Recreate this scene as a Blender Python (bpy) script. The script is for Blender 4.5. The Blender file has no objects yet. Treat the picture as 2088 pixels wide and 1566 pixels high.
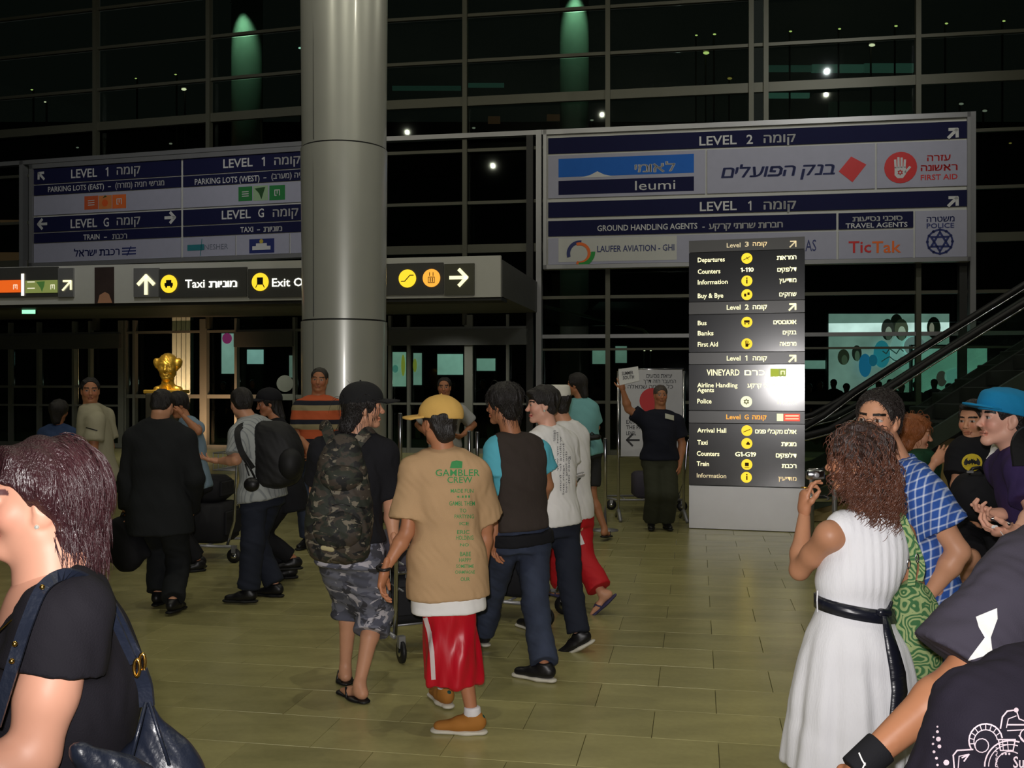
import bpy, math, random
import numpy as np
from mathutils import Vector, Matrix
from mathutils.bvhtree import BVHTree
random.seed(7); np.random.seed(7)
SC = bpy.context.scene
COL = SC.collection
# ------------------------------------------------------------------ camera
CH, HZ, FPX, CX = 1.68, 783.0, 2030.0, 1044.0
cd = bpy.data.cameras.new('camera'); cam = bpy.data.objects.new('camera', cd); COL.objects.link(cam)
cd.sensor_width = 36; cd.lens = FPX / 2088 * 36
cam.location = (0, 0, CH); cam.rotation_euler = (math.pi / 2, 0, 0)
cd.clip_start = .05; cd.clip_end = 200
SC.camera = cam
vs = SC.view_settings
vs.view_transform = 'Standard'; vs.look = 'None'; vs.exposure = 0; vs.gamma = 1; vs.use_curve_mapping = False
SC.cycles.transparent_max_bounces = 32                # many panes of glass behind one another
# ------------------------------------------------------------------ world and lights
W = bpy.data.worlds.new('night'); SC.world = W; W.use_nodes = True
W.node_tree.nodes['Background'].inputs[0].default_value = (.75, .9, .75, 1)
W.node_tree.nodes['Background'].inputs[1].default_value = .012
def lamp(name, kind, loc, power, col, rot=(0, 0, 0), **kw):
    l = bpy.data.lights.new(name, kind); l.energy = power; l.color = col
    for k, v in kw.items(): setattr(l, k, v)
    o = bpy.data.objects.new(name, l); COL.objects.link(o); o.location = loc; o.rotation_euler = rot
    return o
# the camera's own flash, just above and beside the lens
lamp('camera_flash', 'SPOT', (-.03, -.02, CH + .07), 540, (1, .96, .94), (math.radians(90), 0, math.radians(-2)),
     spot_size=math.radians(84), spot_blend=1., shadow_soft_size=.018)
# hall ceiling lamps, high above, and unseen fill spots added to brighten the sign boards
for (x, y, p) in ((-6, 2, 230), (0, 3, 260), (6, 2, 230), (-6, 9, 150), (0, 9, 130), (6, 9, 150), (-7, 15, 120), (0, 15, 90), (7, 15, 120)):
    lamp('ceiling_light', 'POINT', (x, y, 10.5), p * 1.25, (1, .96, .78), shadow_soft_size=.05)
for (x, y, p, tx_) in ((-7, 15, 720, -9), (7, 14, 560, 6)):
    v = (tx_ - x, 23.5 - y, 6 - 11.5); import math as _m
    lamp('board_fill_light', 'SPOT', (x, y, 11.5), p, (.93, .95, 1), (_m.pi / 2 + _m.atan2(v[2], _m.hypot(v[0], v[1])), 0, -_m.atan2(v[0], v[1])), spot_size=_m.radians(75), spot_blend=1, shadow_soft_size=.04)
# ------------------------------------------------------------------ helpers: maths
def srgb(r, g, b):
    return tuple(((c / 255) / 12.92 if c / 255 <= .04045 else ((c / 255 + .055) / 1.055) ** 2.4) for c in (r, g, b))
def P(px, py, d):
    return np.array([(px - CX) / FPX * d, d, CH - (py - HZ) / FPX * d])
def nrm(v):
    v = np.asarray(v, float); return v / (np.linalg.norm(v) + 1e-12)
# ------------------------------------------------------------------ helpers: materials
MATS = {}
class NT:
    def __init__(s, nt): s.nt = nt
    def n(s, t, **kw):
        nd = s.nt.nodes.new(t)
        for k, v in kw.items(): setattr(nd, k, v)
        return nd
    def set(s, inp, v):
        if hasattr(v, 'is_output'): s.nt.links.new(v, inp)
        else: inp.default_value = v
    def m(s, op, a, b=None, c=None):
        nd = s.n('ShaderNodeMath', operation=op); s.set(nd.inputs[0], a)
        if b is not None: s.set(nd.inputs[1], b)
        if c is not None: s.set(nd.inputs[2], c)
        return nd.outputs[0]
    def mix(s, f, a, b):
        nd = s.n('ShaderNodeMix', data_type='RGBA'); s.set(nd.inputs[0], f)
        s.set(nd.inputs[6], a if hasattr(a, 'is_output') else (*a[:3], 1)); s.set(nd.inputs[7], b if hasattr(b, 'is_output') else (*b[:3], 1))
        return nd.outputs[2]
    def co(s, kind='Object'):
        return s.n('ShaderNodeTexCoord').outputs[kind]
    def xyz(s, v):
        nd = s.n('ShaderNodeSeparateXYZ'); s.nt.links.new(v, nd.inputs[0]); return nd.outputs
    def mapv(s, v, sc=(1, 1, 1), rot=(0, 0, 0), loc=(0, 0, 0)):
        nd = s.n('ShaderNodeMapping'); s.nt.links.new(v, nd.inputs[0]); nd.inputs[3].default_value = sc
        nd.inputs[2].default_value = rot; nd.inputs[1].default_value = loc; return nd.outputs[0]
    def noise(s, v, scale, detail=2, dist=0):
        nd = s.n('ShaderNodeTexNoise'); s.nt.links.new(v, nd.inputs['Vector']); nd.inputs['Scale'].default_value = scale
        nd.inputs['Detail'].default_value = detail; nd.inputs['Distortion'].default_value = dist; return nd.outputs['Fac']
    def thr(s, v, t, w=.02):
        nd = s.n('ShaderNodeMapRange'); s.set(nd.inputs[0], v); nd.inputs[1].default_value = t - w; nd.inputs[2].default_value = t + w
        return nd.outputs[0]
def mat(name, col=(.5, .5, .5), rough=.7, metal=0, var=.12, vs_=6, bump=0, bs=80, bsc=(1, 1, 1), emis=None, es=1., pat=None, attr=False, spec=.4, aniso=0, coat=0, sheen=0):
    if name in MATS: return MATS[name]
    m = bpy.data.materials.new(name); m.use_nodes = True; t = NT(m.node_tree)
    b = m.node_tree.nodes['Principled BSDF']; I = b.inputs
    co = t.co()
    if emis is not None:
        I['Base Color'].default_value = (*[min(.8, c) for c in emis], 1); I['Emission Color'].default_value = (*emis, 1); I['Emission Strength'].default_value = es
        I['Roughness'].default_value = .4
        MATS[name] = m; return m
    if attr:
        base = t.n('ShaderNodeAttribute', attribute_name='Col').outputs['Color']
    elif pat: base = pat(t, co)
    else:
        base = None
    if base is None:
        base = (*col, 1)
    if var:
        f = t.noise(co, vs_, 4)
        f = t.m('MULTIPLY_ADD', f, var * 2, 1 - var)
        nd = t.n('ShaderNodeVectorMath', operation='SCALE'); t.set(nd.inputs[0], base if hasattr(base, 'is_output') else base[:3]); t.set(nd.inputs['Scale'], f)
        base = nd.outputs[0]
    t.set(I['Base Color'], base)
    I['Roughness'].default_value = rough; I['Metallic'].default_value = metal; I['Specular IOR Level'].default_value = spec
    I['Anisotropic'].default_value = aniso; I['Coat Weight'].default_value = coat; I['Sheen Weight'].default_value = sheen
    if bump:
        v = t.mapv(co, bsc); f = t.noise(v, bs, 3)
        nd = t.n('ShaderNodeBump'); nd.inputs['Strength'].default_value = bump; nd.inputs['Distance'].default_value = .02
        t.set(nd.inputs['Height'], f); t.set(I['Normal'], nd.outputs[0])
    MATS[name] = m; return m
def glassmat(name, tint=(.55, .62, .58), refl=.09):
    m = bpy.data.materials.new(name); m.use_nodes = True; nt = m.node_tree; t = NT(nt)
    nt.nodes.remove(nt.nodes['Principled BSDF'])
    tr = t.n('ShaderNodeBsdfTransparent'); tr.inputs[0].default_value = (*tint, 1)
    gl = t.n('ShaderNodeBsdfGlossy'); gl.inputs['Roughness'].default_value = .03; gl.inputs[0].default_value = (.8, .85, .8, 1)
    lw = t.n('ShaderNodeLayerWeight'); lw.inputs[0].default_value = .25
    f = t.m('MULTIPLY_ADD', lw.outputs[0], .3, refl)
    mx = t.n('ShaderNodeMixShader'); t.set(mx.inputs[0], f); nt.links.new(tr.outputs[0], mx.inputs[1]); nt.links.new(gl.outputs[0], mx.inputs[2])
    nt.links.new(mx.outputs[0], nt.nodes['Material Output'].inputs[0])
    return m
# ------------------------------------------------------------------ helpers: objects
def tag(o, label=None, cat=None, group=None, kind=None):
    if label: o['label'] = label
    if cat: o['category'] = cat
    if group: o['group'] = group
    if kind: o['kind'] = kind
    return o
def empty(name, loc, rz=0):
    o = bpy.data.objects.new(name, None); COL.objects.link(o); o.location = loc; o.rotation_euler = (0, 0, rz); o.empty_display_size = .1
    return o
def thing(name, label, cat, loc=(0, 0, 0), rz=0, group=None):
    return tag(empty(name, tuple(float(c) for c in loc), rz), label, cat, group)
def wmat(o):
    m = Matrix.LocRotScale(o.location, o.rotation_euler, None)
    return (wmat(o.parent) @ m) if o.parent else m
def mesh_np(name, V, faces, m, parent=None, smooth=True, cols=None):
    """V (n,3) in WORLD space; faces: (k,4)/(k,3) array or list of lists; stored in the parent's space"""
    V = np.asarray(V, float)
    if parent is not None:
        M = np.array(wmat(parent).inverted()); V = V @ M[:3, :3].T + M[:3, 3]
    me = bpy.data.meshes.new(name)
    if isinstance(faces, np.ndarray):
        k = faces.shape[1]; n = len(faces)
        me.vertices.add(len(V)); me.vertices.foreach_set('co', V.astype(np.float32).ravel())
        me.loops.add(n * k); me.loops.foreach_set('vertex_index', faces.astype(np.int32).ravel())
        me.polygons.add(n); me.polygons.foreach_set('loop_start', np.arange(0, n * k, k, dtype=np.int32))
        me.update(calc_edges=True)
    else:
        me.from_pydata([tuple(v) for v in V], [], faces)
    me.polygons.foreach_set('use_smooth', [smooth] * len(me.polygons))
    if cols is not None:
        a = me.color_attributes.new('Col', 'FLOAT_COLOR', 'POINT')
        a.data.foreach_set('color', np.c_[cols, np.ones(len(cols))].astype(np.float32).ravel())
    if m: me.materials.append(m)
    o = bpy.data.objects.new(name, me); COL.objects.link(o)
    if parent is not None: o.parent = parent
    return o
class MB:
    """collects boxes, tubes and polygons, links them as one mesh object"""
    def __init__(s): s.V = []; s.F = []
    def add(s, V, F):
        n = len(s.V); s.V += [tuple(map(float, v)) for v in V]; s.F += [[i + n for i in f] for f in F]; return s
    def box(s, c, h, ax=None, bev=0):
        """centre, half sizes, rows of ax = axes"""
        ax = np.eye(3) if ax is None else np.asarray(ax, float); c = np.asarray(c, float); V = []
        for z in (-1, 1):
            for (x, y) in ((-1, -1), (1, -1), (1, 1), (-1, 1)):
                V.append(c + ax[0] * x * h[0] + ax[1] * y * h[1] + ax[2] * z * h[2])
        if bev:
            V = []
            F = []
            b = min(bev, *[q * .9 for q in h]); rings = []
            for z, i in ((-h[2], b), (-h[2] + b, 0), (h[2] - b, 0), (h[2], b)):
                r = []
                for sx, sy in ((-1, -1), (1, -1), (1, 1), (-1, 1)):
                    for q in ((0, 1), (1, 0)) if sx * sy > 0 else ((1, 0), (0, 1)):
                        x = sx * (h[0] - i - b * q[0]); y = sy * (h[1] - i - b * q[1]); r.append(c + ax[0] * x + ax[1] * y + ax[2] * z)
                rings.append(r)
            for r in rings: V += r
            for k in range(3):
                for j in range(8): F.append([k * 8 + j, k * 8 + (j + 1) % 8, k * 8 + 8 + (j + 1) % 8, k * 8 + 8 + j])
            F.append(list(range(7, -1, -1))); F.append(list(range(24, 32)))
            return s.add(V, F)
        return s.add(V, [[3, 2, 1, 0], [4, 5, 6, 7], [0, 1, 5, 4], [1, 2, 6, 5], [2, 3, 7, 6], [3, 0, 4, 7]])
    def tube(s, pts, r, n=8, close=False):
        pts = [np.asarray(p, float) for p in pts]; rr = r if hasattr(r, '__len__') else [r] * len(pts)
        m = len(pts); V = []; F = []; up = None
        for i, p in enumerate(pts):
            a = pts[(i - 1) % m] if (close or i > 0) else p; b = pts[(i + 1) % m] if (close or i < m - 1) else p
            t = nrm(b - a)
            if up is None:
                up = np.array([0, 0, 1.]) if abs(t[2]) < .9 else np.array([1., 0, 0])
            u = nrm(np.cross(t, up)); w = np.cross(u, t); up = w
            for j in range(n):
                an = 2 * math.pi * j / n; V.append(p + (u * math.cos(an) + w * math.sin(an)) * rr[i])
        for i in range(m if close else m - 1):
            for j in range(n):
                a = i * n + j; b = i * n + (j + 1) % n; c = ((i + 1) % m) * n + (j + 1) % n; d = ((i + 1) % m) * n + j
                F.append([a, d, c, b])
        if not close: F.append(list(range(n))); F.append([(m - 1) * n + j for j in range(n - 1, -1, -1)])
        return s.add(V, F)
    def lathe(s, c, prof, n=32, ax=None):
        ax = np.eye(3) if ax is None else np.asarray(ax, float); c = np.asarray(c, float); V = []; F = []
        for (r, z) in prof:
            for j in range(n):
                a = 2 * math.pi * j / n; V.append(c + ax[0] * r * math.cos(a) + ax[1] * r * math.sin(a) + ax[2] * z)
        for i in range(len(prof) - 1):
            for j in range(n):
                F.append([i * n + j, i * n + (j + 1) % n, (i + 1) * n + (j + 1) % n, (i + 1) * n + j])
        F.append(list(range(n - 1, -1, -1))); F.append([(len(prof) - 1) * n + j for j in range(n)])
        return s.add(V, F)
    def ball(s, c, r, ax=None, n=12):
        r = r if hasattr(r, '__len__') else (r, r, r); ax = np.eye(3) if ax is None else np.asarray(ax, float)
        V = []; F = []
        for i in range(n + 1):
            th = math.pi * i / n
            for j in range(n * 2):
                ph = math.pi * j / n
                V.append(np.asarray(c) + ax[0] * r[0] * math.sin(th) * math.cos(ph) + ax[1] * r[1] * math.sin(th) * math.sin(ph) + ax[2] * r[2] * math.cos(th))
        for i in range(n):
            for j in range(2 * n): F.append([i * 2 * n + j, (i + 1) * 2 * n + j, (i + 1) * 2 * n + (j + 1) % (2 * n), i * 2 * n + (j + 1) % (2 * n)])
        return s.add(V, F)
    def build(s, name, m, parent=None, smooth=False, label=None):
        o = mesh_np(name, np.array(s.V), s.F, m, parent, smooth)
        if label: o['label'] = label
        return o
def sharp(o, ang=40):
    me = o.data
    try: me.set_sharp_from_angle(angle=math.radians(ang))
    except Exception: pass
    return o
# flat shapes: verts (n,2) + faces
GL = {'\u05ea': [[(.03, .54), (.46, .54), (.54, .46), (.54, 0)], [(.17, .54), (.16, .05), (.02, .05)]], '\u05d0': [[(.06, .58), (.53, .01)], [(.49, .6), (.49, .42), (.34, .3)], [(.2, .4), (.1, .26), (.1, 0)]],
      '\u05e4': [[(.1, .54), (.42, .54), (.54, .42), (.54, .14), (.44, .05), (.03, .05)], [(.1, .54), (.1, .31), (.27, .29)]], '1': [[(.1, .54), (.26, .66), (.26, 0)]]}
GC = {}
def glyph(c):
    if c in GC: return GC[c]
    if c in GL:
        V = []; F = []
        for l in GL[c]:
            v, f = line2d(l, .105); n = len(V); V += [tuple(q) for q in v]; F += [[i + n for i in g] for g in f]
        GC[c] = (np.array(V), F)
    else: GC[c] = text2d(c, 0) if c != ' ' else (np.zeros((0, 2)), [])
    return GC[c]
def text2d(txt, bold=0.):
    if any(c in GL for c in txt) and (len(txt) > 1 or txt in GL) and not (len(txt) > 1 and bold > 0):
        x = 0; Vs = []; Fs = []
        for c in txt:
            V, F = glyph(c)
            if not len(V): x += .26; continue
            a = V.min(0)[0]; n = len(Vs); Vs += [(v[0] - a + x, v[1]) for v in V]; Fs += [[i + n for i in f] for f in F]; x += V.max(0)[0] - a + .075
        return np.array(Vs), Fs
    if any(c in GL for c in txt) and bold > 0:
        V, F = text2d(txt, 0) if len(txt) == 1 else text2d(txt, -1.); o = min(bold, .02) * 1.1; Vs = []; Fs = []
        for i, (x, y) in enumerate(((-o, 0), (o, 0), (0, -o * .6), (0, o * .6))): Fs += [[k + i * len(V) for k in f] for f in F]; Vs.append(V + (x, y))
        return np.concatenate(Vs), Fs
    if any(ord(c) > 1400 for c in txt) and bold > 0:
        V, F = text2d(txt, 0); o = min(bold, .02) * 1.1; Vs = []; Fs = []
        for i, (x, y) in enumerate(((-o, 0), (o, 0), (0, -o * .6), (0, o * .6))): Fs += [[k + i * len(V) for k in f] for f in F]; Vs.append(V + (x, y))
        return np.concatenate(Vs), Fs
    bold = max(0, min(bold, .014))
    c = bpy.data.curves.new('t', 'FONT'); c.body = txt; c.offset = bold; c.resolution_u = 2; c.size = 1
    o = bpy.data.objects.new('t', c); COL.objects.link(o)
    me = bpy.data.meshes.new_from_object(o.evaluated_get(bpy.context.evaluated_depsgraph_get()))
    V = np.array([v.co[:2] for v in me.vertices]) if len(me.vertices) else np.zeros((0, 2)); F = [list(p.vertices) for p in me.polygons]
    bpy.data.objects.remove(o); bpy.data.curves.remove(c); bpy.data.meshes.remove(me)
    return V, F
def fit(V, x0, x1, y0, y1):
    a, b = V.min(0), V.max(0)
    return np.c_[x0 + (V[:, 0] - a[0]) / max(1e-6, b[0] - a[0]) * (x1 - x0), y0 + (V[:, 1] - a[1]) / max(1e-6, b[1] - a[1]) * (y1 - y0)]
def heb(s): return s[::-1]
def disc2d(cx, cy, r, n=24, ry=None):
    ry = ry or r; a = np.linspace(0, 2 * math.pi, n, endpoint=False)
    return np.c_[cx + r * np.cos(a), cy + ry * np.sin(a)], [list(range(n))]
def ring2d(cx, cy, r0, r1, n=32, a0=0, a1=2 * math.pi):
    a = np.linspace(a0, a1, n); V = np.r_[np.c_[cx + r0 * np.cos(a), cy + r0 * np.sin(a)], np.c_[cx + r1 * np.cos(a), cy + r1 * np.sin(a)]]
    return V, [[i, n + i, n + i + 1, i + 1] for i in range(n - 1)]
def rect2d(x0, y0, x1, y1): return np.array([(x0, y0), (x1, y0), (x1, y1), (x0, y1)], float), [[0, 1, 2, 3]]
def line2d(pts, w):
    pts = np.asarray(pts, float); V = []; F = []
    for i in range(len(pts) - 1):
        d = nrm(pts[i + 1] - pts[i]); n = np.array([-d[1], d[0]]) * w / 2; k = len(V)
        V += [pts[i] - n - d * w * .3, pts[i + 1] - n + d * w * .3, pts[i + 1] + n + d * w * .3, pts[i] + n - d * w * .3]; F.append([k, k + 1, k + 2, k + 3])
    return np.array(V), F
def arrow2d(cx, cy, s, ang, w=.2):
    c, q = math.cos(math.radians(ang)), math.sin(math.radians(ang))
    V1, F1 = line2d([(-.5, 0), (.42, 0)], w); V2, F2 = line2d([(.02, .44), (.45, 0), (.02, -.44)], w)
    V = np.r_[V1, V2]; F = F1 + [[i + len(V1) for i in f] for f in F2]
    return np.c_[cx + s * (V[:, 0] * c - V[:, 1] * q), cy + s * (V[:, 0] * q + V[:, 1] * c)], F
class Plane:
    """a vertical plane in the hall; directions t (rightwards), z up, n towards the hall"""
    def __init__(s, th, c):
        a = math.radians(th); s.t = np.array([math.cos(a), -math.sin(a), 0]); s.nn = np.array([math.sin(a), math.cos(a), 0]); s.c = c; s.ax = np.array([s.t, s.nn, (0, 0, 1)])
    def sz(s, px, py):
        a = (px - CX) / FPX; d = s.c / (a * s.nn[0] + s.nn[1]); p = P(px, py, d); return np.array([p @ s.t, p[2]])
    def w(s, sz, off=0):
        sz = np.atleast_2d(sz); return sz[:, :1] * s.t + s.nn * (s.c - off) + np.c_[sz[:, 0] * 0, sz[:, 0] * 0, sz[:, 1]]
    def box(s, mb, s0, s1, z0, z1, th, off=0):
        c = s.w([((s0 + s1) / 2, (z0 + z1) / 2)], off + th / 2)[0]
        mb.box(c, (abs(s1 - s0) / 2, th / 2, abs(z1 - z0) / 2), s.ax); return mb
    def pbox(s, mb, px0, px1, xr, y0, y1, th, off=0):
        a = s.sz(px0, HZ)[0]; b = s.sz(px1, HZ)[0]; return s.box(mb, a, b, s.sz(xr, y1)[1], s.sz(xr, y0)[1], th, off)
def rev(F): return [f[::-1] for f in F]
class Print:
    """flat lettering or marks on a plane; coordinates in px of the plane's own grid (s, z)"""
    def __init__(s, pl, off): s.pl = pl; s.off = off; s.V = []; s.F = []
    def put(s, VF):
        V, F = VF; n = len(s.V); s.V += [tuple(v) for v in V]; s.F += [[i + n for i in f] for f in F]; return s
    def txt(s, t, px0, px1, py, h, bold=.012, xr=None):
        """text between two px columns, centred at py, cap height h px"""
        V, F = text2d(t, bold)
        if not len(V): return s
        xr = (px0 + px1) / 2 if xr is None else xr
        a = s.pl.sz(px0, HZ)[0]; b = s.pl.sz(px1, HZ)[0]; z = s.pl.sz(xr, py)[1]; k = abs(s.pl.sz(xr, py - h)[1] - z)
        mx = V[:, 1]; lo = mx.min(); sc = k / .72
        W_ = fit(V, a, b, 0, 1); W_[:, 1] = z - k / 2 + mx * sc
        return s.put((W_, F))
    def shp(s, VF, xr, px, py, k):
        """unit shape centred at px,py; k px per unit"""
        V, F = VF; c = s.pl.sz(px, py); q = abs(s.pl.sz(px, py - k)[1] - c[1]); return s.put((V * q + c, F))
    def build(s, name, m, parent, label=None):
        if not s.V: return
        V = s.pl.w(np.array(s.V), s.off)
        if name == 'symbol_disc':                       # every disc an object of its own
            for f in s.F: o = mesh_np(name, V[f], [list(range(len(f)))], m, parent, False)
            if label: o['label'] = label
            return o
        o = mesh_np(name, V, s.F, m, parent, False)
        if len(s.F) > 1: o['kind'] = 'stuff'
        if label: o['label'] = label
        return o
# ------------------------------------------------------------------ signed-distance modelling
def ev(pr, Q):
    t = pr[0]
    if t == 'cap':                                   # rounded / flat-ended cone, optionally flattened along a side
        _, a, b, ra, rb, side, sq, flat = pr
        ab = b - a; L = np.linalg.norm(ab) + 1e-9; u = ab / L; q = Q - a; s = q @ u; tt = np.clip(s / L, 0, 1)
        sc_ = np.clip(s, -9. if flat & 1 else 0, L + 9. if flat & 2 else L)
        q = q - sc_[..., None] * u
        d2 = (q * q).sum(-1)
        if side is not None: d2 = d2 + (q @ side) ** 2 * (1 / sq ** 2 - 1)
        d = (np.sqrt(d2) - (ra + (rb - ra) * tt)) * (min(1, sq) if side is not None else 1)
        if flat & 1: d = np.maximum(d, -s)
        if flat & 2: d = np.maximum(d, s - L)
        return d
    if t == 'ell':
        _, c, r, R = pr
        q = (Q - c) @ R.T; k0 = np.sqrt(((q / r) ** 2).sum(-1)); k1 = np.sqrt(((q / r ** 2) ** 2).sum(-1)) + 1e-9
        return k0 * (k0 - 1) / k1
    if t == 'loft':
        _, S, U, side, front, n, rnd = pr
        p0 = S[0][:3]; s = (Q - p0) @ U; ss = (S[:, :3] - p0) @ U
        c = np.stack([np.interp(s, ss, S[:, i]) for i in range(3)], -1); hw = np.interp(s, ss, S[:, 3]); hd = np.interp(s, ss, S[:, 4])
        q = Q - c; u = q @ side; v = q @ front
        if S.shape[1] > 5:
            yw = np.interp(s, ss, S[:, 5]); cu, su = np.cos(yw), np.sin(yw); u, v = u * cu + v * su, -u * su + v * cu
        k0 = (np.abs(u / hw) ** n + np.abs(v / hd) ** n) ** (1 / n); d = (k0 - 1) * np.minimum(hw, hd)
        e = np.maximum(-s, s - ss[-1])
        x = d + rnd; y = e + rnd
        return np.minimum(np.maximum(x, y), 0) + np.sqrt(np.maximum(x, 0) ** 2 + np.maximum(y, 0) ** 2) - rnd
def bb(pr):
    t = pr[0]
    if t == 'cap':
        a, b, r = pr[1], pr[2], max(pr[3], pr[4]) * max(1, pr[6] if pr[5] is not None else 1); return np.minimum(a, b) - r, np.maximum(a, b) + r
    if t == 'ell':
        r = max(pr[2]); return pr[1] - r, pr[1] + r
    S = pr[1]; r = np.maximum(S[:, 3], S[:, 4]).max() * 1.1; return S[:, :3].min(0) - r, S[:, :3].max(0) + r
def cap(a, b, ra, rb=None, side=None, sq=1., flat=0):
    return ('cap', np.asarray(a, float), np.asarray(b, float), ra, ra if rb is None else rb, None if side is None else nrm(side), sq, flat)
def ell(c, r, R=None): return ('ell', np.asarray(c, float), np.asarray(r if hasattr(r, '__len__') else (r,) * 3, float), np.eye(3) if R is None else np.asarray(R))
def cr(S, m=6):
    S = np.asarray(S, float)
    if len(S) < 3: return S
    T = np.r_[[2 * S[0] - S[1]], S, [2 * S[-1] - S[-2]]]; out = []
    for i in range(len(S) - 1):
        p0, p1, p2, p3 = T[i:i + 4]
        for k in range(m):
            t = k / m; out.append(.5 * (2 * p1 + (p2 - p0) * t + (2 * p0 - 5 * p1 + 4 * p2 - p3) * t * t + (3 * p1 - p0 - 3 * p2 + p3) * t ** 3))
    return np.array(out + [S[-1]])
def loft(S, side, n=2.2, rnd=.012, U=None):
    S = cr(S); U = nrm(S[-1][:3] - S[0][:3]) if U is None else nrm(U); side = np.asarray(side, float); side = nrm(side - U * (side @ U)); front = np.cross(U, side)
    return ('loft', S, U, side, front, n, rnd)
def nets(prims, vox, clip=(), smooth=2):
    """prims: list of (prim, k, op) -> smooth union / subtraction, surface nets mesh"""
    bs = [bb(p) for p, k, o in prims if o > 0]; lo = np.min([b[0] for b in bs], 0) - vox * 3; hi = np.max([b[1] for b in bs], 0) + vox * 3
    for (p, n) in clip:                                 # tighten the grid where an axis-aligned clip allows it
        for ax in range(3):
            if n[ax] > .95: hi[ax] = min(hi[ax], p[ax] + vox * 3 + .03)
            if n[ax] < -.95: lo[ax] = max(lo[ax], p[ax] - vox * 3 - .03)
    N = np.maximum(4, np.ceil((hi - lo) / vox).astype(int) + 1); D = np.full(N, 9., np.float32)
    ax = [lo[i] + np.arange(N[i]) * vox for i in range(3)]
    for p, k, op in prims:
        b0, b1 = bb(p); pad = max(2.5 * vox, k * 1.1 + vox)
        i0 = np.clip(np.floor((b0 - pad - lo) / vox).astype(int), 0, N); i1 = np.clip(np.ceil((b1 + pad - lo) / vox).astype(int) + 1, 0, N)
        if (i1 <= i0).any(): continue
        sl = tuple(slice(i0[i], i1[i]) for i in range(3))
        G = np.stack(np.meshgrid(*[ax[i][sl[i]] for i in range(3)], indexing='ij'), -1)
        d = ev(p, G).astype(np.float32); A = D[sl]
        if op > 0:
            h = np.clip(.5 + .5 * (A - d) / k, 0, 1); D[sl] = A * (1 - h) + d * h - k * h * (1 - h)
        else:
            d = -d; h = np.clip(.5 - .5 * (A - d) / k, 0, 1); D[sl] = A * (1 - h) + d * h + k * h * (1 - h)
    for (p, n) in clip:
        n = nrm(n); e = (ax[0] - p[0])[:, None, None] * n[0] + (ax[1] - p[1])[None, :, None] * n[1] + (ax[2] - p[2])[None, None, :] * n[2]
        D = np.maximum(D, e.astype(np.float32))
    S = D < 0; c = S[:-1, :-1, :-1].astype(np.int8)
    offs = [(i, j, k) for i in (0, 1) for j in (0, 1) for k in (0, 1)]
    n0, n1, n2 = N - 1; c = sum(S[i:i + n0, j:j + n1, k:k + n2].astype(np.int8) for (i, j, k) in offs)
    I = np.argwhere((c > 0) & (c < 8))
    if not len(I): return np.zeros((0, 3)), np.zeros((0, 4), int)
    pos = np.zeros((len(I), 3)); cnt = np.zeros(len(I))
    val = {o: D[I[:, 0] + o[0], I[:, 1] + o[1], I[:, 2] + o[2]] for o in offs}
    for a in offs:
        for x in range(3):
            if a[x] == 0:
                b = list(a); b[x] = 1; b = tuple(b); da, db = val[a], val[b]; cs = (da < 0) != (db < 0); t = np.where(cs, da / np.where(cs, da - db, 1), 0)
                q = np.array(a, float) + np.outer(t, np.array(b) - np.array(a)); pos[cs] += q[cs]; cnt += cs
    V = lo + (I + pos / cnt[:, None]) * vox
    ids = np.full(N, -1, np.int32); ids[I[:, 0], I[:, 1], I[:, 2]] = np.arange(len(I)); Q = []
    for x in range(3):
        y, z = (x + 1) % 3, (x + 2) % 3; sa = [slice(1, None)] * 3; sb = [slice(1, None)] * 3; sa[x] = slice(0, -1); sb[x] = slice(1, None)
        A, B = S[tuple(sa)], S[tuple(sb)]; E = np.argwhere(A != B); 
        if not len(E): continue
        inn = A[E[:, 0], E[:, 1], E[:, 2]]; E = E + 1; E[:, x] -= 1
        def g(dy, dz):
            F_ = E.copy(); F_[:, y] -= dy; F_[:, z] -= dz; return ids[F_[:, 0], F_[:, 1], F_[:, 2]]
        q = np.stack([g(1, 1), g(0, 1), g(0, 0), g(1, 0)], 1); q[~inn] = q[~inn][:, ::-1]; Q.append(q)
    Q = np.concatenate(Q); Q = Q[(Q >= 0).all(1)]
    for _ in range(smooth): V = lap(V, Q)
    return V, Q
def lap(V, Q, w=.5):
    e = np.concatenate([Q[:, [0, 1]], Q[:, [1, 2]], Q[:, [2, 3]], Q[:, [3, 0]]]); n = len(V); a = np.r_[e[:, 0], e[:, 1]]; b = np.r_[e[:, 1], e[:, 0]]
    c = np.bincount(a, minlength=n) + 1e-9; M = np.stack([np.bincount(a, V[b, i], minlength=n) for i in range(3)], 1) / c[:, None]
    return V * (1 - w) + M * w
def normals(V, Q):
    d = np.cross(V[Q[:, 2]] - V[Q[:, 0]], V[Q[:, 3]] - V[Q[:, 1]]); n = len(V); N = np.zeros((n, 3))
    for j in range(4):
        for i in range(3): N[:, i] += np.bincount(Q[:, j], d[:, i], minlength=n)
    return N / (np.linalg.norm(N, axis=1, keepdims=True) + 1e-12)
def wav(V, f, seed=0, warp=.6):
    """smooth pseudo-noise; f = frequency per axis (rad/m)"""
    r = np.random.RandomState(seed); o = 0; f = np.asarray(f, float)
    w = np.sin(V @ (r.randn(3) * f.mean() * .5) + r.rand() * 6)
    for i in range(4):
        k = f * (1 + .5 * r.randn(3)) * (1 + .55 * i); o = o + np.sin(V @ k + r.rand() * 6 + warp * 2.2 * w) / (1 + .5 * i)
    return o / 2.5
def disp(V, Q, amp, f, seed=0): return V + normals(V, Q) * (wav(V, f, seed) * amp)[:, None]
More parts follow.
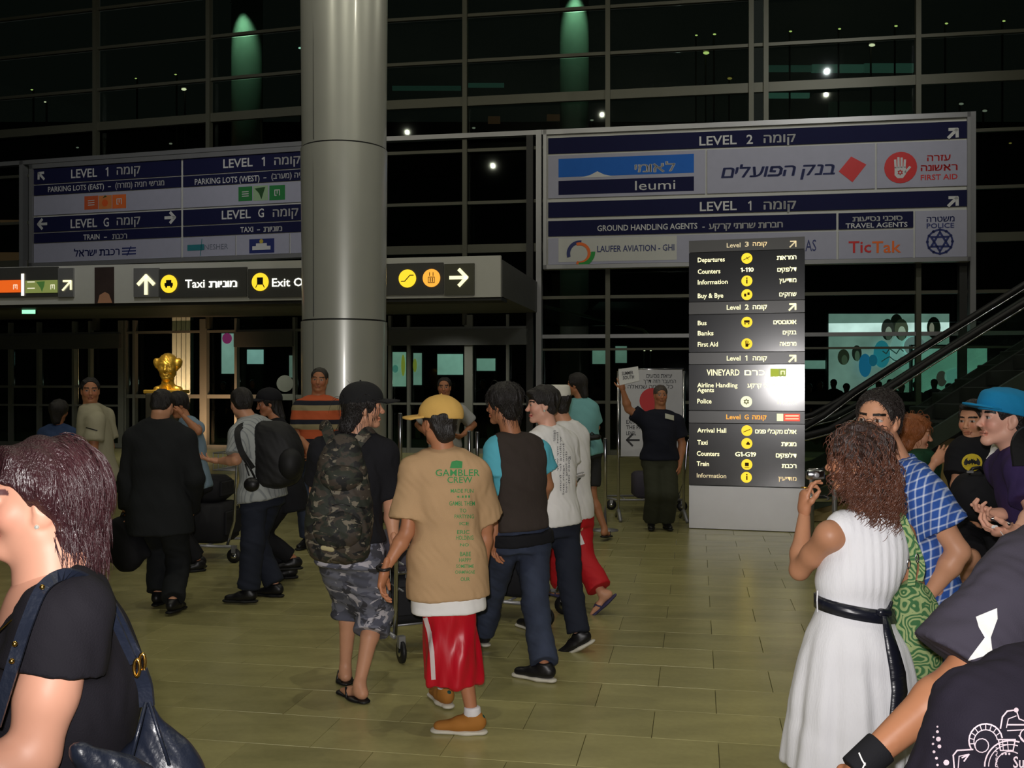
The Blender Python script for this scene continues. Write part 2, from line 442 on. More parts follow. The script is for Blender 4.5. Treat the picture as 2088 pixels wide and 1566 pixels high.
def solid(name, prims, vox, m, parent, clip=(), fold=None, smooth=2, cols=None, label=None):
    if not isinstance(prims[0][0], tuple): prims = [(p, .012, 1) for p in prims]
    V, Q = nets(prims, vox, clip, smooth)
    if fold:
        for i, (a, f) in enumerate(fold if isinstance(fold, list) else [fold]): V = disp(V, Q, a, f, i + len(name))
    o = mesh_np(name, V, Q, m, parent, True, cols(V) if cols else None)
    if label: o['label'] = label
    return o
# ------------------------------------------------------------------ people
def axes(h):
    h = math.radians(h); return np.array([math.cos(h), math.sin(h), 0]), np.array([-math.sin(h), math.cos(h), 0]), np.array([0, 0, 1.])
def hframe(yaw, pitch=0, roll=0):
    R, F, U = axes(yaw); p = math.radians(pitch); F, U = F * math.cos(p) + U * math.sin(p), U * math.cos(p) - F * math.sin(p)
    r = math.radians(roll); R, U = R * math.cos(r) + U * math.sin(r), U * math.cos(r) - R * math.sin(r); return np.array([R, F, U])
def skinmat(): return mat('skin', attr=True, rough=.48, var=.05, vs_=30, spec=.35)
SK = dict(fair=srgb(226, 172, 148), light=srgb(205, 150, 118), tan=srgb(180, 122, 88), olive=srgb(172, 122, 92), brown=srgb(150, 98, 68))
def headprims(C, A, s, neck, nr, fem=False, jaw=1.):
    w = lambda x, y, z: C + (np.array([x, y, z]) @ A) * s
    E = lambda x, y, z, r, k=.06, op=1: (ell(w(x, y, z), np.array(r) * s, A), k * s, op)
    K = lambda a, b, ra, rb, k=.06, op=1: (cap(w(*a), w(*b), ra * s, rb * s), k * s, op)
    p = [E(0, -.14, .28, (.66, .83, .71)), E(0, .1, -.12, (.56, .6, .72), .15)]
    for q in (-1, 1):
        p += [K((q * .4 * jaw, -.02, -.5), (q * .1, .46, -.8), .17, .15, .2), E(q * .32, .42, -.2, (.22, .24, .26), .15)]
    p += [E(0, .5, -.82, (.2 * jaw, .17, .15), .15), K((-.3, .6, .2), (.3, .6, .2), .09, .09, .12)]
    p += [K((0, .66, .1), (0, .82, -.24), .06, .1, .1), E(0, .84, -.26, (.1, .1, .09), .06), E(-.1, .8, -.3, (.07, .09, .06), .04), E(.1, .8, -.3, (.07, .09, .06), .04)]
    for q in (-1, 1):
        p += [E(q * .28, .76, .03, (.15, .11, .1), .1, -1), E(q * .28, .565, .02, (.125, .125, .125), .02)]
        p += [K((q * .15, .67, .085), (q * .4, .61, .075), .035, .03, .04)]
    p += [K((-.17, .66, -.52), (.17, .66, -.52), .05, .05, .05), K((-.13, .67, -.61), (.13, .67, -.61), .055, .055, .04)]
    for q in (-1, 1):
        p += [E(q * .64, -.1, -.0, (.08, .19, .29), .04), E(q * .72, -.06, .02, (.05, .09, .15), .04, -1), E(q * .62, -.04, -.24, (.06, .1, .1), .04)]
    nb = neck; p += [(cap(w(0, -.22, -.45), nb, nr, nr * 1.15), .25 * s, 1)]
    return p
def headcols(V, C, A, s, skin, browc, lip, gaze=(0, 0), stubble=0., iris=(.03, .015, .008)):
    q = (V - C) @ A.T / s; x, y, z = q.T; c = np.tile(np.array(skin), (len(V), 1)); ax = np.abs(x)
    ck = np.exp(-(((ax - .34) / .2) ** 2 + ((z + .22) / .2) ** 2)) * (y > .2); c = c * (1 - ck[:, None] * np.array([0, .18, .15]))
    if stubble:
        k = np.clip((-.32 - z) / .15, 0, 1) * (y > -.1) * (z > -1.05) * stubble; c = c * (1 - k[:, None] * .5)
    L = ((x / .23) ** 2 + ((z + .56) / .1) ** 2 < 1) & (y > .55); c[L] = lip
    c[(np.abs(z + .562) < .018) & L] = np.array(lip) * .35
    B = (np.abs(z - .235 + (ax - .3) ** 2 * .6) < .045) & (ax > .1) & (ax < .47) & (y > .4); c[B] = browc
    for sg in (-1, 1):
        e = (((x - sg * .28) / .13) ** 2 + ((z - .02) / .052) ** 2 < 1) & (y > .5); c[e] = (.42, .38, .35)
        i = ((x - sg * .28 - gaze[0] * .05) ** 2 + (z - .02 - gaze[1] * .03) ** 2 < .058 ** 2) & e; c[i] = iris
        l = (((x - sg * .28) / .14) ** 2 + ((z - .02) / .066) ** 2 < 1) & (z > .05) & ~e & (y > .5); c[l] = np.array(browc) * .6 + np.array(skin) * .2
    n = (np.abs(ax - .07) < .035) & (np.abs(z + .345) < .025) & (y > .75); c[n] *= .25
    return c
def handprims(Wp, d, n, side, s=1., curl=(.25, .3, .3, .35), thumb=.5, spread=1., hold=0):
    """wrist point, finger direction, palm normal (out of the palm), side vector towards the thumb"""
    d = nrm(d); n = nrm(np.asarray(n, float) - d * (np.asarray(n, float) @ d)); t = nrm(np.cross(n, d)) * side
    p = [(cap(Wp - d * .05 * s, Wp + d * .012 * s, .027 * s, .027 * s, n, .72), .015, 1), (cap(Wp + d * .02 * s + t * .012 * s, Wp + d * .075 * s + t * .02 * s, .02 * s, .017 * s, n, .8), .02, 1),
         (cap(Wp + d * .02 * s - t * .012 * s, Wp + d * .072 * s - t * .022 * s, .02 * s, .016 * s, n, .8), .02, 1), (cap(Wp + d * .02 * s, Wp + d * .08 * s, .02 * s, .017 * s, n, .75), .02, 1)]
    L = [(.043, .026, .02), (.047, .03, .021), (.043, .028, .02), (.034, .02, .017)]
    for i in range(4):
        o = (.031 - .0205 * i); base = Wp + d * (.086 - abs(i - 1.2) * .004) * s + t * o * s; a = curl[i]; dd = nrm(d + t * (.10 - .075 * i) * spread); q = base - d * .012 * s
        r = [.0092, .0096, .0092, .008][i] * s
        for j in range(3):
            dj = dd * math.cos(a) + n * math.sin(a); e = q + dj * L[i][j] * s * (1.25 if j == 0 else 1); p.append((cap(q, e, r * (1 - .08 * j), r * (.93 - .1 * j)), .004, 1)); q = e; a += curl[i] * 1.25 + .05
    q = Wp + d * .022 * s + t * .022 * s; dj = nrm(t * .8 + d * .75 + n * .35 * thumb)
    for j, l in enumerate((.045, .032, .026)):
        e = q + dj * l * s; p.append((cap(q, e, (.0135 - .0016 * j) * s, (.0118 - .0016 * j) * s), .008, 1)); q = e; dj = nrm(dj + d * .35 + n * .35 * thumb - t * .1)
    return p
def shoeprims(an, fd, s=1., heel=0.):
    """an: ankle joint, fd: toe direction (may be pitched)"""
    fd = nrm(fd); up = nrm(np.array([0, 0, 1.]) - fd * fd[2]) if abs(fd[2]) < .95 else np.array([0, 0, 1.]); sd = np.cross(fd, up); A = np.array([sd, fd, up])
    b = an - up * .075 * s
    up_ = [(cap(b - fd * .03 * s + up * .045 * s, b + fd * .06 * s + up * .035 * s, .042 * s, .038 * s, sd, .9), .02, 1), (cap(b + fd * .05 * s + up * .032 * s, b + fd * .165 * s + up * .018 * s, .042 * s, .034 * s, up, .75), .03, 1),
           (cap(an - up * .03 * s, an + up * .015 * s, .043 * s, .043 * s, None, 1, 2), .02, 1)]
    sole = [(cap(b - fd * .045 * s - up * .004 * s, b + fd * .02 * s - up * .004 * s, .036 * s, .036 * s, up, .38), .02, 1), (cap(b + fd * .04 * s - up * .004 * s, b + fd * .175 * s - up * .004 * s, .04 * s, .042 * s, up, .36), .02, 1)]
    return up_, sole, A, b
class Person:
    def __init__(s, label, px, D, H=1.72, yaw=0, head=None, hd=(0, 0, 0), J={}, b=1., skin='tan', fem=False, group=None, lean=0, hs=1.):
        s.H, s.D, s.b, s.skin, s.fem = H, D, b, np.array(SK[skin] if isinstance(skin, str) else skin), fem; s.k = H / 1.75; k = s.k
        s.R, s.F, s.U = axes(yaw); s.yaw = yaw; base = np.array([(px - CX) / FPX * D, D, 0.])
        s.root = thing('person', label, 'person', base, math.radians(yaw), group)
        j = s.J = {}; L = lambda x, y, z: base + s.R * x * k + s.F * y * k + s.U * z * k
        def g(n, d):
            if n in J:
                v = J[n]; return P(v[0], v[1], D + (v[2] if len(v) > 2 else 0))
            return d
        s.g = g
        j['pel'] = g('pel', L(0, 0, .93)); off = j['pel'] - L(0, 0, .93)
        j['nb'] = g('nb', L(0, 0, 1.475) + off + s.F * lean)
        hh = s.hh = .113 * k * hs * (1.03 if not fem else 1); s.A = hframe(*hd); s.C = g('head', j['nb'] + s.U * .165 * k + s.A[1] * .02) if head is None else P(head[0], head[1], D + (head[2] if len(head) > 2 else 0))
        sw, hw = (.185 if not fem else .165) * b ** .6, .09
        for q, n in ((-1, 'l'), (1, 'r')):
            j['sh' + n] = g('sh' + n, j['nb'] + s.R * q * sw * k - s.U * .082 * k)
            j['hp' + n] = g('hp' + n, j['pel'] + s.R * q * hw * k - s.U * .03 * k)
            wd = j['sh' + n] + s.R * q * .05 * k - s.U * .53 * k + s.F * .06 * k
            j['wr' + n] = g('wr' + n, wd)
            j['el' + n] = g('el' + n, s.ik(j['sh' + n], j['wr' + n], .29 * k, .255 * k, -s.F + s.R * q * .3 - s.U * .2)) 
            a0 = base + s.R * q * .1 * k + s.U * .09 * k; j['an' + n] = g('an' + n, a0); j['an' + n][2] = max(j['an' + n][2], .094 * k)
            j['kn' + n] = g('kn' + n, s.ik(j['hp' + n], j['an' + n], .42 * k, .4 * k, s.F))
            j['to' + n] = J.get('to' + n, tuple(nrm(s.F + s.R * q * .15)))
    capped = False
    def ik(s, a, c, l1, l2, pole):
        v = c - a; d = min(np.linalg.norm(v), (l1 + l2) * .999); u = nrm(v); x = (l1 * l1 - l2 * l2 + d * d) / (2 * d); h = math.sqrt(max(0, l1 * l1 - x * x)); p = nrm(pole - u * (pole @ u)); return a + u * x + p * h
    def torso(s, t, w=0, side=None):
        """point on the spine at t (0 pelvis, 1 neck base)"""
        return s.J['pel'] * (1 - t) + s.J['nb'] * t - s.F * .015 * math.sin(math.pi * min(1, max(0, t))) * s.k
    def stations(s, lo, hi, ext=0., prof=None, flare=0., bel=0.):
        b, k = s.b * s.k, s.k
        T = [-.35, 0, .12, .32, .6, .82, .95, 1.06]; 
        Wd = [.168, .17, .165, .14, .158, .158, .115, .065] if not s.fem else [.172, .172, .16, .122, .138, .138, .098, .052]
        Dp = [.12, .12, .115, .1 + bel, .113 + bel * .5, .1, .08, .06] if not s.fem else [.12, .122, .11, .092 + bel, .11 + bel * .4, .092, .07, .052]
        yw = s.shyaw()
        out = []
        for t in sorted(set([lo, hi] + [q for q in T if lo < q < hi])):
            w = np.interp(t, T, Wd) * b + ext + flare * max(0, (.5 - t)); d = np.interp(t, T, Dp) * b + ext + flare * max(0, (.5 - t)) * .7
            out.append([*(s.torso(t) + s.F * bel * .4 * math.exp(-((t - .35) / .3) ** 2)), w, d, yw * min(1, max(0, t))])
        return out
    def shyaw(s):
        v = s.J['shr'] - s.J['shl']; a = math.atan2(v[1], v[0]) - math.radians(s.yaw); return (a + math.pi) % (2 * math.pi) - math.pi
    def body(s, vox=None, hair=(.02, .012, .01), lip=None, gaze=(0, 0), stubble=0., hands=None, feet=False, hv=None, jaw=1., neckr=None, headvox=None, arms=True, legs=True, iris=(.03, .015, .008), bel=0., tor=-.012, lw=1.):
        J, k, b = s.J, s.k, s.b; vox = vox or min(.0115, max(.006, s.D * .0017)); nr = neckr or (.056 if not s.fem else .047) * k * b ** .5
        hp = headprims(s.C, s.A, s.hh, J['nb'] - s.U * .02, nr, s.fem, jaw)
        B = [(loft(s.stations(-.12, 1.0, tor, bel=bel), s.R), .03, 1), ]
        un = nrm(s.C - J['nb']); zc = (s.C - s.A[2] * s.hh * 1.05 + J['nb']) / 2; zc = J['nb'] + un * max(.005, (zc - J['nb']) @ un * .3)
        B += [(cap(zc + un * .012, J['nb'] - s.U * .03, nr * .93, nr * 1.2), .04, 1)]
        for n in 'lr':
            sh, el, wr, hpj, kn, an = [J[q + n] for q in ('sh', 'el', 'wr', 'hp', 'kn', 'an')]; a = (b ** .8) * k * (1 if not s.fem else .88)
            B += [(cap(J['nb'] - s.U * .045 * k, sh, .05 * a, .05 * a), .05, 1)]
            if arms:
                m = sh * .45 + el * .55; B += [(cap(sh, m, .052 * a, .045 * a), .03, 1), (cap(m, el, .045 * a, .038 * a), .02, 1)]
                m = el * .7 + wr * .3; B += [(cap(el, m, .037 * a, .041 * a), .02, 1), (cap(m, wr, .041 * a, .025 * a, None), .02, 1)]
            if legs:
                l = (b ** .7) * k * lw; m = kn * .68 + an * .32
                B += [(cap(hpj, kn, .082 * l, .054 * l), .04, 1), (cap(kn, m, .05 * l, .052 * l), .03, 1), (cap(m - nrm(s.F) * .008, an, .05 * l, .031 * l), .02, 1)]
            if feet:
                fd = nrm(J['to' + n]); up = nrm(np.array([0, 0, 1.]) - fd * fd[2]); sd = np.cross(fd, up); q = an - up * .045 * k
                B += [(cap(an, q - fd * .035 * k, .032 * k, .03 * k), .02, 1), (cap(q, q + fd * .1 * k - up * .012 * k, .034 * k, .028 * k, up, .8), .03, 1), (cap(q + fd * .08 * k - up * .015 * k - sd * .012, q + fd * .165 * k - up * .022 * k - sd * .012, .026 * k, .014 * k), .02, 1), (cap(q + fd * .08 * k - up * .015 * k + sd * .014, q + fd * .15 * k - up * .022 * k + sd * .014, .026 * k, .013 * k), .02, 1)]
        V, Q = nets(B, vox); Cc = np.tile(s.skin, (len(V), 1))
        hvx = headvox or max(.0026, s.D * .00062); V2, Q2 = nets(hp, hvx, [(zc, -un)])
        lip = lip if lip is not None else s.skin * np.array([.88, .66, .64]); c2 = headcols(V2, s.C, s.A, s.hh, s.skin, hair, lip, gaze, stubble, iris)
        Vs, Qs, Cs = [V, V2], [Q, Q2 + len(V)], [Cc, c2]; n0 = len(V) + len(V2)
        hands = {} if hands is None else hands; s.hand = {}
        for n, q in (('l', -1), ('r', 1)):
            if not arms or (n in hands and hands[n] is None): continue
            h = hands.get(n, {}); wr, el = J['wr' + n], J['el' + n]; d = np.array(h.get('d', nrm(wr - el) + s.F * .05)); pn = np.array(h.get('n', -s.R * q * 1.0 - s.F * .3))
            sd = h.get('t', None); tt = nrm(np.cross(nrm(pn - nrm(d) * (pn @ nrm(d))), nrm(d))); sgn = 1 if (tt @ (np.array(sd) if sd is not None else s.F)) > 0 else -1
            hpz = handprims(wr + nrm(d) * .01, d, pn, sgn, .98 * k * (.92 if s.fem else 1) * h.get('s', 1), h.get('curl', (.3, .35, .38, .42)), h.get('thumb', .5), h.get('spread', 1))
            V3, Q3 = nets(hpz, max(.0032, s.D * .00065)); Vs.append(V3); Qs.append(Q3 + n0); Cs.append(np.tile(s.skin * np.array([1, .95, .93]), (len(V3), 1))); n0 += len(V3)
        o = mesh_np('body', np.concatenate(Vs), np.concatenate(Qs), skinmat(), s.root, True, np.concatenate(Cs)); s.bodyo = o; return o
    def w(s, x, y, z): return s.C + (np.array([x, y, z]) @ s.A) * s.hh
    def hair(s, style, col, extra=(), vox=None, amp=.004, f=(60, 60, 25), rough=.45, label=None, name='hair', front=.0, cuts=()):
        w, A, h = s.w, s.A, s.hh; E = lambda x, y, z, r, k=.08, op=1: (ell(w(x, y, z), np.array(r) * h, A), k * h, op)
        t = dict(short=.06, buzz=.035, full=.14, bob=.17)[style]
        p = [E(0, -.16, .31, (.68 + t, .85 + t, .73 + t)), E(0, .85 + front, -.08, (.66, .8, .86), .1, -1), E(0, .2, -.85, (1.1, .9, .62), .1, -1)]
        if style in ('short', 'buzz'): p += [E(0, -.5, -.2, (.58, .42, .42), .15), E(.75, .1, -.2, (.25, .3, .36), .05, -1), E(-.75, .1, -.2, (.25, .3, .36), .05, -1), E(0, -.6, -.98, (1, .7, .45), .1, -1)]
        if style == 'full': p += [E(0, -.55, -.35, (.56, .42, .5), .2), E(.8, .1, -.22, (.22, .25, .3), .05, -1), E(-.8, .1, -.22, (.22, .25, .3), .05, -1)]
        p += [((ell(w(*q[0]), np.array(q[1]) * h, A) if len(q) == 2 else cap(w(*q[0]), w(*q[1]), q[2] * h, q[3] * h)), .12 * h, 1) for q in extra]
        if s.capped: p += [E(0, 0, 1.72, (3, 3, 1.35), .05, -1)]
        p += [E(*c_, r_, .1, -1) for c_, r_ in cuts]
        m = mat('hair_%02x%02x%02x' % tuple(int(min(1, c) ** .45 * 255) for c in col), col, rough, var=.35, vs_=40, bump=.5, bs=60, bsc=(4, 4, .6), spec=.5)
        return solid(name, p, vox or max(.0035, s.D * .001), m, s.root, fold=(amp, f), label=label)
    def top(s, m, hem=-.12, sleeve=.6, ease=.012, fold=.004, vox=None, flare=.02, name='t_shirt', label=None, neck=1.04, sl_r=None, bel=0., extra=(), arms='lr', clip=(), f=(14, 14, 22)):
        J, k = s.J, s.k; b = s.b; e = ease; a = (b ** .8) * k * (1 if not s.fem else .88)
        p = [(loft(s.stations(hem, neck, e, flare=flare, bel=bel), s.R, rnd=.006), .03, 1)]
        for n in ('lr' if neck > .5 else ''):
            sh, el, wr = J['sh' + n], J['el' + n], J['wr' + n]
            p += [(cap(J['nb'] - s.U * .05 * k, sh - s.U * .004, .052 * a + e * .6, .054 * a + e), .05, 1)]
            p += [(cap(J['nb'] - s.U * .012 * k, J['nb'] * .45 + sh * .55 + s.U * .004, .05 * a + e * .5, .05 * a + e), .04, 1)]
            if sleeve > 0 and n in arms:
                if sleeve <= 1:
                    q = sh + (el - sh) * sleeve; p += [(cap(sh, q, .056 * a + e, (sl_r or .056) * a + e * 1.5, None, 1, 2), .03, 1)]
                else:
                    q = el + (wr - el) * min(1, sleeve - 1); p += [(cap(sh, el, .056 * a + e, .046 * a + e), .03, 1), (cap(el, q, .046 * a + e, .034 * a + e, None, 1, 2), .02, 1)]
        p += list(extra)
        o = solid(name, p, vox or min(.014, max(.006, s.D * .0016)), m, s.root, clip, fold=[(fold, f), (fold * .45, (40, 40, 45))], label=label); return o
    def legs(s, m, to=1., ease=.02, r=(.095, .08, .07), fold=.004, vox=None, name='trousers', waist=.1, label=None, f=(10, 10, 34), side=None, extra=()):
        """to: 0 crotch .. 1 knee .. 2 ankle"""
        J, k = s.J, s.k; b = s.b ** .8 * k
        p = [(loft(s.stations(-.16, waist, .012), s.R, rnd=.01), .03, 1)]
        for n in 'lr':
            h, kn, an = J['hp' + n], J['kn' + n], J['an' + n]; r0, r1, r2 = [q * b for q in r]
            if to <= 1: p += [(cap(h, h + (kn - h) * to, r0, r0 + (r1 - r0) * to, None, 1, 2), .03, 1)]
            else:
                t = to - 1; p += [(cap(h, kn, r0, r1), .03, 1), (cap(kn, kn + (an - kn) * t, r1, r1 + (r2 - r1) * t, None, 1, 2), .03, 1)]
        p += list(extra)
        return solid(name, p, vox or max(.006, s.D * .0016), m, s.root, fold=[(fold, f), (fold * .4, (30, 30, 60))], label=label)
    def shoe(s, n, m, msole, sc=None, label=None, name='shoe', vox=None, tilt=0.):
        fd = nrm(s.J['to' + n]); u, so, A, b = shoeprims(s.J['an' + n], fd, sc or s.k); vox = vox or max(.004, s.D * .001)
        o = solid(name, u, vox, m, s.root, label=label); solid('sole', so, vox, msole, o); return o
    def decal(s, name, V2, F, o3, off, m, tgt, label=None, dirv=(0, 1, 0)):
        pass
def wverts(o):
    M = np.array(wmat(o)); n = len(o.data.vertices); v = np.empty(n * 3, np.float32); o.data.vertices.foreach_get('co', v); return v.reshape(-1, 3) @ M[:3, :3].T + M[:3, 3]
def decal(name, V2, F, D, m, target, parent=None, off=.003, dirv=None, label=None):
    """flat print (px coordinates at depth D) laid on the cloth of the target along the view towards it"""
    V = wverts(target); pf = np.empty(len(target.data.loops), np.int32); target.data.loops.foreach_get('vertex_index', pf); t = BVHTree.FromPolygons([Vector(v) for v in V], pf.reshape(-1, 4).tolist())
    out = []; keep = {}
    d = None if dirv is None else Vector(nrm(dirv))
    for i, (x, y) in enumerate(V2):
        p = Vector(P(x, y, D)); dr = (p - Vector((0, 0, CH))).normalized() if d is None else d; h = t.ray_cast(p - dr * .8, dr, 2.)
        if h[0] is not None and abs(h[3] - .8) < .35: keep[i] = len(out); out.append(h[0] - dr * off + h[1] * (off * .3 if h[1].dot(dr) < 0 else 0))
    FF = [[keep[i] for i in f] for f in F if all(i in keep for i in f)]
    if not FF: return None
    o = mesh_np(name, np.array([tuple(v) for v in out]), FF, m, parent or target, False)
    if label: o['label'] = label
    if name in ('lettering', 'line_drawing', 'angular_mark', 'curved_mark'): o['kind'] = 'stuff'
    return o
def pxtext(t, x0, x1, y0, y1, bold=.01):
    V, F = text2d(t, bold); V = fit(V, x0, x1, -y1, -y0); V[:, 1] *= -1; return V, F
def pxjoin(parts):
    V = []; F = []
    for v, f in parts:
        n = len(V); V += [tuple(q) for q in v]; F += [[i + n for i in g] for g in f]
    return np.array(V), F
def sub(V, F, mx):
    """split long faces so that a print can follow the cloth"""
    import bmesh
    bm = bmesh.new(); vs_ = [bm.verts.new((v[0], v[1], 0)) for v in V]
    for f in F:
        try: bm.faces.new([vs_[i] for i in f])
        except Exception: pass
    bmesh.ops.triangulate(bm, faces=bm.faces[:])
    for _ in range(4):
        e = [e for e in bm.edges if e.calc_length() > mx]
        if not e: break
        bmesh.ops.subdivide_edges(bm, edges=e, cuts=1)
        bmesh.ops.triangulate(bm, faces=[f for f in bm.faces if len(f.verts) > 3])
    bm.verts.index_update(); V2 = np.array([v.co[:2] for v in bm.verts]); F2 = [[v.index for v in f.verts] for f in bm.faces]; bm.free(); return V2, F2
# ================================================================== THE HALL
PR, PL, PC = Plane(9.5, 23.67), Plane(15, 22.78), Plane(10.5, 18.94)
m_steel = mat('painted steel', srgb(86, 86, 74), .45, .3, .06)
m_steel2 = mat('grey steel', srgb(150, 150, 152), .38, .5, .05)
m_dark = mat('dark metal', srgb(48, 48, 46), .5, .2, .08)
m_white = mat('white paint', srgb(196, 196, 190), .5, 0, .04)
m_chrome = mat('chrome', srgb(200, 200, 205), .18, 1, .05)
m_black = mat('black', srgb(24, 24, 26), .5, 0, .1)
m_glass = glassmat('dark glass', (.42, .48, .45), .012)
m_bal = glassmat('balustrade glass', (.9, .95, .92), .02)
E_yel = mat('lit lettering', emis=(1., .93, .55), es=1.15)
E_wht = mat('lit white lettering', emis=(1, 1, .86), es=1.3)
E_ora = mat('lit orange', emis=(1, .42, .05), es=.95)
E_sun = mat('lit yellow disc', emis=(1., .66, .03), es=1.0)
E_dim = mat('lit dim lettering', emis=(.75, .62, .38), es=.75)
# floor
rr = random.Random(3)
flo = tag(empty('floor', (0, 0, 0)), kind='structure')
def tilepat(t, co):
    r = t.n('ShaderNodeObjectInfo').outputs['Random']; g = t.n('ShaderNodeNewGeometry').outputs['Position']
    n1 = t.noise(t.mapv(g, (1, 3, 1), (0, 0, .18)), 2.2, 5); n2 = t.noise(g, .5, 2); f = t.m('ADD', t.m('MULTIPLY', r, .22), t.m('ADD', t.m('MULTIPLY', n1, .7), t.m('MULTIPLY', n2, .25)))
    return t.mix(f, srgb(116, 112, 72), srgb(186, 178, 122))
m_tile = mat('stone tile', rough=.27, var=.1, vs_=30, pat=tilepat, spec=.45)
m_grout = mat('grout', srgb(84, 80, 56), .8)
MB().box((0, 20, -.06), (24, 34, .05)).build('slab', m_grout, flo)
TA = math.radians(-10.5); tx = np.array([math.cos(TA), math.sin(TA), 0]); ty = np.array([-math.sin(TA), math.cos(TA), 0]); TW, TD = .62, .41
tb = MB().box((0, 0, -.005), (TW / 2 - .0013, TD / 2 - .0013, .0065), bev=.0015); tile0 = None; cells = []
for j in range(-4, 72):
    for i in range(-40, 40):
        c = tx * ((i + (.5 if j % 2 else 0)) * TW + .1) + ty * (j * TD + .05)
        if c[1] > .6 and c[1] < 26 and abs(c[0]) < c[1] * .8 + 2.5:
            py = HZ + FPX * CH / c[1]
            cells.append((c[1] if py < 1620 and abs(c[0]) < c[1] * .53 + .4 else 99, i, j, c))
cells.sort(key=lambda q: q[0]); rest = MB(); nt_ = 0
for d, i, j, c in cells:
    if nt_ < 300 and d < 99:
        if tile0 is None:
            tile0 = tb.build('floor_tile', m_tile, flo); o = tile0
        else:
            o = tile0.copy(); COL.objects.link(o)
        o.location = (c[0], c[1], rr.uniform(-.0006, .0006)); o.rotation_euler = (rr.uniform(-.0008, .0008), rr.uniform(-.0008, .0008), TA); nt_ += 1
    else:
        ax = np.array([tx, ty, (0, 0, 1)]); rest.box(c + np.array([0, 0, -.005]), (TW / 2 - .0013, TD / 2 - .0013, .0065), ax)
tag(rest.build('floor_tile', m_tile, flo), kind='stuff')
ceil = tag(MB().box((0, 12, 13.2), (24, 16, .1)).build('ceiling', mat('ceiling', srgb(70, 70, 66), .8)), kind='structure')
# glass facade ------------------------------------------------------
wb = tag(empty('wall_back', (0, 24, 0)), kind='structure')
ZR = [12.6, 11.65, 10.6, 9.5, 8.52, 7.33, 6.06, 4.95, 3.74]
THK = {8.52: .22, 4.95: .2}
jx = PR.sz(706, HZ)[0]; jl = PL.sz(706, HZ)[0]
def beams(pl, s0, s1, zs, parent, name='transom'):
    for z in zs:
        h = THK.get(z, .075) / 2; mb = MB(); pl.box(mb, s0, s1, z - h, z + h, .1, 0); mb.build(name, m_steel, parent)
beams(PR, jx, PR.sz(2700, HZ)[0], ZR, wb); beams(PL, PL.sz(-500, HZ)[0], jl, ZR, wb)
def mull(pl, pxs, z0, z1, w=.11, m=None, name='mullion', th=.16, off=0, par=None):
    for px in pxs:
        s = pl.sz(px, HZ)[0]; mb = MB(); pl.box(mb, s - w / 2, s + w / 2, z0, z1, th, off); mb.build(name, m or m_steel, par or wb)
VR, VL = [706, 950, 1240, 1531, 1561, 1870, 2150, 2450], [-240, -25, 200, 430, 660]
mull(PR, VR, 3.1, 13); mull(PL, VL, 3.1, 13)
mull(PR, [1240, 1561, 1870, 2150, 2450], 0, 3.1)
def panes(pl, xs, zs, parent, off=-.06):
    for a, b in zip(xs[:-1], xs[1:]):
        if abs(pl.sz(b, HZ)[0] - pl.sz(a, HZ)[0]) < .5: continue
        for z0, z1 in zip(zs[:-1], zs[1:]):
            mb = MB(); pl.box(mb, pl.sz(a, HZ)[0] + .03, pl.sz(b, HZ)[0] - .03, z0 + .03, z1 - .03, .012, off); mb.build('window_pane', m_glass, parent)
panes(PR, VR, [3.04, 3.74, 4.95, 6.06, 7.33, 8.52, 9.5, 10.6, 11.65, 12.6], wb); panes(PL, VL + [706], [3.04, 3.74, 4.95, 6.06, 7.33, 8.52, 9.5, 10.6, 11.65, 12.6], wb)
panes(PR, [1106, 1240, 1561, 1870, 2150, 2450], [.1, 1.25, 2.81], wb)
# low rails of the right-hand glazing
for z, h in ((2.81, .09), (2.5, .05), (1.25, .07), (.06, .12)):
    mb = MB(); PR.box(mb, PR.sz(1106, HZ)[0], PR.sz(2700, HZ)[0], z - h / 2, z + h / 2, .1, .03); mb.build('transom', m_steel2 if z > 2.6 else m_steel, wb)
# doors under the canopy
m_door = mat('satin door frame', srgb(128, 130, 122), .42, .3, .06); m_hd = mat('door header grey', srgb(92, 94, 92), .5, .2, .06)
def door(n, pl, xs, thick, rails, hdr=True):
    d = tag(empty('door_%d' % n, (0, 24, 0)), kind='structure')
    for x in xs:
        w = .2 if x in thick else .07; s = pl.sz(x, HZ)[0]; mb = MB(); pl.box(mb, s - w / 2, s + w / 2, 0, 3.35, .14, .02); mb.build('door_post', m_door, d)
    a, b = pl.sz(xs[0], HZ)[0], pl.sz(xs[-1], HZ)[0]
    for z, h in rails:
        mb = MB(); pl.box(mb, a, b, z - h / 2, z + h / 2, .1, .03); mb.build('door_rail', m_door, d)
    if hdr:
        mb = MB(); pl.box(mb, a, b, 2.62, 3.0, .22, .03); mb.build('door_header', m_hd, d)
    for x0, x1 in zip(xs[:-1], xs[1:]):
        mb = MB(); pl.box(mb, pl.sz(x0, HZ)[0] + .02, pl.sz(x1, HZ)[0] - .02, .08, 3.33, .012, -.04); mb.build('door_pane', m_glass, d)
    return d
door(1, PL, [-200, -90, 27, 85, 157, 190, 255], (255, -90), [(3.03, .06), (1.61, .06), (1.11, .05), (.06, .12)])
door(2, PL, [262, 280, 421, 487, 605, 700], (421,), [(3.03, .06), (1.36, .1), (.06, .12)], False)
door(3, PR, [710, 798, 836, 958, 1037, 1083], (958,), [(3.04, .06), (1.2, .05), (.06, .12)])
mb = MB(); PL.box(mb, PL.sz(487, HZ)[0], PL.sz(605, HZ)[0], 2.62, 3.0, .22, .03); mb.build('door_header', m_hd, bpy.data.objects['door_2'])
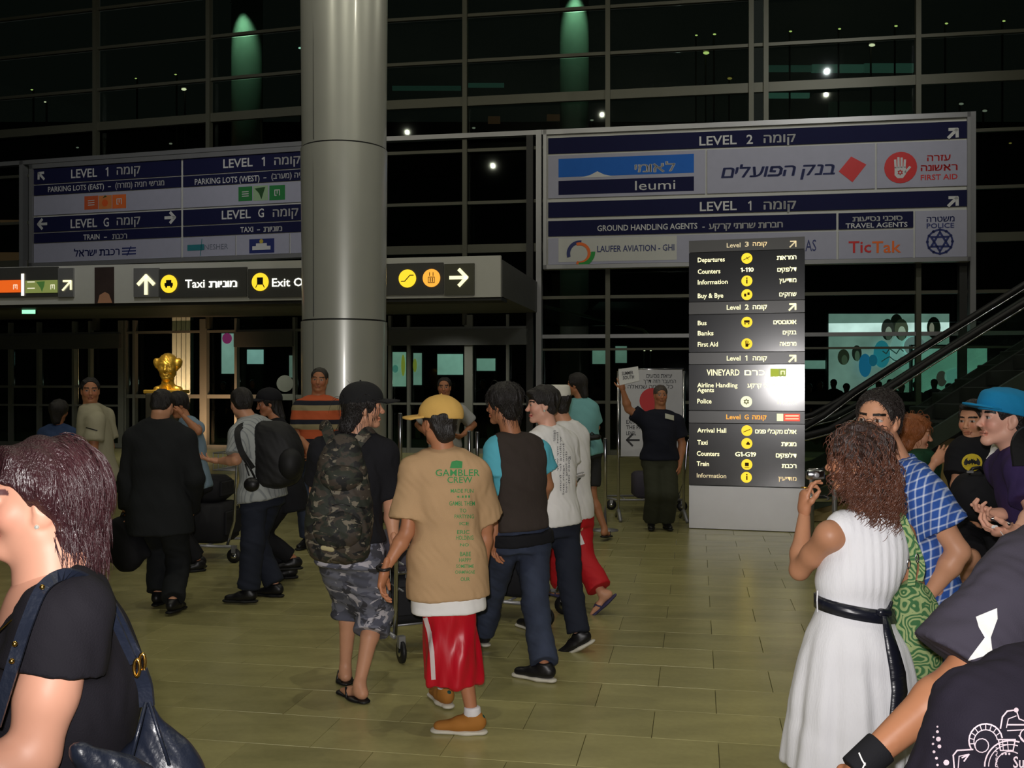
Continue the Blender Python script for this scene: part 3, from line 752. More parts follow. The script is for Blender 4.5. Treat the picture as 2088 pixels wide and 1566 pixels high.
# portal frame round the big sign boards
pf = thing('sign_portal', 'tall grey steel portal frame carrying the two dark blue sign boards', 'frame', (0, 23, 0))
for px, z0, w in ((1102, 0, .13), (1976, 2.78, .12)): mull(PR, [px], z0, 7.7, w, m_steel2, 'post', .25, .06, pf)
mull(PR, [1083, 1958], 0, 7.6, .16, m_dark, 'post', .2, .05, pf)
mb = MB(); PR.box(mb, jx, PR.sz(1980, HZ)[0], 7.6, 7.71, .2, .06); mb.build('crossbar', m_steel2, pf)
mb = MB(); PL.box(mb, PL.sz(-60, HZ)[0], jl, 7.6, 7.71, .2, .06); mb.build('crossbar', m_steel2, pf)
mull(PL, [57], 4.3, 7.7, .12, m_steel2, 'post', .2, .06, pf)
# entrance canopy
cp = tag(empty('trim_1', (0, 20, 0)), kind='structure')
sA, sB = PC.sz(-420, HZ)[0], PC.sz(1023, HZ)[0]
mb = MB(); PC.box(mb, sA, sB, 3.36, 4.16, .1, 0); mb.build('fascia', m_white, cp)
mb = MB(); PC.box(mb, sA, sB, 3.38, 4.1, 4.4, -4.5); mb.build('canopy_box', mat('canopy grey', srgb(92, 92, 90), .6), cp)
mb = MB(); PC.box(mb, sA, sB, 3.30, 3.36, .6, -.55); mb.build('soffit_edge', m_dark, cp)
# canopy signs
cs = thing('canopy_sign', 'long grey lit sign on the canopy with taxi, exit and arrow symbols', 'sign', tuple(PC.w([PC.sz(500, 580)])[0]))
PCs = Plane(10.5, 18.94 - .1)
m_pan = mat('sign panel grey', srgb(74, 74, 72), .45, 0, .05)
for a, b, c in ((-130, 120, m_pan), (121, 152, m_steel2), (275, 326, m_steel2), (328, 505, m_pan), (508, 700, m_pan), (706, 905, m_pan), (907, 968, m_steel)):
    mb = MB(); PCs.pbox(mb, a, b, (a + b) / 2, 541 + (1 if a > 700 else 6) - (a > 600) * 4, 606 if a < 600 else 602, .05, 0); mb.build('panel', c, cs)
PQ = Plane(10.5, 18.94 - .155)
yel = Print(PQ, .012); wh = Print(PQ, .012); blk = Print(PQ, .02); ar = Print(PQ, .012)
def tri(x, y, s, a): return arrow2d(x, y, s, a, .17)
ar.shp(arrow2d(0, 0, 1, 90, .2), 0, 298, 580, 38); ar.shp(arrow2d(0, 0, 1, 0, .2), 0, 936, 566, 36); ar.shp(arrow2d(0, 0, 1, 45, .15), 0, 137, 582, 27)
for x, y in ((345, 579), (531, 575), (831, 568)): yel.shp(disc2d(0, 0, 1, 28), 0, x, y, 18.5)
og = Print(PQ, .012).shp(disc2d(0, 0, 1, 28), 0, 880, 567, 18.5)
wh.txt('Taxi', 378, 418, 578, 17, .02).txt(heb('מוניות'), 426, 484, 578, 15, .02).txt('Exit Out', 555, 640, 575, 17, .02)
for V in (rect2d(-.5, -.25, .5, .12), rect2d(-.32, .12, .32, .42), disc2d(-.3, -.32, .12), disc2d(.3, -.32, .12)): blk.shp(V, 0, 345, 579, 18.5)
for V in (rect2d(-.35, -.3, .35, .5), line2d([(-.35, -.3), (-.5, -.6)], .1), line2d([(.35, -.3), (.5, -.6)], .1)): blk.shp(V, 0, 531, 575, 18.5)
blk.shp(line2d([(-.7, -.3), (-.3, -.3), (.3, .35), (.7, .35)], .1), 0, 831, 568, 18.5)
for V in (line2d([(-.35, -.5), (.35, -.5), (.35, .1), (-.35, .1), (-.35, -.5)], .07), line2d([(-.12, -.4), (-.12, 0)], .1), line2d([(.12, -.4), (.12, 0)], .1), line2d([(-.2, .25), (-.2, .6)], .08), line2d([(.2, .25), (.2, .6)], .08)): blk.shp(V, 0, 880, 567, 18.5)
yel.build('symbol_disc', E_sun, cs); og.build('symbol_disc', E_ora, cs, 'orange lift symbol disc'); wh.build('lettering', E_wht, cs); ar.build('arrow', E_yel, cs); blk.build('pictogram', m_black, cs)
# coloured parking symbols at the left end of the canopy
for (x0, x1, c, n) in ((-60, 43, srgb(235, 100, 30), 'orange parking symbol panel'), (52, 118, srgb(120, 130, 70), 'green parking symbol panel')):
    q = Print(PQ, .01); a, b = PQ.sz(x0, 598), PQ.sz(x1, 571); q.put(rect2d(a[0], a[1], b[0], b[1])); q.build('symbol_panel', mat(n, emis=c, es=.8), cs, n)
q = Print(PQ, .013)
for x in (32, 108): 
    for V in (line2d([(-.5, -.6), (-.5, .5), (.5, .5), (.5, -.6)], .2), line2d([(0, .5), (0, -.3)], .18)): q.shp(V, 0, x, 585, 8)
q.shp(line2d([(-1, .5), (1, .5)], .25), 0, 64, 579, 8); q.shp(line2d([(-1, 0), (1, 0)], .25), 0, 64, 588, 8)
q.build('pictogram', mat('pale print', emis=(.9, .85, .65), es=.8), cs)
q = Print(PQ, .013).shp((np.array([(-.8, .7), (.7, .8), (.6, .1), (.2, -.9), (-.1, -.2)]), [[0, 1, 2, 3, 4]]), 0, 84, 584, 13); q.build('pictogram', mat('leaf green print', emis=srgb(60, 95, 45), es=.8), cs)
q = Print(PQ, .014); a, b = PQ.sz(44, 603), PQ.sz(50, 558); q.put(rect2d(a[0], a[1], b[0], b[1])); q.build('light_slit', mat('slit', emis=(1, .93, .75), es=1.6), cs)
# poster strip hanging on the fascia
ps = thing('fascia_poster', 'narrow dark poster with a tan shape hung on the canopy left of the taxi arrow', 'poster', tuple(PC.w([PC.sz(214, 590)])[0]))
mb = MB(); PCs.pbox(mb, 194, 233, 214, 545, 619, .02, 0); mb.build('sheet', mat('poster dark', srgb(60, 48, 46), .5, 0, .5, 3), ps)
q = Print(PCs, .024).shp((np.array([(-1, -1), (1.2, -1), (.7, .2), (.1, .5), (-.7, .1)]), [[0, 1, 2, 3, 4]]), 0, 214, 603, 15); q.build('printed_shape', mat('poster tan', srgb(190, 140, 110), .5), ps)
# green exit sign below the canopy
ex = thing('exit_sign', 'small glowing green exit sign hanging under the canopy', 'sign', tuple(P(60, 635, 21.9)))
MB().box(P(60, 635, 21.9), (.16, .03, .07)).build('housing', m_dark, ex); 
MB().box(P(60, 635, 21.9) + np.array([0, -.035, 0]), (.145, .006, .055)).build('lit_face', mat('exit green', emis=(.35, 1, .55), es=1.3), ex)
MB().box(P(60, 635, 21.9) + np.array([0, 0, .2]), (.012, .012, .13)).build('hanger', m_dark, ex)
for px in (120, 480, 900): c = P(px, 640, 22.6); c[2] = 3.2; lamp('door_fill_light', 'SPOT', c, 110, (1, .97, .85), (math.radians(12), 0, 0), spot_size=math.radians(130), spot_blend=.9, shadow_soft_size=.08)  # fill spots added under the canopy to brighten the door frames
# ------------------------------------------------------------------ big sign boards
m_navy = mat('navy board', srgb(28, 30, 66), .75, 0, .06, spec=.15); m_grey = mat('pale grey board', srgb(168, 168, 186), .6, 0, .06)
m_let = mat('white lettering', srgb(205, 205, 205), .5, 0, 0); m_nl = mat('navy lettering', srgb(40, 50, 110), .5, 0, 0); m_red = mat('red print', srgb(205, 40, 42), .5, 0, .03)
def board(name, label, pl, px0, px1, xr, y0, y1):
    t = thing(name, label, 'sign', tuple(pl.w([pl.sz((px0 + px1) / 2, (y0 + y1) / 2)])[0]))
    mb = MB(); pl.pbox(mb, px0, px1, xr, y0, y1, .18, -.2); mb.build('backing', m_white, t)
    for a, b, c, d in ((px0, px1, y0, y0 + 9), (px0, px1, y1 - 8, y1), (px0, px0 + 7, y0, y1), (px1 - 7, px1, y0, y1)):
        mb = MB(); pl.pbox(mb, a, b, xr, c, d, .06, 0); mb.build('frame', m_steel2, t)
    return t
def strip(pl, t, a, b, xr, y0, y1, m, name='panel', off=0., th=.03):
    mb = MB(); pl.pbox(mb, a, b, xr, y0, y1, th, off); return mb.build(name, m, t)
SR = Plane(9.5, 23.67 - .45); bR = board('direction_board', 'large dark blue and grey direction board with bank logos above the totem', SR, 1108, 1978, 1120, 266, 549)
for a, b, y0, y1, m in ((1118, 1971, 282, 314, m_navy), (1118, 1971, 413, 444, m_navy), (1118, 1705, 451, 482, m_navy), (1118, 1438, 318, 405, m_grey), (1442, 1784, 318, 405, m_grey), (1788, 1971, 318, 405, m_grey),
                        (1118, 1705, 486, 540, m_grey), (1710, 1862, 451, 482, m_navy), (1710, 1862, 486, 540, m_grey), (1866, 1971, 451, 540, m_grey)):
    strip(SR, bR, a, b, 1120, y0, y1, m, off=-.015)
q = Print(SR, .02)
q.txt('LEVEL', 1426, 1502, 286, 19, .02).txt('2', 1522, 1535, 284, 19, .02).txt(heb('קומה'), 1557, 1622, 281, 19, .015)
q.txt('LEVEL', 1427, 1502, 420, 19, .02).txt('1', 1525, 1532, 419, 19, .02).txt(heb('קומה'), 1557, 1623, 417, 19, .015)
q.txt('GROUND HANDLING AGENTS', 1218, 1422, 463, 12, .03).txt('-', 1432, 1437, 461, 12).txt(heb('חברות שרותי קרקע'), 1445, 1596, 459, 13, .02)
q.txt(heb('סוכני נסיעות'), 1738, 1840, 445, 11, .02).txt('TRAVEL AGENTS', 1724, 1850, 459, 10, .03)
q.shp(arrow2d(0, 0, 1, 45, .26), 0, 1943, 272, 24); q.shp(arrow2d(0, 0, 1, 45, .26), 0, 1943, 411, 24)
q.build('lettering', m_let, bR)
def art(px0, px1, y0, y1, m, pl, t, off=.018, name='logo_panel'):
    q = Print(pl, off); a, b = pl.sz(px0, y1), pl.sz(px1, y0); q.put(rect2d(a[0], a[1], b[0], b[1])); return q.build(name, m, t)
art(1139, 1415, 314, 362, mat('logo blue', srgb(20, 100, 195), .7, 0, .05), SR, bR); art(1139, 1415, 360, 398, m_navy, SR, bR)
q = Print(SR, .022); q.shp((np.array([(-3, -.3), (-1.2, .1), (0, .7), (1.2, .1), (3, -.3)]), [[0, 1, 2, 3, 4]]), 0, 1218, 358, 12)
q.txt(heb('לאומי'), 1294, 1377, 341, 19, .02).txt('leumi', 1295, 1377, 377, 20, .0); q.build('lettering', m_let, bR)
q = Print(SR, .022); q.txt(heb('בנק הפועלים'), 1470, 1702, 347, 25, .03); V = q.V; c = sum(v[0] for v in V) / len(V); q.V = [(v[0] + (v[1] - V[0][1]) * .22, v[1]) for v in V]; q.build('lettering', m_nl, bR)
q = Print(SR, .022); q.shp((np.array([(-1, -.15), (-.1, .95), (1, .3), (0, -1)]), [[0, 1, 2, 3]]), 0, 1738, 345, 27); q.shp(disc2d(0, 0, 1), 0, 1836, 342, 32)
q.txt(heb('עזרה'), 1890, 1938, 321, 14, .02).txt(heb('ראשונה'), 1877, 1952, 341, 14, .02).txt('FIRST AID', 1877, 1952, 361, 11, .03); q.build('lettering', m_red, bR)
q = Print(SR, .026)                                    # white palm on the red disc
q.shp((np.array([(-.42, -.55), (-.2, -.8), (.2, -.8), (.45, -.45), (.42, .1), (-.42, .1)]), [[0, 1, 2, 3, 4, 5]]), 0, 1835, 343, 26)
for x, h in ((-.34, .62), (-.12, .8), (.1, .76), (.32, .6)): q.shp(line2d([(x, .05), (x * 1.1, h)], .17), 0, 1835, 343, 26)
q.shp(line2d([(.38, -.35), (.72, .05)], .17), 0, 1835, 343, 26); q.build('palm_symbol', m_let, bR)
def star(c=(0, 0), r=1, w=.12):
    a = [(c[0] + r * math.sin(k * 2 * math.pi / 3), c[1] + r * math.cos(k * 2 * math.pi / 3)) for k in range(4)]; b = [(c[0] - x + c[0], c[1] - y + c[1]) for x, y in a]
    return pxjoin([line2d(a, w), line2d(b, w)])
q = Print(SR, .03).shp(star((0, -.35), .2, .05), 0, 1835, 343, 26); q.build('star_symbol', m_red, bR)
q = Print(SR, .022); q.txt(heb('משטרה'), 1889, 1946, 446, 12, .02).txt('POLICE', 1889, 1945, 460, 10, .03); q.shp(ring2d(0, 0, .86, 1), 0, 1916, 493, 26); q.shp(star((0, 0), .75, .16), 0, 1916, 493, 26)
for k in range(12): q.shp(disc2d(math.cos(k * math.pi / 6) * .93, math.sin(k * math.pi / 6) * .93, .12, 8), 0, 1916, 493, 26)
q.build('lettering', m_nl, bR)
q = Print(SR, .022); q.txt('Tic', 1730, 1776, 503, 24, .06); q.build('lettering', m_red, bR); q = Print(SR, .022); q.txt('Tak', 1778, 1837, 503, 24, .06); q.build('lettering', mat('orange print', srgb(235, 110, 40), .5), bR, 'orange lettering')
strip(SR, bR, 1139, 1380, 1120, 487, 535, m_white, 'logo_panel', off=-.0, th=.02)
q = Print(SR, .03); q.txt('LAUFER AVIATION - GHI', 1218, 1375, 506, 13, .008); q.build('lettering', m_nl, bR)
q = Print(SR, .03).shp(ring2d(0, 0, .8, 1.1, 20, math.pi * .45, math.pi * 1.1), 0, 1182, 517, 24); q.build('logo_arc', m_nl, bR, 'blue logo arc')
q = Print(SR, .032).shp(ring2d(0, 0, .75, 1.02, 24, -math.pi * .6, math.pi * .6), 0, 1182, 517, 22); q.build('logo_arc', mat('orange print', srgb(235, 110, 40)), bR, 'orange logo arc')
q = Print(SR, .034).shp(ring2d(0, 0, .9, 1.25, 20, -math.pi * .55, -math.pi * .0), 0, 1184, 514, 24); q.build('logo_arc', mat('green print', srgb(50, 150, 70)), bR, 'green logo arc')
q = Print(SR, .022); q.txt('AS', 1642, 1664, 500, 24, .0); q.build('lettering', m_nl, bR)
SL = Plane(15, 22.78 - .45); bL = board('direction_board', 'wide dark blue parking and train direction board partly behind the column', SL, 62, 705, 70, 336, 545)
for a, b, y0, y1, m in ((70, 369, 344, 376, m_navy), (70, 369, 378.5, 399, m_navy), (70, 369, 401, 440, m_grey), (70, 369, 444, 474, m_navy), (70, 369, 476.5, 496, m_navy), (70, 369, 498, 536, m_grey),
                        (374, 698, 344, 376, m_navy), (374, 698, 378.5, 399, m_navy), (374, 698, 401, 440, m_grey), (374, 698, 444, 474, m_navy), (374, 698, 476.5, 496, m_navy), (374, 480, 498, 536, m_grey), (483, 590, 498, 536, m_grey), (593, 698, 498, 536, m_grey)):
    strip(SL, bL, a, b, 70, y0, y1, m, off=-.015)
q = Print(SL, .02)
q.txt('LEVEL', 146, 199, 353, 18, .02).txt('1', 216, 222, 350, 18, .02).txt(heb('קומה'), 239, 287, 346, 18, .015)
q.txt('PARKING LOTS (EAST)', 99, 213, 383, 11, .03).txt('-', 221, 227, 379, 10).txt(heb('מגרשי חניה (מזרח)').replace('(', '\1').replace(')', '(').replace('\1', ')'), 236, 336, 375, 12, .02)
q.txt('LEVEL', 145, 199, 455, 18, .02).txt('G', 212, 223, 453, 18, .02).txt(heb('קומה'), 239, 287, 449, 18, .015)
q.txt('TRAIN', 171, 204, 483, 11, .03).txt('-', 213, 219, 482, 10).txt(heb('רכבת'), 230, 260, 481, 12, .02)
q.txt('LEVEL', 456, 516, 332, 18, .02).txt('1', 534, 541, 329, 18, .02).txt(heb('קומה'), 560, 613, 326, 18, .015)
q.txt('PARKING LOTS (WEST)', 398, 530, 367, 12, .03).txt('-', 538, 544, 361, 10).txt(heb('מגרשי חניה (מערב)').replace('(', '\1').replace(')', '(').replace('\1', ')'), 554, 668, 356, 12, .02)
q.txt('LEVEL', 453, 512, 437, 18, .02).txt('G', 527, 539, 434, 18, .02).txt(heb('קומה'), 557, 609, 432, 18, .015)
q.txt('TAXI', 491, 517, 468, 11, .03).txt('-', 525, 531, 467, 10).txt(heb('מוניות'), 538, 576, 466, 12, .02)
q.shp(arrow2d(0, 0, 1, 135, .26), 0, 85, 359, 19); q.shp(arrow2d(0, 0, 1, 180, .26), 0, 87, 457, 21); q.shp(arrow2d(0, 0, 1, 0, .26), 0, 348, 444, 23)
q.build('lettering', m_let, bL)
for x0, x1, y0, y1, c in ((173, 201, 399, 428, (200, 90, 50)), (202, 229, 398, 427, (215, 130, 70)), (230, 258, 396, 426, (225, 110, 50)), (487, 515, 380, 411, (40, 120, 60)), (517, 547, 378, 410, (150, 180, 140)), (550, 582, 377, 409, (40, 125, 65))):
    art(x0, x1, y0, y1, mat('symbol %d%d%d' % c, srgb(*c)), SL, bL, name='symbol_panel')
q = Print(SL, .022)
for x, y in ((244, 411), (566, 393)):
    for V in (line2d([(-.6, -.6), (-.6, .6), (.6, .6), (.6, -.6)], .2), line2d([(0, .6), (0, -.2)], .2), line2d([(-.6, -.6), (-.2, -.6)], .2)): q.shp(V, 0, x, y, 9)
for x, y in ((187, 414), (501, 396)):
    for k in (-.5, 0, .5): q.shp(line2d([(-.8, k), (.8, k + .05)], .18), 0, x, y, 9)
q.build('pictogram', m_let, bL)
q = Print(SL, .022).shp(disc2d(0, 0, .8, 16), 0, 215, 414, 9); q.build('pictogram', mat('fruit orange', srgb(225, 95, 40)), bL)
q = Print(SL, .024).shp((np.array([(-1.2, .9), (1, 1.1), (.6, 0), (.2, -1.2), (-.3, 0)]), [[0, 1, 2, 3, 4]]), 0, 532, 394, 11); q.shp((np.array([(-.7, .2), (.8, .5), (0, .9)]), [[0, 1, 2]]), 0, 215, 405, 7); q.build('pictogram', mat('leaf dark green', srgb(40, 80, 40)), bL)
q = Print(SL, .022); q.txt(heb('רכבת ישראל'), 152, 245, 514, 15, .02); 
for k in (-.5, 0, .5): q.shp(line2d([(-1.3, k), (1.3, k)], .22), 0, 264, 512, 12)
q.shp(line2d([(-.5, -1), (.5, 1)], .25), 0, 264, 512, 9); q.build('lettering', m_nl, bL)
q = Print(SL, .022); q.txt('NESHER', 418, 466, 503, 11, .0); q.build('lettering', mat('grey print', srgb(110, 115, 130)), bL)
q = Print(SL, .022).shp(line2d([(-1.3, 0), (1.3, 0)], 1), 0, 400, 505, 12); q.shp(line2d([(.9, -1.4), (1.2, 1.4)], .12), 0, 400, 505, 12); q.build('logo_panel', mat('teal print', srgb(40, 120, 130)), bL, 'teal logo')
art(509, 560, 486, 517, m_nl, SL, bL); q = Print(SL, .026); q.shp(line2d([(-1.4, -.3), (1.4, -.3)], .6), 0, 534, 502, 13); q.shp(line2d([(-.8, .2), (.8, .2)], .5), 0, 534, 502, 13); q.build('pictogram', m_let, bL)
q = Print(SL, .03).shp(disc2d(0, .75, .35, 10), 0, 534, 502, 13); q.build('pictogram', mat('taxi yellow', srgb(190, 170, 70)), bL)
# ------------------------------------------------------------------ round column
cx, cy = P(702, 0, 12.1)[:2]; col = thing('column', 'tall round metal-clad column beside the man in the striped polo', 'column', (cx, cy, 0))
m_col = mat('brushed cladding', srgb(205, 206, 198), .36, .45, .05, 3, coat=.7)
MB().lathe((cx, cy, 0), [(.49, 0), (.49, .12), (.5, .13)], 64).build('base_ring', m_dark, col, True)
zz = [.13, 2.44, 4.52, 6.6, 8.7, 10.8, 13.1]
for i in range(6):
    r = .50 + .004 * i
    o = MB().lathe((cx, cy, 0), [(r, zz[i] + .008), (r + .018, zz[i + 1] - .012)], 96).build('cladding', m_col, col, True); sharp(o)
    MB().lathe((cx, cy, 0), [(r, zz[i + 1] - .012), (r, zz[i + 1] + .008)], 96).build('joint', m_black, col, True)
mb = MB(); a = math.radians(-125)
for i in range(6): mb.box((cx + .512 * math.cos(a) , cy + .512 * math.sin(a), (zz[i] + zz[i + 1]) / 2), (.0025, .009, (zz[i + 1] - zz[i]) / 2 - .03))
mb.build('seam', m_dark, col)
m_col.node_tree.nodes['Principled BSDF'].inputs['Coat Roughness'].default_value = .13
# ------------------------------------------------------------------ totem
PT = Plane(15.6, 11.69); tt = thing('information_totem', 'tall black illuminated directory totem with brushed steel base', 'totem', tuple(PT.w([PT.sz(1523, HZ)])[0] * np.array([1, 1, 0])))
m_gloss = mat('glossy black panel', srgb(38, 39, 46), .28, .1, .03, spec=.6)
m_gloss.node_tree.nodes['Principled BSDF'].inputs['Coat Weight'].default_value = 1; m_gloss.node_tree.nodes['Principled BSDF'].inputs['Coat Roughness'].default_value = .15; m_gloss.node_tree.nodes['Principled BSDF'].inputs['Coat IOR'].default_value = 1.75; m_hdr = mat('satin grey header', srgb(118, 118, 120), .3, .3, .03)
m_brush = mat('brushed steel', srgb(225, 225, 228), .42, .45, .05, 4, bump=.05, bs=40, bsc=(1, 1, 14), aniso=.4)
s0, s1 = PT.sz(1405, HZ)[0], PT.sz(1641, HZ)[0]
mb = MB(); PT.box(mb, s0 + .01, s1 - .01, .02, 3.34, .3, -.31); mb.build('body', m_dark, tt)
def tz(y): return PT.sz(1523, y)[1]
for y0, y1, m, n in ((487, 511, m_hdr, 'header_panel'), (512.5, 613, m_gloss, 'black_panel'), (614.5, 639, m_hdr, 'header_panel'), (640.5, 717, m_gloss, 'black_panel'), (718.5, 742, m_hdr, 'header_panel'), (743.5, 837, m_gloss, 'black_panel'), (838.5, 863, m_hdr, 'header_panel'), (864.5, 991, m_gloss, 'black_panel')):
    mb = MB(); PT.box(mb, s0, s1, tz(y1), tz(y0), .02, -.01); mb.build(n, m, tt)
mb = MB(); PT.box(mb, s0, s1, .01, tz(993), .3, -.3); mb.build('steel_base', m_brush, tt)
q = Print(PT, .016); qd = Print(PT, .016)
rows = [('Departures', 1423, 1478, 527, 'המראות', 1584), ('Counters', 1423, 1469, 551, 'דלפקים', 1585), ('Information', 1423, 1484, 573, 'מודיעין', 1589), ('Buy & Bye', 1423, 1475, 601, 'שחקים', 1589),
        ('Bus', 1423, 1441, 657, 'אוטובוסים', 1577), ('Banks', 1423, 1455, 678, 'בנקים', 1596), ('First Aid', 1423, 1464, 701, 'מרפאה', 1590), ('Police', 1422, 1451, 818, 'משטרה', 1586),
        ('Arrival Hall', 1422, 1481, 878, 'אולם מקבלי פנים', 1540), ('Taxi', 1422, 1443, 903, 'מוניות', 1593), ('Counters', 1421, 1467, 926, 'דלפקים', 1582), ('Train', 1421, 1446, 947, 'רכבת', 1594), ('Airline Handling', 1422, 1504, 785, 'חברות שירותי קרקע', 1524)]
for t, a, b, y, h, hx in rows: q.txt(t, a, b, y, 9.5, .022, 1523); q.txt(heb(h), hx, 1624, y + .5, 9, .022, 1523)
q.txt('Agents', 1422, 1456, 795, 9, .022, 1523).txt('1-110', 1510, 1537, 550, 8.5, .03, 1523).txt('G1-G19', 1499, 1542, 926, 9, .03, 1523)
for t, y in (('2', 626), ('1', 730)): q.txt('Level', 1482, 1510, y, 10, .02, 1523).txt(t, 1519, 1527 if t == '2' else 1524, y, 10.5, .03, 1523).txt(heb('קומה'), 1535, 1564, y, 9.5, .02, 1523)
q.txt('VINEYARD', 1441, 1508, 759, 13, .03, 1523); q.txt(heb('כרם'), 1518, 1560, 759, 12, .05, 1523)
for y in (626, 731): q.shp(arrow2d(0, 0, 1, 45, .2), 0, 1616, y, 18)
q.build('lettering', E_yel, tt)
qd.txt('Level', 1482, 1510, 499, 9.5, .01, 1523).txt('3', 1519, 1527, 498, 10, .02, 1523).txt(heb('קומה'), 1535, 1564, 498, 9, .01, 1523).txt('Information', 1421, 1481, 971, 9.5, .01, 1523).txt(heb('מודיעין'), 1587, 1624, 973, 9, .01, 1523); qd.shp(arrow2d(0, 0, 1, 45, .15), 0, 1617, 498, 17); qd.build('lettering', E_dim, tt, 'dimly lit lettering')
q = Print(PT, .016); q.txt('Level', 1481, 1510, 850, 10, .02, 1523).txt('G', 1518, 1527, 850, 10, .03, 1523).txt(heb('קומה'), 1534, 1563, 850, 9.5, .02, 1523); q.build('lettering', E_ora, tt, 'orange lettering')
q = Print(PT, .014)
for y in (527, 573, 601, 657, 701, 878, 904, 947): q.shp(disc2d(0, 0, 1, 24), 0, 1523, y, 11)
q.shp(disc2d(0, 0, 1, 24), 0, 1522, 973, 11); q.build('symbol_disc', E_sun, tt)
q = Print(PT, .014).shp(disc2d(0, 0, 1, 24), 0, 1522, 819, 11.5); q.build('symbol_disc', mat('pale lit disc', emis=(.95, 1, .6), es=1.), tt, 'pale lit disc')
q = Print(PT, .018)
for y, sh in ((527, [line2d([(-.6, -.3), (.6, .3)], .12), line2d([(-.1, .2), (.3, -.2)], .1)]), (573, [rect2d(-.12, -.5, .12, .25), disc2d(0, .5, .14, 10)]), (973, [rect2d(-.12, -.5, .12, .25), disc2d(0, .5, .14, 10)]),
              (601, [rect2d(-.5, -.35, -.1, .2), rect2d(.1, -.1, .5, .4)]), (657, [rect2d(-.5, -.1, .5, .35), rect2d(-.45, -.4, -.2, -.2), rect2d(.2, -.4, .45, -.2)]), (701, [rect2d(-.25, -.55, .25, 0), line2d([(-.2, 0), (-.25, .55)], .12), line2d([(0, 0), (0, .6)], .12), line2d([(.2, 0), (.22, .5)], .12), line2d([(.2, -.3), (.5, 0)], .12)]),
              (878, [line2d([(-.6, -.25), (.6, .25)], .12)]), (904, [rect2d(-.1, -.25, .55, .1), rect2d(.05, .1, .4, .3)]), (947, [rect2d(-.35, -.3, .35, .35), line2d([(-.4, -.55), (.4, -.55)], .1)])):
    for V in sh: q.shp(V, 0, 1523, y, 11)
q.shp(star((0, 0), .5, .1), 0, 1522, 819, 11); q.build('pictogram', mat('pictogram brown', srgb(90, 60, 10)), tt)
def tart(a, b, y0, y1, c, e=.9, off=.014):
    z0, z1 = tz(y1), tz(y0); q = Print(PT, off); q.put(rect2d(PT.sz(a, HZ)[0], z0, PT.sz(b, HZ)[0], z1)); q.build('symbol_panel', mat('sym%d%d' % (a, y0), emis=c, es=e), tt)
tart(1571, 1588, 752, 768, (.35, .42, .03)); tart(1588, 1603, 752, 768, (.3, .36, .08)); tart(1584, 1597, 843, 858, (.95, 1, .6)); tart(1598, 1631, 843, 858, (.9, .1, .06))
q = Print(PT, .018); q.shp(line2d([(-.5, -.5), (-.5, .5), (.5, .5), (.5, -.5)], .25), 0, 1596, 760, 6.5); 
for k in (847, 853): q.put(line2d([PT.sz(1602, k + 1), PT.sz(1628, k + 1)], .01))
q.build('pictogram', E_yel, tt)
# ------------------------------------------------------------------ standing notice board
nb_ = thing('notice_stand', 'white standing notice with a red circle in a steel frame behind the sign-holding man', 'sign', P(1327, HZ, 12.3) * np.array([1, 1, 0]))
PN = Plane(6, 12.3 * math.cos(math.radians(6)) + .14 * 12.3 * math.sin(math.radians(6)))
a, b = PN.sz(1266, 930), PN.sz(1391, 753); mb = MB(); PN.box(mb, a[0], b[0], a[1], b[1], .02, 0); mb.build('board', mat('notice white', srgb(190, 190, 192), .4), nb_)
for px in (1261, 1394):
    s = PN.sz(px, HZ)[0]; g = PN.w([(s, 0)], .01)[0]; MB().tube([g, g + np.array([0, 0, 1.84])], .018).build('post', m_chrome, nb_, True)
    MB().tube([g + np.array([0, -.26, .02]), g + np.array([0, -.02, .12]), g + np.array([0, .02, .12]), g + np.array([0, .26, .02])], .022).build('foot', m_steel2, nb_, True)
for y in (753, 931):
    A_, B_ = PN.sz(1261, y), PN.sz(1394, y); MB().tube([PN.w([A_], .01)[0], PN.w([B_], .01)[0]], .012).build('crossbar', m_chrome, nb_, True)
q = Print(PN, .023)
q.txt(heb('יציאת נוסעים'), 1318, 1370, 766, 9, .0).txt(heb('המעבר הזה דרך'), 1312, 1378, 777, 8, 0).txt(heb('כל הקומה שמאלה'), 1280, 1372, 788, 8, 0)
q.txt('EXIT FROM', 1277, 1322, 860, 8, .01).txt('THE PASSAGE', 1277, 1336, 871, 8, .01).txt('LEVEL', 1277, 1297, 883, 8, .01); q.shp(arrow2d(0, 0, 1, 180, .15), 0, 1290, 897, 26)
q.build('lettering', m_black, nb_); q = Print(PN, .022).shp(disc2d(0, 0, 1), 0, 1330, 817, 26); q.build('red_circle', m_red, nb_)
# queue posts
for i, (px, yt, D, lb) in enumerate(((816, 842, 10.5, 'slim steel queue post left of the yellow cap'), (957, 878, 11, 'slim steel queue post left of the dark-haired man in the vest'), (973, 880, 11.6, 'slim steel queue post touching the dark-haired man in the vest'), (1234, 893, 11.4, 'slim steel queue post left of the white notice'))):
    g = P(px, HZ, D); g[2] = 0; z = CH - (yt - HZ) / FPX * D; t = thing('queue_post', lb, 'post', g, 0)
    MB().lathe(g, [(.15, 0), (.15, .012), (.03, .03), (.022, .04)], 24).build('base', m_steel2, t, True); MB().lathe(g, [(.022, .03), (.022, z - .01), (.018, z)], 16).build('pole', m_chrome, t, True)
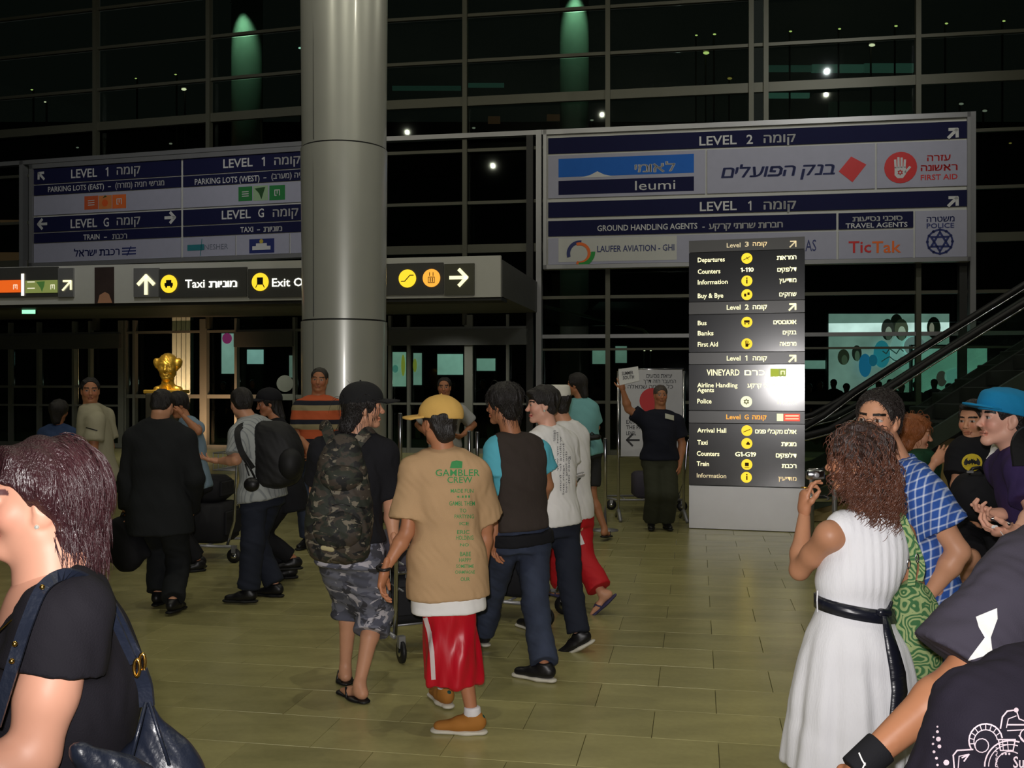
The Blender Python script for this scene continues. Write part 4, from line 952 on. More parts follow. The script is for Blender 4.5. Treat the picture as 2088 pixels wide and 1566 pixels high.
# ------------------------------------------------------------------ gold bust on its pedestal
g = P(340, HZ, 16); g[2] = 0; bu = thing('bust', 'gold bust of a man with tufts of side hair on a dark pedestal', 'sculpture', g)
m_gold = mat('gilt bronze', srgb(232, 190, 84), .36, .75, .2, 12); C_ = P(342, 748, 16); A_ = hframe(186); s_ = .225
hp_ = headprims(C_, A_, s_, C_ + np.array([0, 0, -.27]), .085)
w_ = lambda x, y, z: C_ + (np.array([x, y, z]) @ A_) * s_
for sx in (-1, 1): hp_ += [(ell(w_(sx * .7, -.1, .22), np.array([.26, .36, .36]) * s_), .03, 1), (ell(w_(sx * .8, -.08, .42), np.array([.2, .22, .2]) * s_), .04, 1), (cap(w_(0, -.1, -1.5), w_(sx * .75, -.1, -1.65), .3 * s_, .28 * s_), .05, 1)]
V, Q = nets(hp_, .011); V = disp(V, Q, .004, (40, 40, 60), 2); mesh_np('head_and_shoulders', V, Q, m_gold, bu)
zt = w_(0, 0, -1.86)[2]; MB().box((g[0], g[1], zt + .02), (.3, .22, .03), bev=.01).build('plinth_cap', m_gold, bu); MB().box((g[0], g[1], zt / 2), (.26, .24, zt / 2 - .005), bev=.015).build('pedestal', m_dark, bu)
lamp('warm_uplight', 'SPOT', ((405 - CX) / FPX * 24.2, 24.2, .25), 220, (1, .55, .28), (math.radians(125), 0, math.radians(0)), spot_size=math.radians(100), spot_blend=.9, shadow_soft_size=.15)
lamp('bust_spotlight', 'SPOT', (g[0] + .1, 14.0, 4.2), 260, (1, .8, .45), (math.radians(33), 0, 0), spot_size=math.radians(30), spot_blend=.6, shadow_soft_size=.05)
# ------------------------------------------------------------------ outside
ext = tag(MB().box((0, 50, -.15), (60, 25, .1)).build('exterior_ground', mat('asphalt', srgb(60, 60, 58), .9)), kind='structure')
m_conc = mat('pale concrete', srgb(150, 155, 145), .8)
for i, (px, w, D, zt_, lb) in enumerate(((504, 1.05, 34, 25, 'exterior column lit green from above, beyond the glass at left'), (1171, 1.0, 34.5, 27, 'exterior column lit green from above, beyond the glass right of the metal column'))):
    g = P(px, HZ, D); g[2] = 0; t = thing('exterior_column', lb, 'column', g); MB().lathe(g, [(w / 2, 0), (w / 2, 6.3), (w / 2 - .02, 6.32), (w / 2, 6.34), (w / 2, 18)], 40).build('shaft', m_conc, t, True)
    z = CH - ((45 if i == 0 else 8) - HZ) / FPX * D; lamp('column_downlight', 'SPOT', (g[0], g[1] - w / 2 - .38, z + .6), 420, (.5, 1, .66), (0, 0, 0), spot_size=math.radians(75), spot_blend=.8, shadow_soft_size=.06)
    MB().lathe((g[0], g[1] - w / 2 - .38, z + .62), [(.07, 0), (.09, .25)], 16).build('lamp_housing', m_dark, t, True)
g = P(373, HZ, 28.5); g[2] = 0; t = thing('exterior_column', 'ribbed pillar lit orange beyond the glass behind the gold bust', 'column', g)
for k in range(4): MB().box((g[0] - .2 + k * .133, g[1], 2), (.058, .15, 2)).build('rib', m_conc, t)
lamp('pillar_uplight', 'SPOT', (g[0], g[1] - 1.2, .4), 3600, (1, .5, .3), (math.radians(155), 0, 0), spot_size=math.radians(60), spot_blend=.8, shadow_soft_size=.1)
dots = [(65, 183, 2.6, 0), (92, 208, 2.4, 1), (277, 160, 2.2, 0), (358, 152, 2.6, 0), (375, 182, 5.5, 1), (480, 12, 8, 2), (612, 98, 4, 2), (158, 301, 3, 3), (348, 293, 3.5, 3), (338, 310, 3.5, 3), (966, 261, 3.6, 3), (1207, 245, 3.6, 3), (1168, 265, 3.2, 3), (1190, 17, 2.4, 3),
        (1420, 72, 2.8, 0), (1457, 70, 3.4, 0), (1440, 108, 6.5, 0), (1612, 64, 3.2, 0), (1712, 59, 3.2, 0), (1827, 53, 3.4, 0), (1930, 48, 3.4, 0), (2047, 43, 3.2, 0), (1778, 92, 6.5, 1), (1960, 212, 5, 3), (2008, 226, 5, 3), (1488, 160, 5, 4), (2060, 292, 3, 4), (1197, 724, 3.4, 1), (1314, 715, 2, 1), (1327, 715, 2, 1)]
E_l = [mat('lamp yellow green', emis=(.85, 1, .3), es=2.2), mat('lamp warm', emis=(1, .9, .6), es=3), mat('lamp green white', emis=(.6, 1, .8), es=2.2), mat('lamp dim', emis=(.5, .5, .4), es=1.), mat('lamp amber', emis=(.6, .45, .1), es=.9)]
LMP = ['tiny yellow-green lamp beyond the glass at the far left edge', 'tiny warm lamp beyond the glass just right of the leftmost one', 'tiny green lamp beyond the glass, first left of the green lit column', 'tiny green lamp above the bright warm one left of the green lit column', 'bright warm outdoor lamp between left sign board and green lit column', 'big green-white lamp above the left green lit column', 'green-white lamp touching the left edge of the metal column', 'faint lamp just above the left end of the parking sign board', 'faint upper lamp above the middle of the parking sign board', 'faint lower lamp above the middle of the parking sign board', 'dim white lamp above the crossbar right of the metal column', 'dim white lamp above the left part of the bank logo board', 'dim lamp right on the top edge of the bank logo board', 'tiny dim lamp beside the right green lit column', 'tiny yellow lamp left of the double mullion, outer of two', 'tiny yellow lamp left of the double mullion, inner of two', 'big yellow-white lamp left of the double mullion', 'first small yellow lamp right of the double mullion', 'second small yellow lamp right of the double mullion', 'third small yellow lamp right of the double mullion', 'fourth small yellow lamp right of the double mullion', 'last small yellow lamp at the right edge', 'big warm lamp right of the double mullion', 'dim lamp above the right corner of the bank logo board, upper one', 'dim lamp above the right corner of the bank logo board, lower one', 'amber lamp left of the double mullion above the beam', 'amber lamp at the right edge beside the bank logo board', 'small bright lamp beyond the glass right of the portal post', 'left of two tiny lamps above the white notice', 'right of two tiny lamps above the white notice']
for i_, (x, y, r, k) in enumerate(dots):  # glowing lamp bodies set beyond the glass, one for each dot
    D = 37; c = P(x, y, D); rr_ = r / FPX * D; t = thing('lamp_dot', LMP[i_], 'lamp', c, 0, 'outdoor lamps beyond the glass')
    MB().ball(c, (rr_, rr_ * .6, rr_ * .45), n=6).build('bulb', E_l[k], t, True); MB().box(c + np.array([0, 0, rr_ * .55]), (rr_ * 1.2, rr_ * .8, rr_ * .12)).build('hood', m_dark, t); MB().tube([c + np.array([0, .12, rr_ * .5]), (c[0], c[1] + .12, -.05)], .035, 6).build('pole', m_black, t, True)
bl = thing('building', 'dark far building with faint teal window strips beyond the glazing', 'building', (8, 60, 0))
MB().box((6, 64, 9), (46, 2, 9)).build('wall', mat('far wall', srgb(30, 32, 30), .9), bl)
for (x0, x1, y0, y1, c) in ((1562, 1655, 134, 146, .05), (1655, 1760, 132, 148, .09), (1762, 1862, 130, 148, .07), (800, 940, 176, 184, .035), (945, 1028, 170, 178, .05), (1565, 1650, 190, 200, .10), (1690, 1860, 208, 240, .012), (0, 55, 449, 453, .06), (0, 55, 515, 545, .02), (995, 1020, 238, 252, .03), (1115, 1150, 234, 246, .03)):  # greenish strips put in for a reflection in the glass, others exterior lights
    col_ = (c * .4, c, c * .75) if y0 < 207 else ((c * 1.2, c * .6, c * .3) if x0 < 60 or x0 in (995, 1115) else (c * .6, c, c * .7))
    a, b = P(x0, y1, 61.8), P(x1, y0, 61.8); MB().box((a + b) / 2, ((b[0] - a[0]) / 2, .1, (b[2] - a[2]) / 2)).build('glow_strip', mat('glow strip %d' % x0, emis=col_, es=1.6), bl)
# lit advertising panels outside the doors
def lightbox(lb, x0, x1, y0, y1, D, c, es=.8, group=None):
    es = es * 2. if es < 1 else es
    c = tuple(.68 * q + .25 for q in c)
    a, b = P(x0, y1, D), P(x1, y0, D); t = thing('advertising_lightbox', lb, 'poster', ((a[0] + b[0]) / 2, D, 0), 0, group)
    MB().box((a + b) / 2 + np.array([0, .1, 0]), ((b[0] - a[0]) / 2 + .05, .08, (b[2] - a[2]) / 2 + .05)).build('case', m_dark, t)
    m = bpy.data.materials.new(lb[:20]); m.use_nodes = True; n = NT(m.node_tree); B = m.node_tree.nodes['Principled BSDF']; f = n.noise(n.co(), 1.3, 3)
    n.set(B.inputs['Emission Color'], n.mix(n.thr(f, .5, .25), tuple(q * .55 for q in c), c)); B.inputs['Emission Strength'].default_value = es; B.inputs['Base Color'].default_value = (.3, .3, .3, 1)
    MB().box((a + b) / 2, ((b[0] - a[0]) / 2, .02, (b[2] - a[2]) / 2)).build('lit_face', m, t)
    for x in (a[0], b[0]): MB().box((x, D + .1, a[2] / 2), (.05, .05, abs(a[2]) / 2)).build('leg', m_dark, t)
    return t
def blob(t, D, items, name='printed_shape'):
    for (x, y, rx, ry, c, e) in items:
        V, F = disc2d(0, 0, 1, 20); W_ = np.array([P(x + v[0] * rx, y + v[1] * ry, D) for v in V]); k = 'ad%d%d%d' % tuple(int(q * 99) for q in c); mesh_np(name, W_, F[0:1], mat(k, emis=c, es=e * 1.4), t, False)
G1 = (.5, .92, .78)
t = lightbox('huge pale green lit advertisement with girls, left of the escalator', 1690, 1935, 640, 800, 30, G1, 1.05); D = 29.95
items = [(1828, 660, 13, 20, (.02, .03, .02), .3), (1850, 715, 35, 40, (.5, .85, .8), .8), (1810, 672, 13, 22, (.03, .04, .03), .4), (1812, 680, 7, 14, (.25, .34, .25), .4), (1838, 672, 14, 22, (.05, .07, .04), .5), (1839, 680, 8, 15, (.3, .42, .3), .45), (1904, 668, 14, 22, (.01, .02, .01), .2), (1900, 670, 5, 12, (.25, .28, .2), .35),
         (1798, 722, 17, 28, (.05, .45, .6), .8), (1865, 706, 22, 20, (.45, .6, .6), .7), (1720, 728, 12, 16, (.08, .1, .06), .5), (1722, 734, 6, 10, (.25, .35, .22), .4), (1747, 720, 10, 16, (.06, .08, .06), .4), (1748, 726, 5, 11, (.3, .45, .3), .45), (1764, 745, 13, 24, (.03, .3, .6), .8), (1780, 735, 9, 12, (.03, .3, .5), .7)]
for i, it in enumerate(items): blob(t, D - .012 * i, [it])
q = pxjoin([line2d([(1800 + 7 * k, 716 + 6 * math.sin(k * 2.1)) for k in range(7)], 2.2), line2d([(1798 + 8 * k, 732 + 5 * math.cos(k * 1.7)) for k in range(6)], 2.)]); mesh_np('scribble', np.array([P(x, y, D - .25) for x, y in q[0]]), q[1], mat('scribble', emis=(.1, .25, .22), es=.5), t, False)
t = lightbox('pale lit advertisement with blue sky behind the escalator', 1862, 2012, 706, 812, 29.3, (.4, .95, .85), .8)
blob(t, 29.24, [(1920, 772, 11, 16, (.3, .2, .2), .6), (1955, 768, 30, 18, (.5, .9, .95), .9)])
lightbox('pink and cyan lit shop front beyond the doors', 452, 484, 680, 762, 31, (.45, .85, .72), .75); blob(bpy.data.objects['advertising_lightbox.002'], 30.93, [(463, 690, 10, 11, (.75, .08, .35), .6)])
lightbox('cyan lit screen beyond the doors left of the column', 504, 537, 713, 742, 31, (.4, .9, .85), .8)
lightbox('dim grey lit panel beyond the doors left of the column', 590, 598, 725, 770, 31, (.15, .35, .25), .6)
t = lightbox('green and yellow lit panel right of the column', 798, 828, 718, 788, 31, (.4, .9, .65), .6); blob(t, 30.93, [(822, 745, 4, 22, (.7, .75, .1), .6), (806, 752, 6, 8, (.2, .6, .5), .6)])
t = lightbox('narrow green and yellow lit panel right of the column', 843, 860, 720, 785, 31, (.35, .8, .6), .55); blob(t, 30.93, [(846, 745, 4, 14, (.6, .65, .1), .6)])
lightbox('pale lit panel above the man with hands on hips', 892, 944, 722, 764, 31, (.45, 1, .8), .75)
lightbox('small pale lit panel behind the dark-haired man in the vest', 972, 1010, 731, 756, 31, (.35, .85, .65), .65)
lightbox('dim green lit panel right of the portal post', 1208, 1240, 711, 742, 31, (.15, .5, .33), .6)
lightbox('faint green lit panel left of the white notice', 1255, 1278, 706, 740, 31, (.13, .42, .28), .6)
lightbox('green lit strip between totem and huge advertisement', 1641, 1688, 735, 752, 30.5, (.3, .75, .6), .6)
# sloping lit canopy edge outside right of the portal
t = thing('exterior_awning', 'dark awning with faint green lit edge outside the right glazing', 'awning', (3, 28, 0)); a, b, c = P(1110, 625, 27), P(1310, 672, 34), P(1330, 690, 36)
MB().tube([a, b, c], .05).build('edge_rail', mat('awning edge', srgb(140, 150, 120), .5), t); MB().box((a + b) / 2 + np.array([1.2, 0, .3]), (1.5, 3.5, .05)).build('roof_sheet', m_dark, t)
# decals on the door glass
t = thing('door_notice', 'round pale notice sticker on the door glass left of the column', 'sticker', P(581, 785, 23.8)); V, F = disc2d(581, 782, 17, 24); mesh_np('disc', np.array([P(x, y, 23.6) for x, y in V]), F, mat('sticker', srgb(120, 125, 115), .6), t, False)
V, F = rect2d(566, 803, 597, 816); mesh_np('strip', np.array([P(x, y, 23.6) for x, y in V]), F, mat('sticker', srgb(120, 125, 115)), t, False)
# ------------------------------------------------------------------ escalators
def escalator(lb, D, pts, D2):
    """pts: handrail px polyline at depth D; D2 the far side"""
    e = thing('escalator', lb, 'escalator', P(1750, HZ, D) * np.array([1, 1, 0])); H_ = [P(x, y, D) for x, y in pts]; dz = np.array([0, D2 - D, 0])
    for q in (0, 1):
        o = dz * q; hs_ = [p + o for p in H_]; mb = MB().tube(hs_, .038, 8); mb.build('handrail', m_black, e, True)
        mb = MB(); lo = [p - np.array([0, 0, .95 if i > 3 else .8]) for i, p in enumerate(hs_)]
        n = len(hs_)
        for i in range(n - 1):
            a, b, c, d = hs_[i], hs_[i + 1], lo[i + 1], lo[i]; y = np.array([0, .008, 0]); mb.add([a - y, b - y, c - y, d - y, a + y, b + y, c + y, d + y], [[0, 1, 2, 3], [7, 6, 5, 4], [0, 4, 5, 1], [2, 6, 7, 3]])
        mb.build('glass_balustrade', m_bal, e)
        mb = MB()
        for i in range(n - 1):
            a, b = lo[i], lo[i + 1]; y = np.array([0, .03, 0]); z = np.array([0, 0, .12]); mb.add([a - y + z, b - y + z, b - y - z, a - y - z, a + y + z, b + y + z, b + y - z, a + y - z], [[0, 1, 2, 3], [7, 6, 5, 4], [0, 4, 5, 1], [2, 6, 7, 3]])
        mb.build('skirt', mat('green grey skirt', srgb(74, 84, 76), .35, .4) if q == 0 else m_dark, e); MB().tube([p + np.array([0, -.045, -.05]) for p in hs_], .011, 6).build('rail_strip', m_chrome, e, True)
    # truss cladding below and steps between
    mb = MB(); y = np.array([0, D2 - D, 0]); a, b = lo[3] - dz, lo[-1] - dz
    bot = [p - dz + np.array([0, 0, -.2]) for p in lo]
    for i in range(len(bot) - 1):
        a, b = bot[i], bot[i + 1]; z = np.array([0, 0, -.55]); a2, b2 = a.copy(), b.copy(); a2[2] = .01; b2[2] = .01
        mb.add([a, b, b2, a2, a + y, b + y, b2 + y, a2 + y], [[0, 1, 2, 3], [7, 6, 5, 4], [3, 2, 6, 7]])
    mb.build('truss_cladding', mat('tan cladding', srgb(150, 132, 88), .55, 0, .25, 1.5, bump=.1, bs=3, bsc=(1, 1, 14)), e)
    A0, B0 = lo[3] - dz, lo[-1] - dz; n = max(4, int((B0[2] - A0[2]) / .2)); st = None
    for i in range(n):
        c = A0 + (B0 - A0) * (i / n) + dz / 2; o = MB().box(c + np.array([.2, 0, .0]), (.2, (D2 - D) / 2 - .06, .1), bev=.01)
        o.build('step', m_dark, e)
    return e
es1 = escalator('escalator rising to the right behind the young people', 12.1, [(1600, 893), (1645, 888), (1690, 876), (1735, 850), (1800, 800), (1900, 735), (2000, 672), (2150, 580), (2500, 362)], 13.1)
es2 = escalator('second escalator rising to the right beyond the first', 13.9, [(1610, 868), (1650, 862), (1700, 850), (1760, 818), (1850, 760), (1950, 697), (2060, 628), (2200, 541), (2500, 350)], 14.9)
# newel rails added at the escalator foot for the bright reflections there
t = thing('newel_rail', 'low shiny steel barrier rail beside the raised hand of the woman in white', 'barrier', P(1672, HZ, 10) * np.array([1, 1, 0]))
for x0, x1, y in ((1650, 1700, 962), (1652, 1712, 1016)): MB().tube([P(x0, y, 9.9), P(x1, y, 10.3)], .035, 10).build('rail', m_chrome, t, True)
for x in (1655, 1702):
    a = P(x, 962, 10.1); MB().tube([a, (a[0], a[1], .0)], .025, 10).build('post', m_steel2, t, True)
# wall of planters / mirror-clad escalator base seen at right
# ================================================================== PEOPLE
BLK = srgb(26, 26, 30); HB = (.012, .009, .008)
def cloth(name, c, **k): k.setdefault('rough', .85); k.setdefault('bump', .15); k.setdefault('bs', 350); return mat(name, srgb(*c), var=.1, spec=.2, **k)
def pat_stripes(t, co):
    z = t.xyz(co)[2]; z = t.m('ADD', z, t.m('MULTIPLY', t.m('SUBTRACT', t.noise(co, 4), .5), .012)); f = t.m('FRACT', t.m('MULTIPLY', z, 5.2)); c = t.mix(t.thr(f, .34, .01), srgb(196, 92, 52), srgb(150, 138, 104))
    c = t.mix(t.thr(f, .62, .01), c, srgb(30, 32, 44)); return t.mix(t.thr(f, .86, .01), c, srgb(196, 92, 52))
def pat_plaid(t, co):
    x, y, z = t.xyz(co); h = t.m('ADD', x, t.m('MULTIPLY', y, 1.)); wv = t.m('MULTIPLY', t.m('SUBTRACT', t.noise(co, 7), .5), .02); z = t.m('ADD', z, t.m('MULTIPLY', h, .35)); z = t.m('ADD', z, wv); h = t.m('ADD', h, wv)
    def band(v, fr, w): w *= .72; f = t.m('FRACT', t.m('MULTIPLY', v, fr)); return t.m('MULTIPLY', t.thr(f, .5 - w, .06), t.m('SUBTRACT', 1, t.thr(f, .5 + w, .06)))
    a = band(z, 29, .12); b = band(h, 27, .14); c = t.mix(t.m('MULTIPLY', t.m('MAXIMUM', a, b), .75), srgb(42, 84, 165), srgb(190, 205, 235)); c = t.mix(t.m('MULTIPLY', a, b), c, srgb(225, 228, 240))
    return t.mix(t.m('MULTIPLY', band(t.m('ADD', h, .02), 11, .2), .35), c, srgb(28, 50, 110))
def pat_camo(cols, sc):
    def f(t, co):
        v = t.mapv(co, (1, 1, 1.6)); a, b, c = t.noise(v, sc, 3, .6), t.noise(t.mapv(v, loc=(3, 1, 2)), sc * 1.2, 3, .6), t.noise(t.mapv(v, loc=(7, 4, 9)), sc * 1.4, 3, .8)
        o = t.mix(t.thr(a, .5, .015), srgb(*cols[0]), srgb(*cols[1])); o = t.mix(t.thr(b, .56, .012), o, srgb(*cols[2])); return t.mix(t.thr(c, .6, .012), o, srgb(*cols[3]))
    return f
def pat_pin(t, co):
    x, y, z = t.xyz(co); f = t.m('FRACT', t.m('MULTIPLY', t.m('ADD', x, t.m('MULTIPLY', y, 1.3)), 26)); return t.mix(t.m('MULTIPLY', t.thr(f, .75, .06), .6), srgb(168, 172, 172), srgb(110, 116, 122))
def pat_denim(t, co): return t.mix(t.noise(t.mapv(co, (1, 1, .3)), 9, 4), srgb(22, 26, 40), srgb(64, 74, 98))
jean = mat('dark denim', rough=.85, var=.1, pat=pat_denim, bump=.1, bs=300); blackcloth = cloth('black cloth', (28, 28, 32)); m_sole = mat('white sole', srgb(205, 200, 185), .6); m_bsole = mat('black sole', srgb(20, 20, 20), .6)
m_shoe = mat('black leather', srgb(24, 23, 25), .4, 0, .1)
def ztop(p, py): """spine fraction of a pixel row"""; z = CH - (py - HZ) / FPX * p.D; return (z - p.J['pel'][2]) / (p.J['nb'][2] - p.J['pel'][2])
def ballcap(p, m, dirn, tilt=8, flat=False, sc=1., label=None, brim=.95, hgt=.0, name='cap'):
    A = hframe(dirn, tilt); h = p.hh * sc; c = p.C + p.A[2] * h * .0; w = lambda x, y, z: c + (np.array([x, y, z]) @ A) * h
    pr = [(ell(w(0, -.14, .38 + hgt), np.array([.86, 1.04, .86 if not flat else .9]) * h, A), .02, 1)]
    if flat: pr.append((loft([[*w(0, -.12, .3), .84 * h, 1.02 * h], [*w(0, -.08, .85), .82 * h, .98 * h], [*w(0, -.1, 1.2 + hgt), .66 * h, .8 * h]], A[0], 2.4, .03, A[2]), .03, 1))
    n = -A[2]; o = solid(name, pr, max(.0035, p.D * .0009), m, p.root, [(w(0, 0, .22), n)], fold=(.0015, (30, 30, 30)), label=label)
    mb = MB(); V = []; F = []
    N = 16; rows = [(0, .84), (.33, 1.1), (.66, 1.35), (1, 1.5 + (brim - .95))]
    for k, (_, r) in enumerate(rows):
        for s_ in (.035, -.035):
            for i in range(N + 1):
                a = math.radians(-62 + 124 * i / N); rr_ = .84 * (1 - k / 3) + (.84 + (r - .84) * math.cos(a * .78) ** .8) * (k / 3) ; V.append(w(math.sin(a) * (.84 + (rr_ - .84) * .35), -.12 + math.cos(a) * 1.0 + (rr_ - .84) * 1.2, .31 + s_ - (k / 3) ** 2 * (.0 if flat else .12) - abs(math.sin(a)) * (0 if flat else .06)))
    R = N + 1
    for k in range(3):
        for i in range(N):
            a = (2 * k) * R + i; b = (2 * k + 2) * R + i; F.append([a, a + 1, b + 1, b]); F.append([a + R + 1, a + R, b + R, b + R + 1])
    for i in range(N): F.append([6 * R + i, 6 * R + i + 1, 7 * R + i + 1, 7 * R + i])
    for k in range(3):
        for i in (0, N): F.append([2 * k * R + i, (2 * k + 2) * R + i, (2 * k + 3) * R + i, (2 * k + 1) * R + i])
    mb.add(V, F).build('brim', m, o, True); mb = MB().ball(w(0, -.12, 1.25 + hgt), .045 * h, n=5); mb.build('button', m, o, True)
    return o
def strands(p, n, L, m, src, r=.0022, seed=1, curl=0., zmin=None, down=(0, 0, -1), out=.01, name='hair_strands', stuff=True, seg=6):
    """loose hair strands that start on the hair surface"""
    V = wverts(src); r_ = np.random.RandomState(seed); pf = np.empty(len(src.data.loops), np.int32); src.data.loops.foreach_get('vertex_index', pf); N = normals(V, pf.reshape(-1, 4))
    c = np.arange(len(V)); c = c[zmin(V)] if zmin is not None else c; mb = MB()
    for i in r_.choice(c, n):
        q = V[i] + N[i] * .001; t = nrm(np.array(down) + .0 * N[i]); t = nrm(t - N[i] * (t @ N[i]) + N[i] * .12); b = np.cross(t, N[i]); l = L * r_.uniform(.6, 1.2); ph = r_.rand() * 6; pts = []; k = seg
        for j in range(k + 1):
            u = j / k; a = ph + u * curl; cc = .011 * min(1, u * 3) if curl else 0; pts.append(q + t * l * u * (.75 if curl else 1) + N[i] * (out * math.sin(u * 2.6) + cc * math.cos(a)) + b * (cc * math.sin(a) + (0 if curl else .012 * math.sin(ph + u * 2)))); 
            t = nrm(t + np.array([0, 0, -.18]))
        mb.tube(pts, [r * (1 - .75 * j / k) for j in range(k + 1)], 4)
    o = mb.build(name, m, src, True)
    if stuff: o['kind'] = 'stuff'
    return o
def straps(p, pts, w, th, m, parent, name='strap', n=None):
    """a flat band along world points; n = outward normals"""
    P_ = cr(np.array(pts, float), 5); mb = MB(); V = []; F = []
    for i, q in enumerate(P_):
        t = nrm(P_[min(i + 1, len(P_) - 1)] - P_[max(i - 1, 0)]); nn = n if n is not None else np.array([0, -1., 0]); b = nrm(np.cross(t, nn)); nn = nrm(np.cross(b, t)); V += [q + b * w + nn * th, q - b * w + nn * th, q - b * w - nn * th, q + b * w - nn * th]
    for i in range(len(P_) - 1):
        for j in range(4): F.append([i * 4 + j, i * 4 + (j + 1) % 4, i * 4 + 4 + (j + 1) % 4, i * 4 + 4 + j])
    F += [[3, 2, 1, 0], [len(V) - 4, len(V) - 3, len(V) - 2, len(V) - 1]]
    return mb.add(V, F).build(name, m, parent, False)
def sandal(p, n, m, label=None):
    an = p.J['an' + n]; fd = nrm(p.J['to' + n]); up = nrm(np.array([0, 0, 1.]) - fd * fd[2]); sd = np.cross(fd, up); k = p.k; b = an - up * .083 * k
    o = solid('flip_flop', [(cap(b - fd * .045 * k, b + fd * .02 * k, .037 * k, .037 * k, up, .3), .02, 1), (cap(b + fd * .03 * k, b + fd * .17 * k, .04 * k, .043 * k, up, .3), .02, 1)], max(.004, p.D * .001), m, p.root, label=label)
    MB().tube([b + fd * .06 * k + sd * .045 * k, b + fd * .09 * k + sd * .03 * k + up * .05 * k, b + fd * .14 * k + up * .03 * k, b + fd * .09 * k - sd * .03 * k + up * .05 * k, b + fd * .06 * k - sd * .045 * k], .007 * k, 6).build('strap', m, o, True)
def shoes(p, m, ms, **k):
    for n in 'lr': p.shoe(n, m, ms, **k)
# 1 woman close at the left ------------------------------------------
p = Person('woman in black top with auburn bob, close up at the left edge, looking left', 100, 1.76, 1.58, yaw=88, head=(73, 1024), hd=(118, 2, 0), b=1.36, skin=srgb(200, 146, 122), fem=True, hs=.97,
           J=dict(pel=(92, 1700), nb=(112, 1202), shl=(132, 1262, -.16), shr=(125, 1262, .2), ell=(66, 1545, -.2), wrl=(-170, 1640, -.3), elr=(20, 1560, .25), wrr=(-190, 1600, .2)))
p.body(vox=.006, hair=(.1, .04, .04), neckr=.06, lip=srgb(190, 80, 80), headvox=.0026, iris=(.08, .1, .12))
h1 = p.hair('full', srgb(48, 24, 28), extra=[((0, -.3, .38), (.84, .86, .76)), ((.1, -.75, -.1), (0, -.8, -.75), .4, .34), ((-.42, -.5, .1), (-.4, -.62, -.6), .3, .3), ((-.45, -.5, -.6), (-.3, -.35, -1.02), .26, .2), ((.5, -.3, .1), (.45, -.6, -.6), .3, .26), ((-.4, .42, .72), (-.56, .52, .42), .2, .1), ((.38, .42, .72), (.56, .52, .42), .2, .12), ((0, .5, .78), (.1, .76, .46), .22, .1), ((-.2, .45, .78), (-.3, .72, .46), .18, .08)], vox=.004, amp=.005, f=(45, 70, 30), rough=.3, label='auburn bobbed hair', front=.0, cuts=[((-.5, .78, -.2), (.5, .62, .6))])
m_aub = mat('auburn strands', srgb(52, 26, 30), .34, var=.4, vs_=25, spec=.5)
strands(p, 1700, .075, m_aub, h1, .0008, 3, out=.003, down=(.5, 0, -1), zmin=lambda V: ((V - p.C) @ p.A[1] < -.3 * p.hh) )
t1 = p.top(cloth('black jersey', (22, 20, 26)), hem=-.4, sleeve=.38, ease=.012, fold=.004, vox=.006, sl_r=.064, bel=.0, clip=[(P(70, 1238, 1.72), (-.70, 0, .71))])
for sx in (-1, 1): MB().ball(p.w(sx * .66, .0, -.36), .0045, n=6).build('earring', mat('gem', srgb(235, 235, 225), .1, .6), p.root, True)
MB().tube([P(112, 1165, 1.66), P(80, 1205, 1.6), P(45, 1245, 1.56), P(-5, 1290, 1.56)], .0012, 5).build('necklace', mat('gold chain', srgb(230, 190, 90), .25, 1), p.root, True)
# her shoulder bag
m_nvl = mat('navy leather', srgb(24, 29, 42), .36, 0, .15, 12, bump=.12, bs=60, spec=.5); m_br = mat('brass', srgb(200, 160, 80), .25, 1)
bg = thing('shoulder_bag', 'navy leather shoulder bag with brass rings hanging behind the woman in black', 'bag', P(260, 1500, 1.6))
w1 = [P(-12, 1480, 1.46), P(30, 1345, 1.47), P(58, 1262, 1.5), P(90, 1195, 1.53), P(140, 1170, 1.58), P(195, 1195, 1.64), P(235, 1250, 1.68), P(262, 1305, 1.7), P(283, 1345, 1.7)]
straps(None, w1, .0095, .0025, m_nvl, bg, 'strap'); 
straps(None, [P(225, 1245, 1.66), P(252, 1305, 1.68), P(274, 1352, 1.69)], .007, .0025, m_nvl, bg, 'strap')
for (x, y, d) in ((290, 1350, 1.69), (279, 1362, 1.68)): MB().tube([P(x, y, d) + np.array([.005 * math.cos(a), 0, .015 * math.sin(a)]) for a in np.linspace(0, 6.283, 14)[:-1]], .0028, 6, True).build('ring', m_br, bg, True)
for (x, y) in ((86, 1197), (30, 1313), (24, 1348)): MB().ball(P(x, y, 1.45 if y > 1200 else 1.52), .0042, n=5).build('rivet', m_br, bg, True)
straps(None, [P(285, 1366, 1.69), P(296, 1400, 1.7), P(300, 1440, 1.7)], .012, .004, m_nvl, bg, 'bag_tab')
solid('bag_body', [(cap(P(299, 1428, 1.72), P(322, 1570, 1.74), .008, .045, (0, 1, 0), .8), .03, 1), (cap(P(322, 1575, 1.74), P(230, 1640, 1.7), .055, .07, (0, 1, 0), .8), .04, 1), (cap(P(165, 1535, 1.5), P(260, 1610, 1.55), .02, .05, (0, 1, 0), .7), .03, 1), (cap(P(330, 1620, 1.74), P(250, 1740, 1.74), .07, .1, (0, 1, 0), .7), .05, 1)], .005, m_nvl, bg, fold=[(.005, (26, 26, 16)), (.003, (60, 60, 30))])
MB().tube([P(297, 1432, 1.68), P(268, 1545, 1.64)], .0035, 6).build('piping', m_nvl, bg, True); MB().tube([P(304, 1432, 1.69), P(345, 1560, 1.68)], .003, 6).build('piping', m_nvl, bg, True)
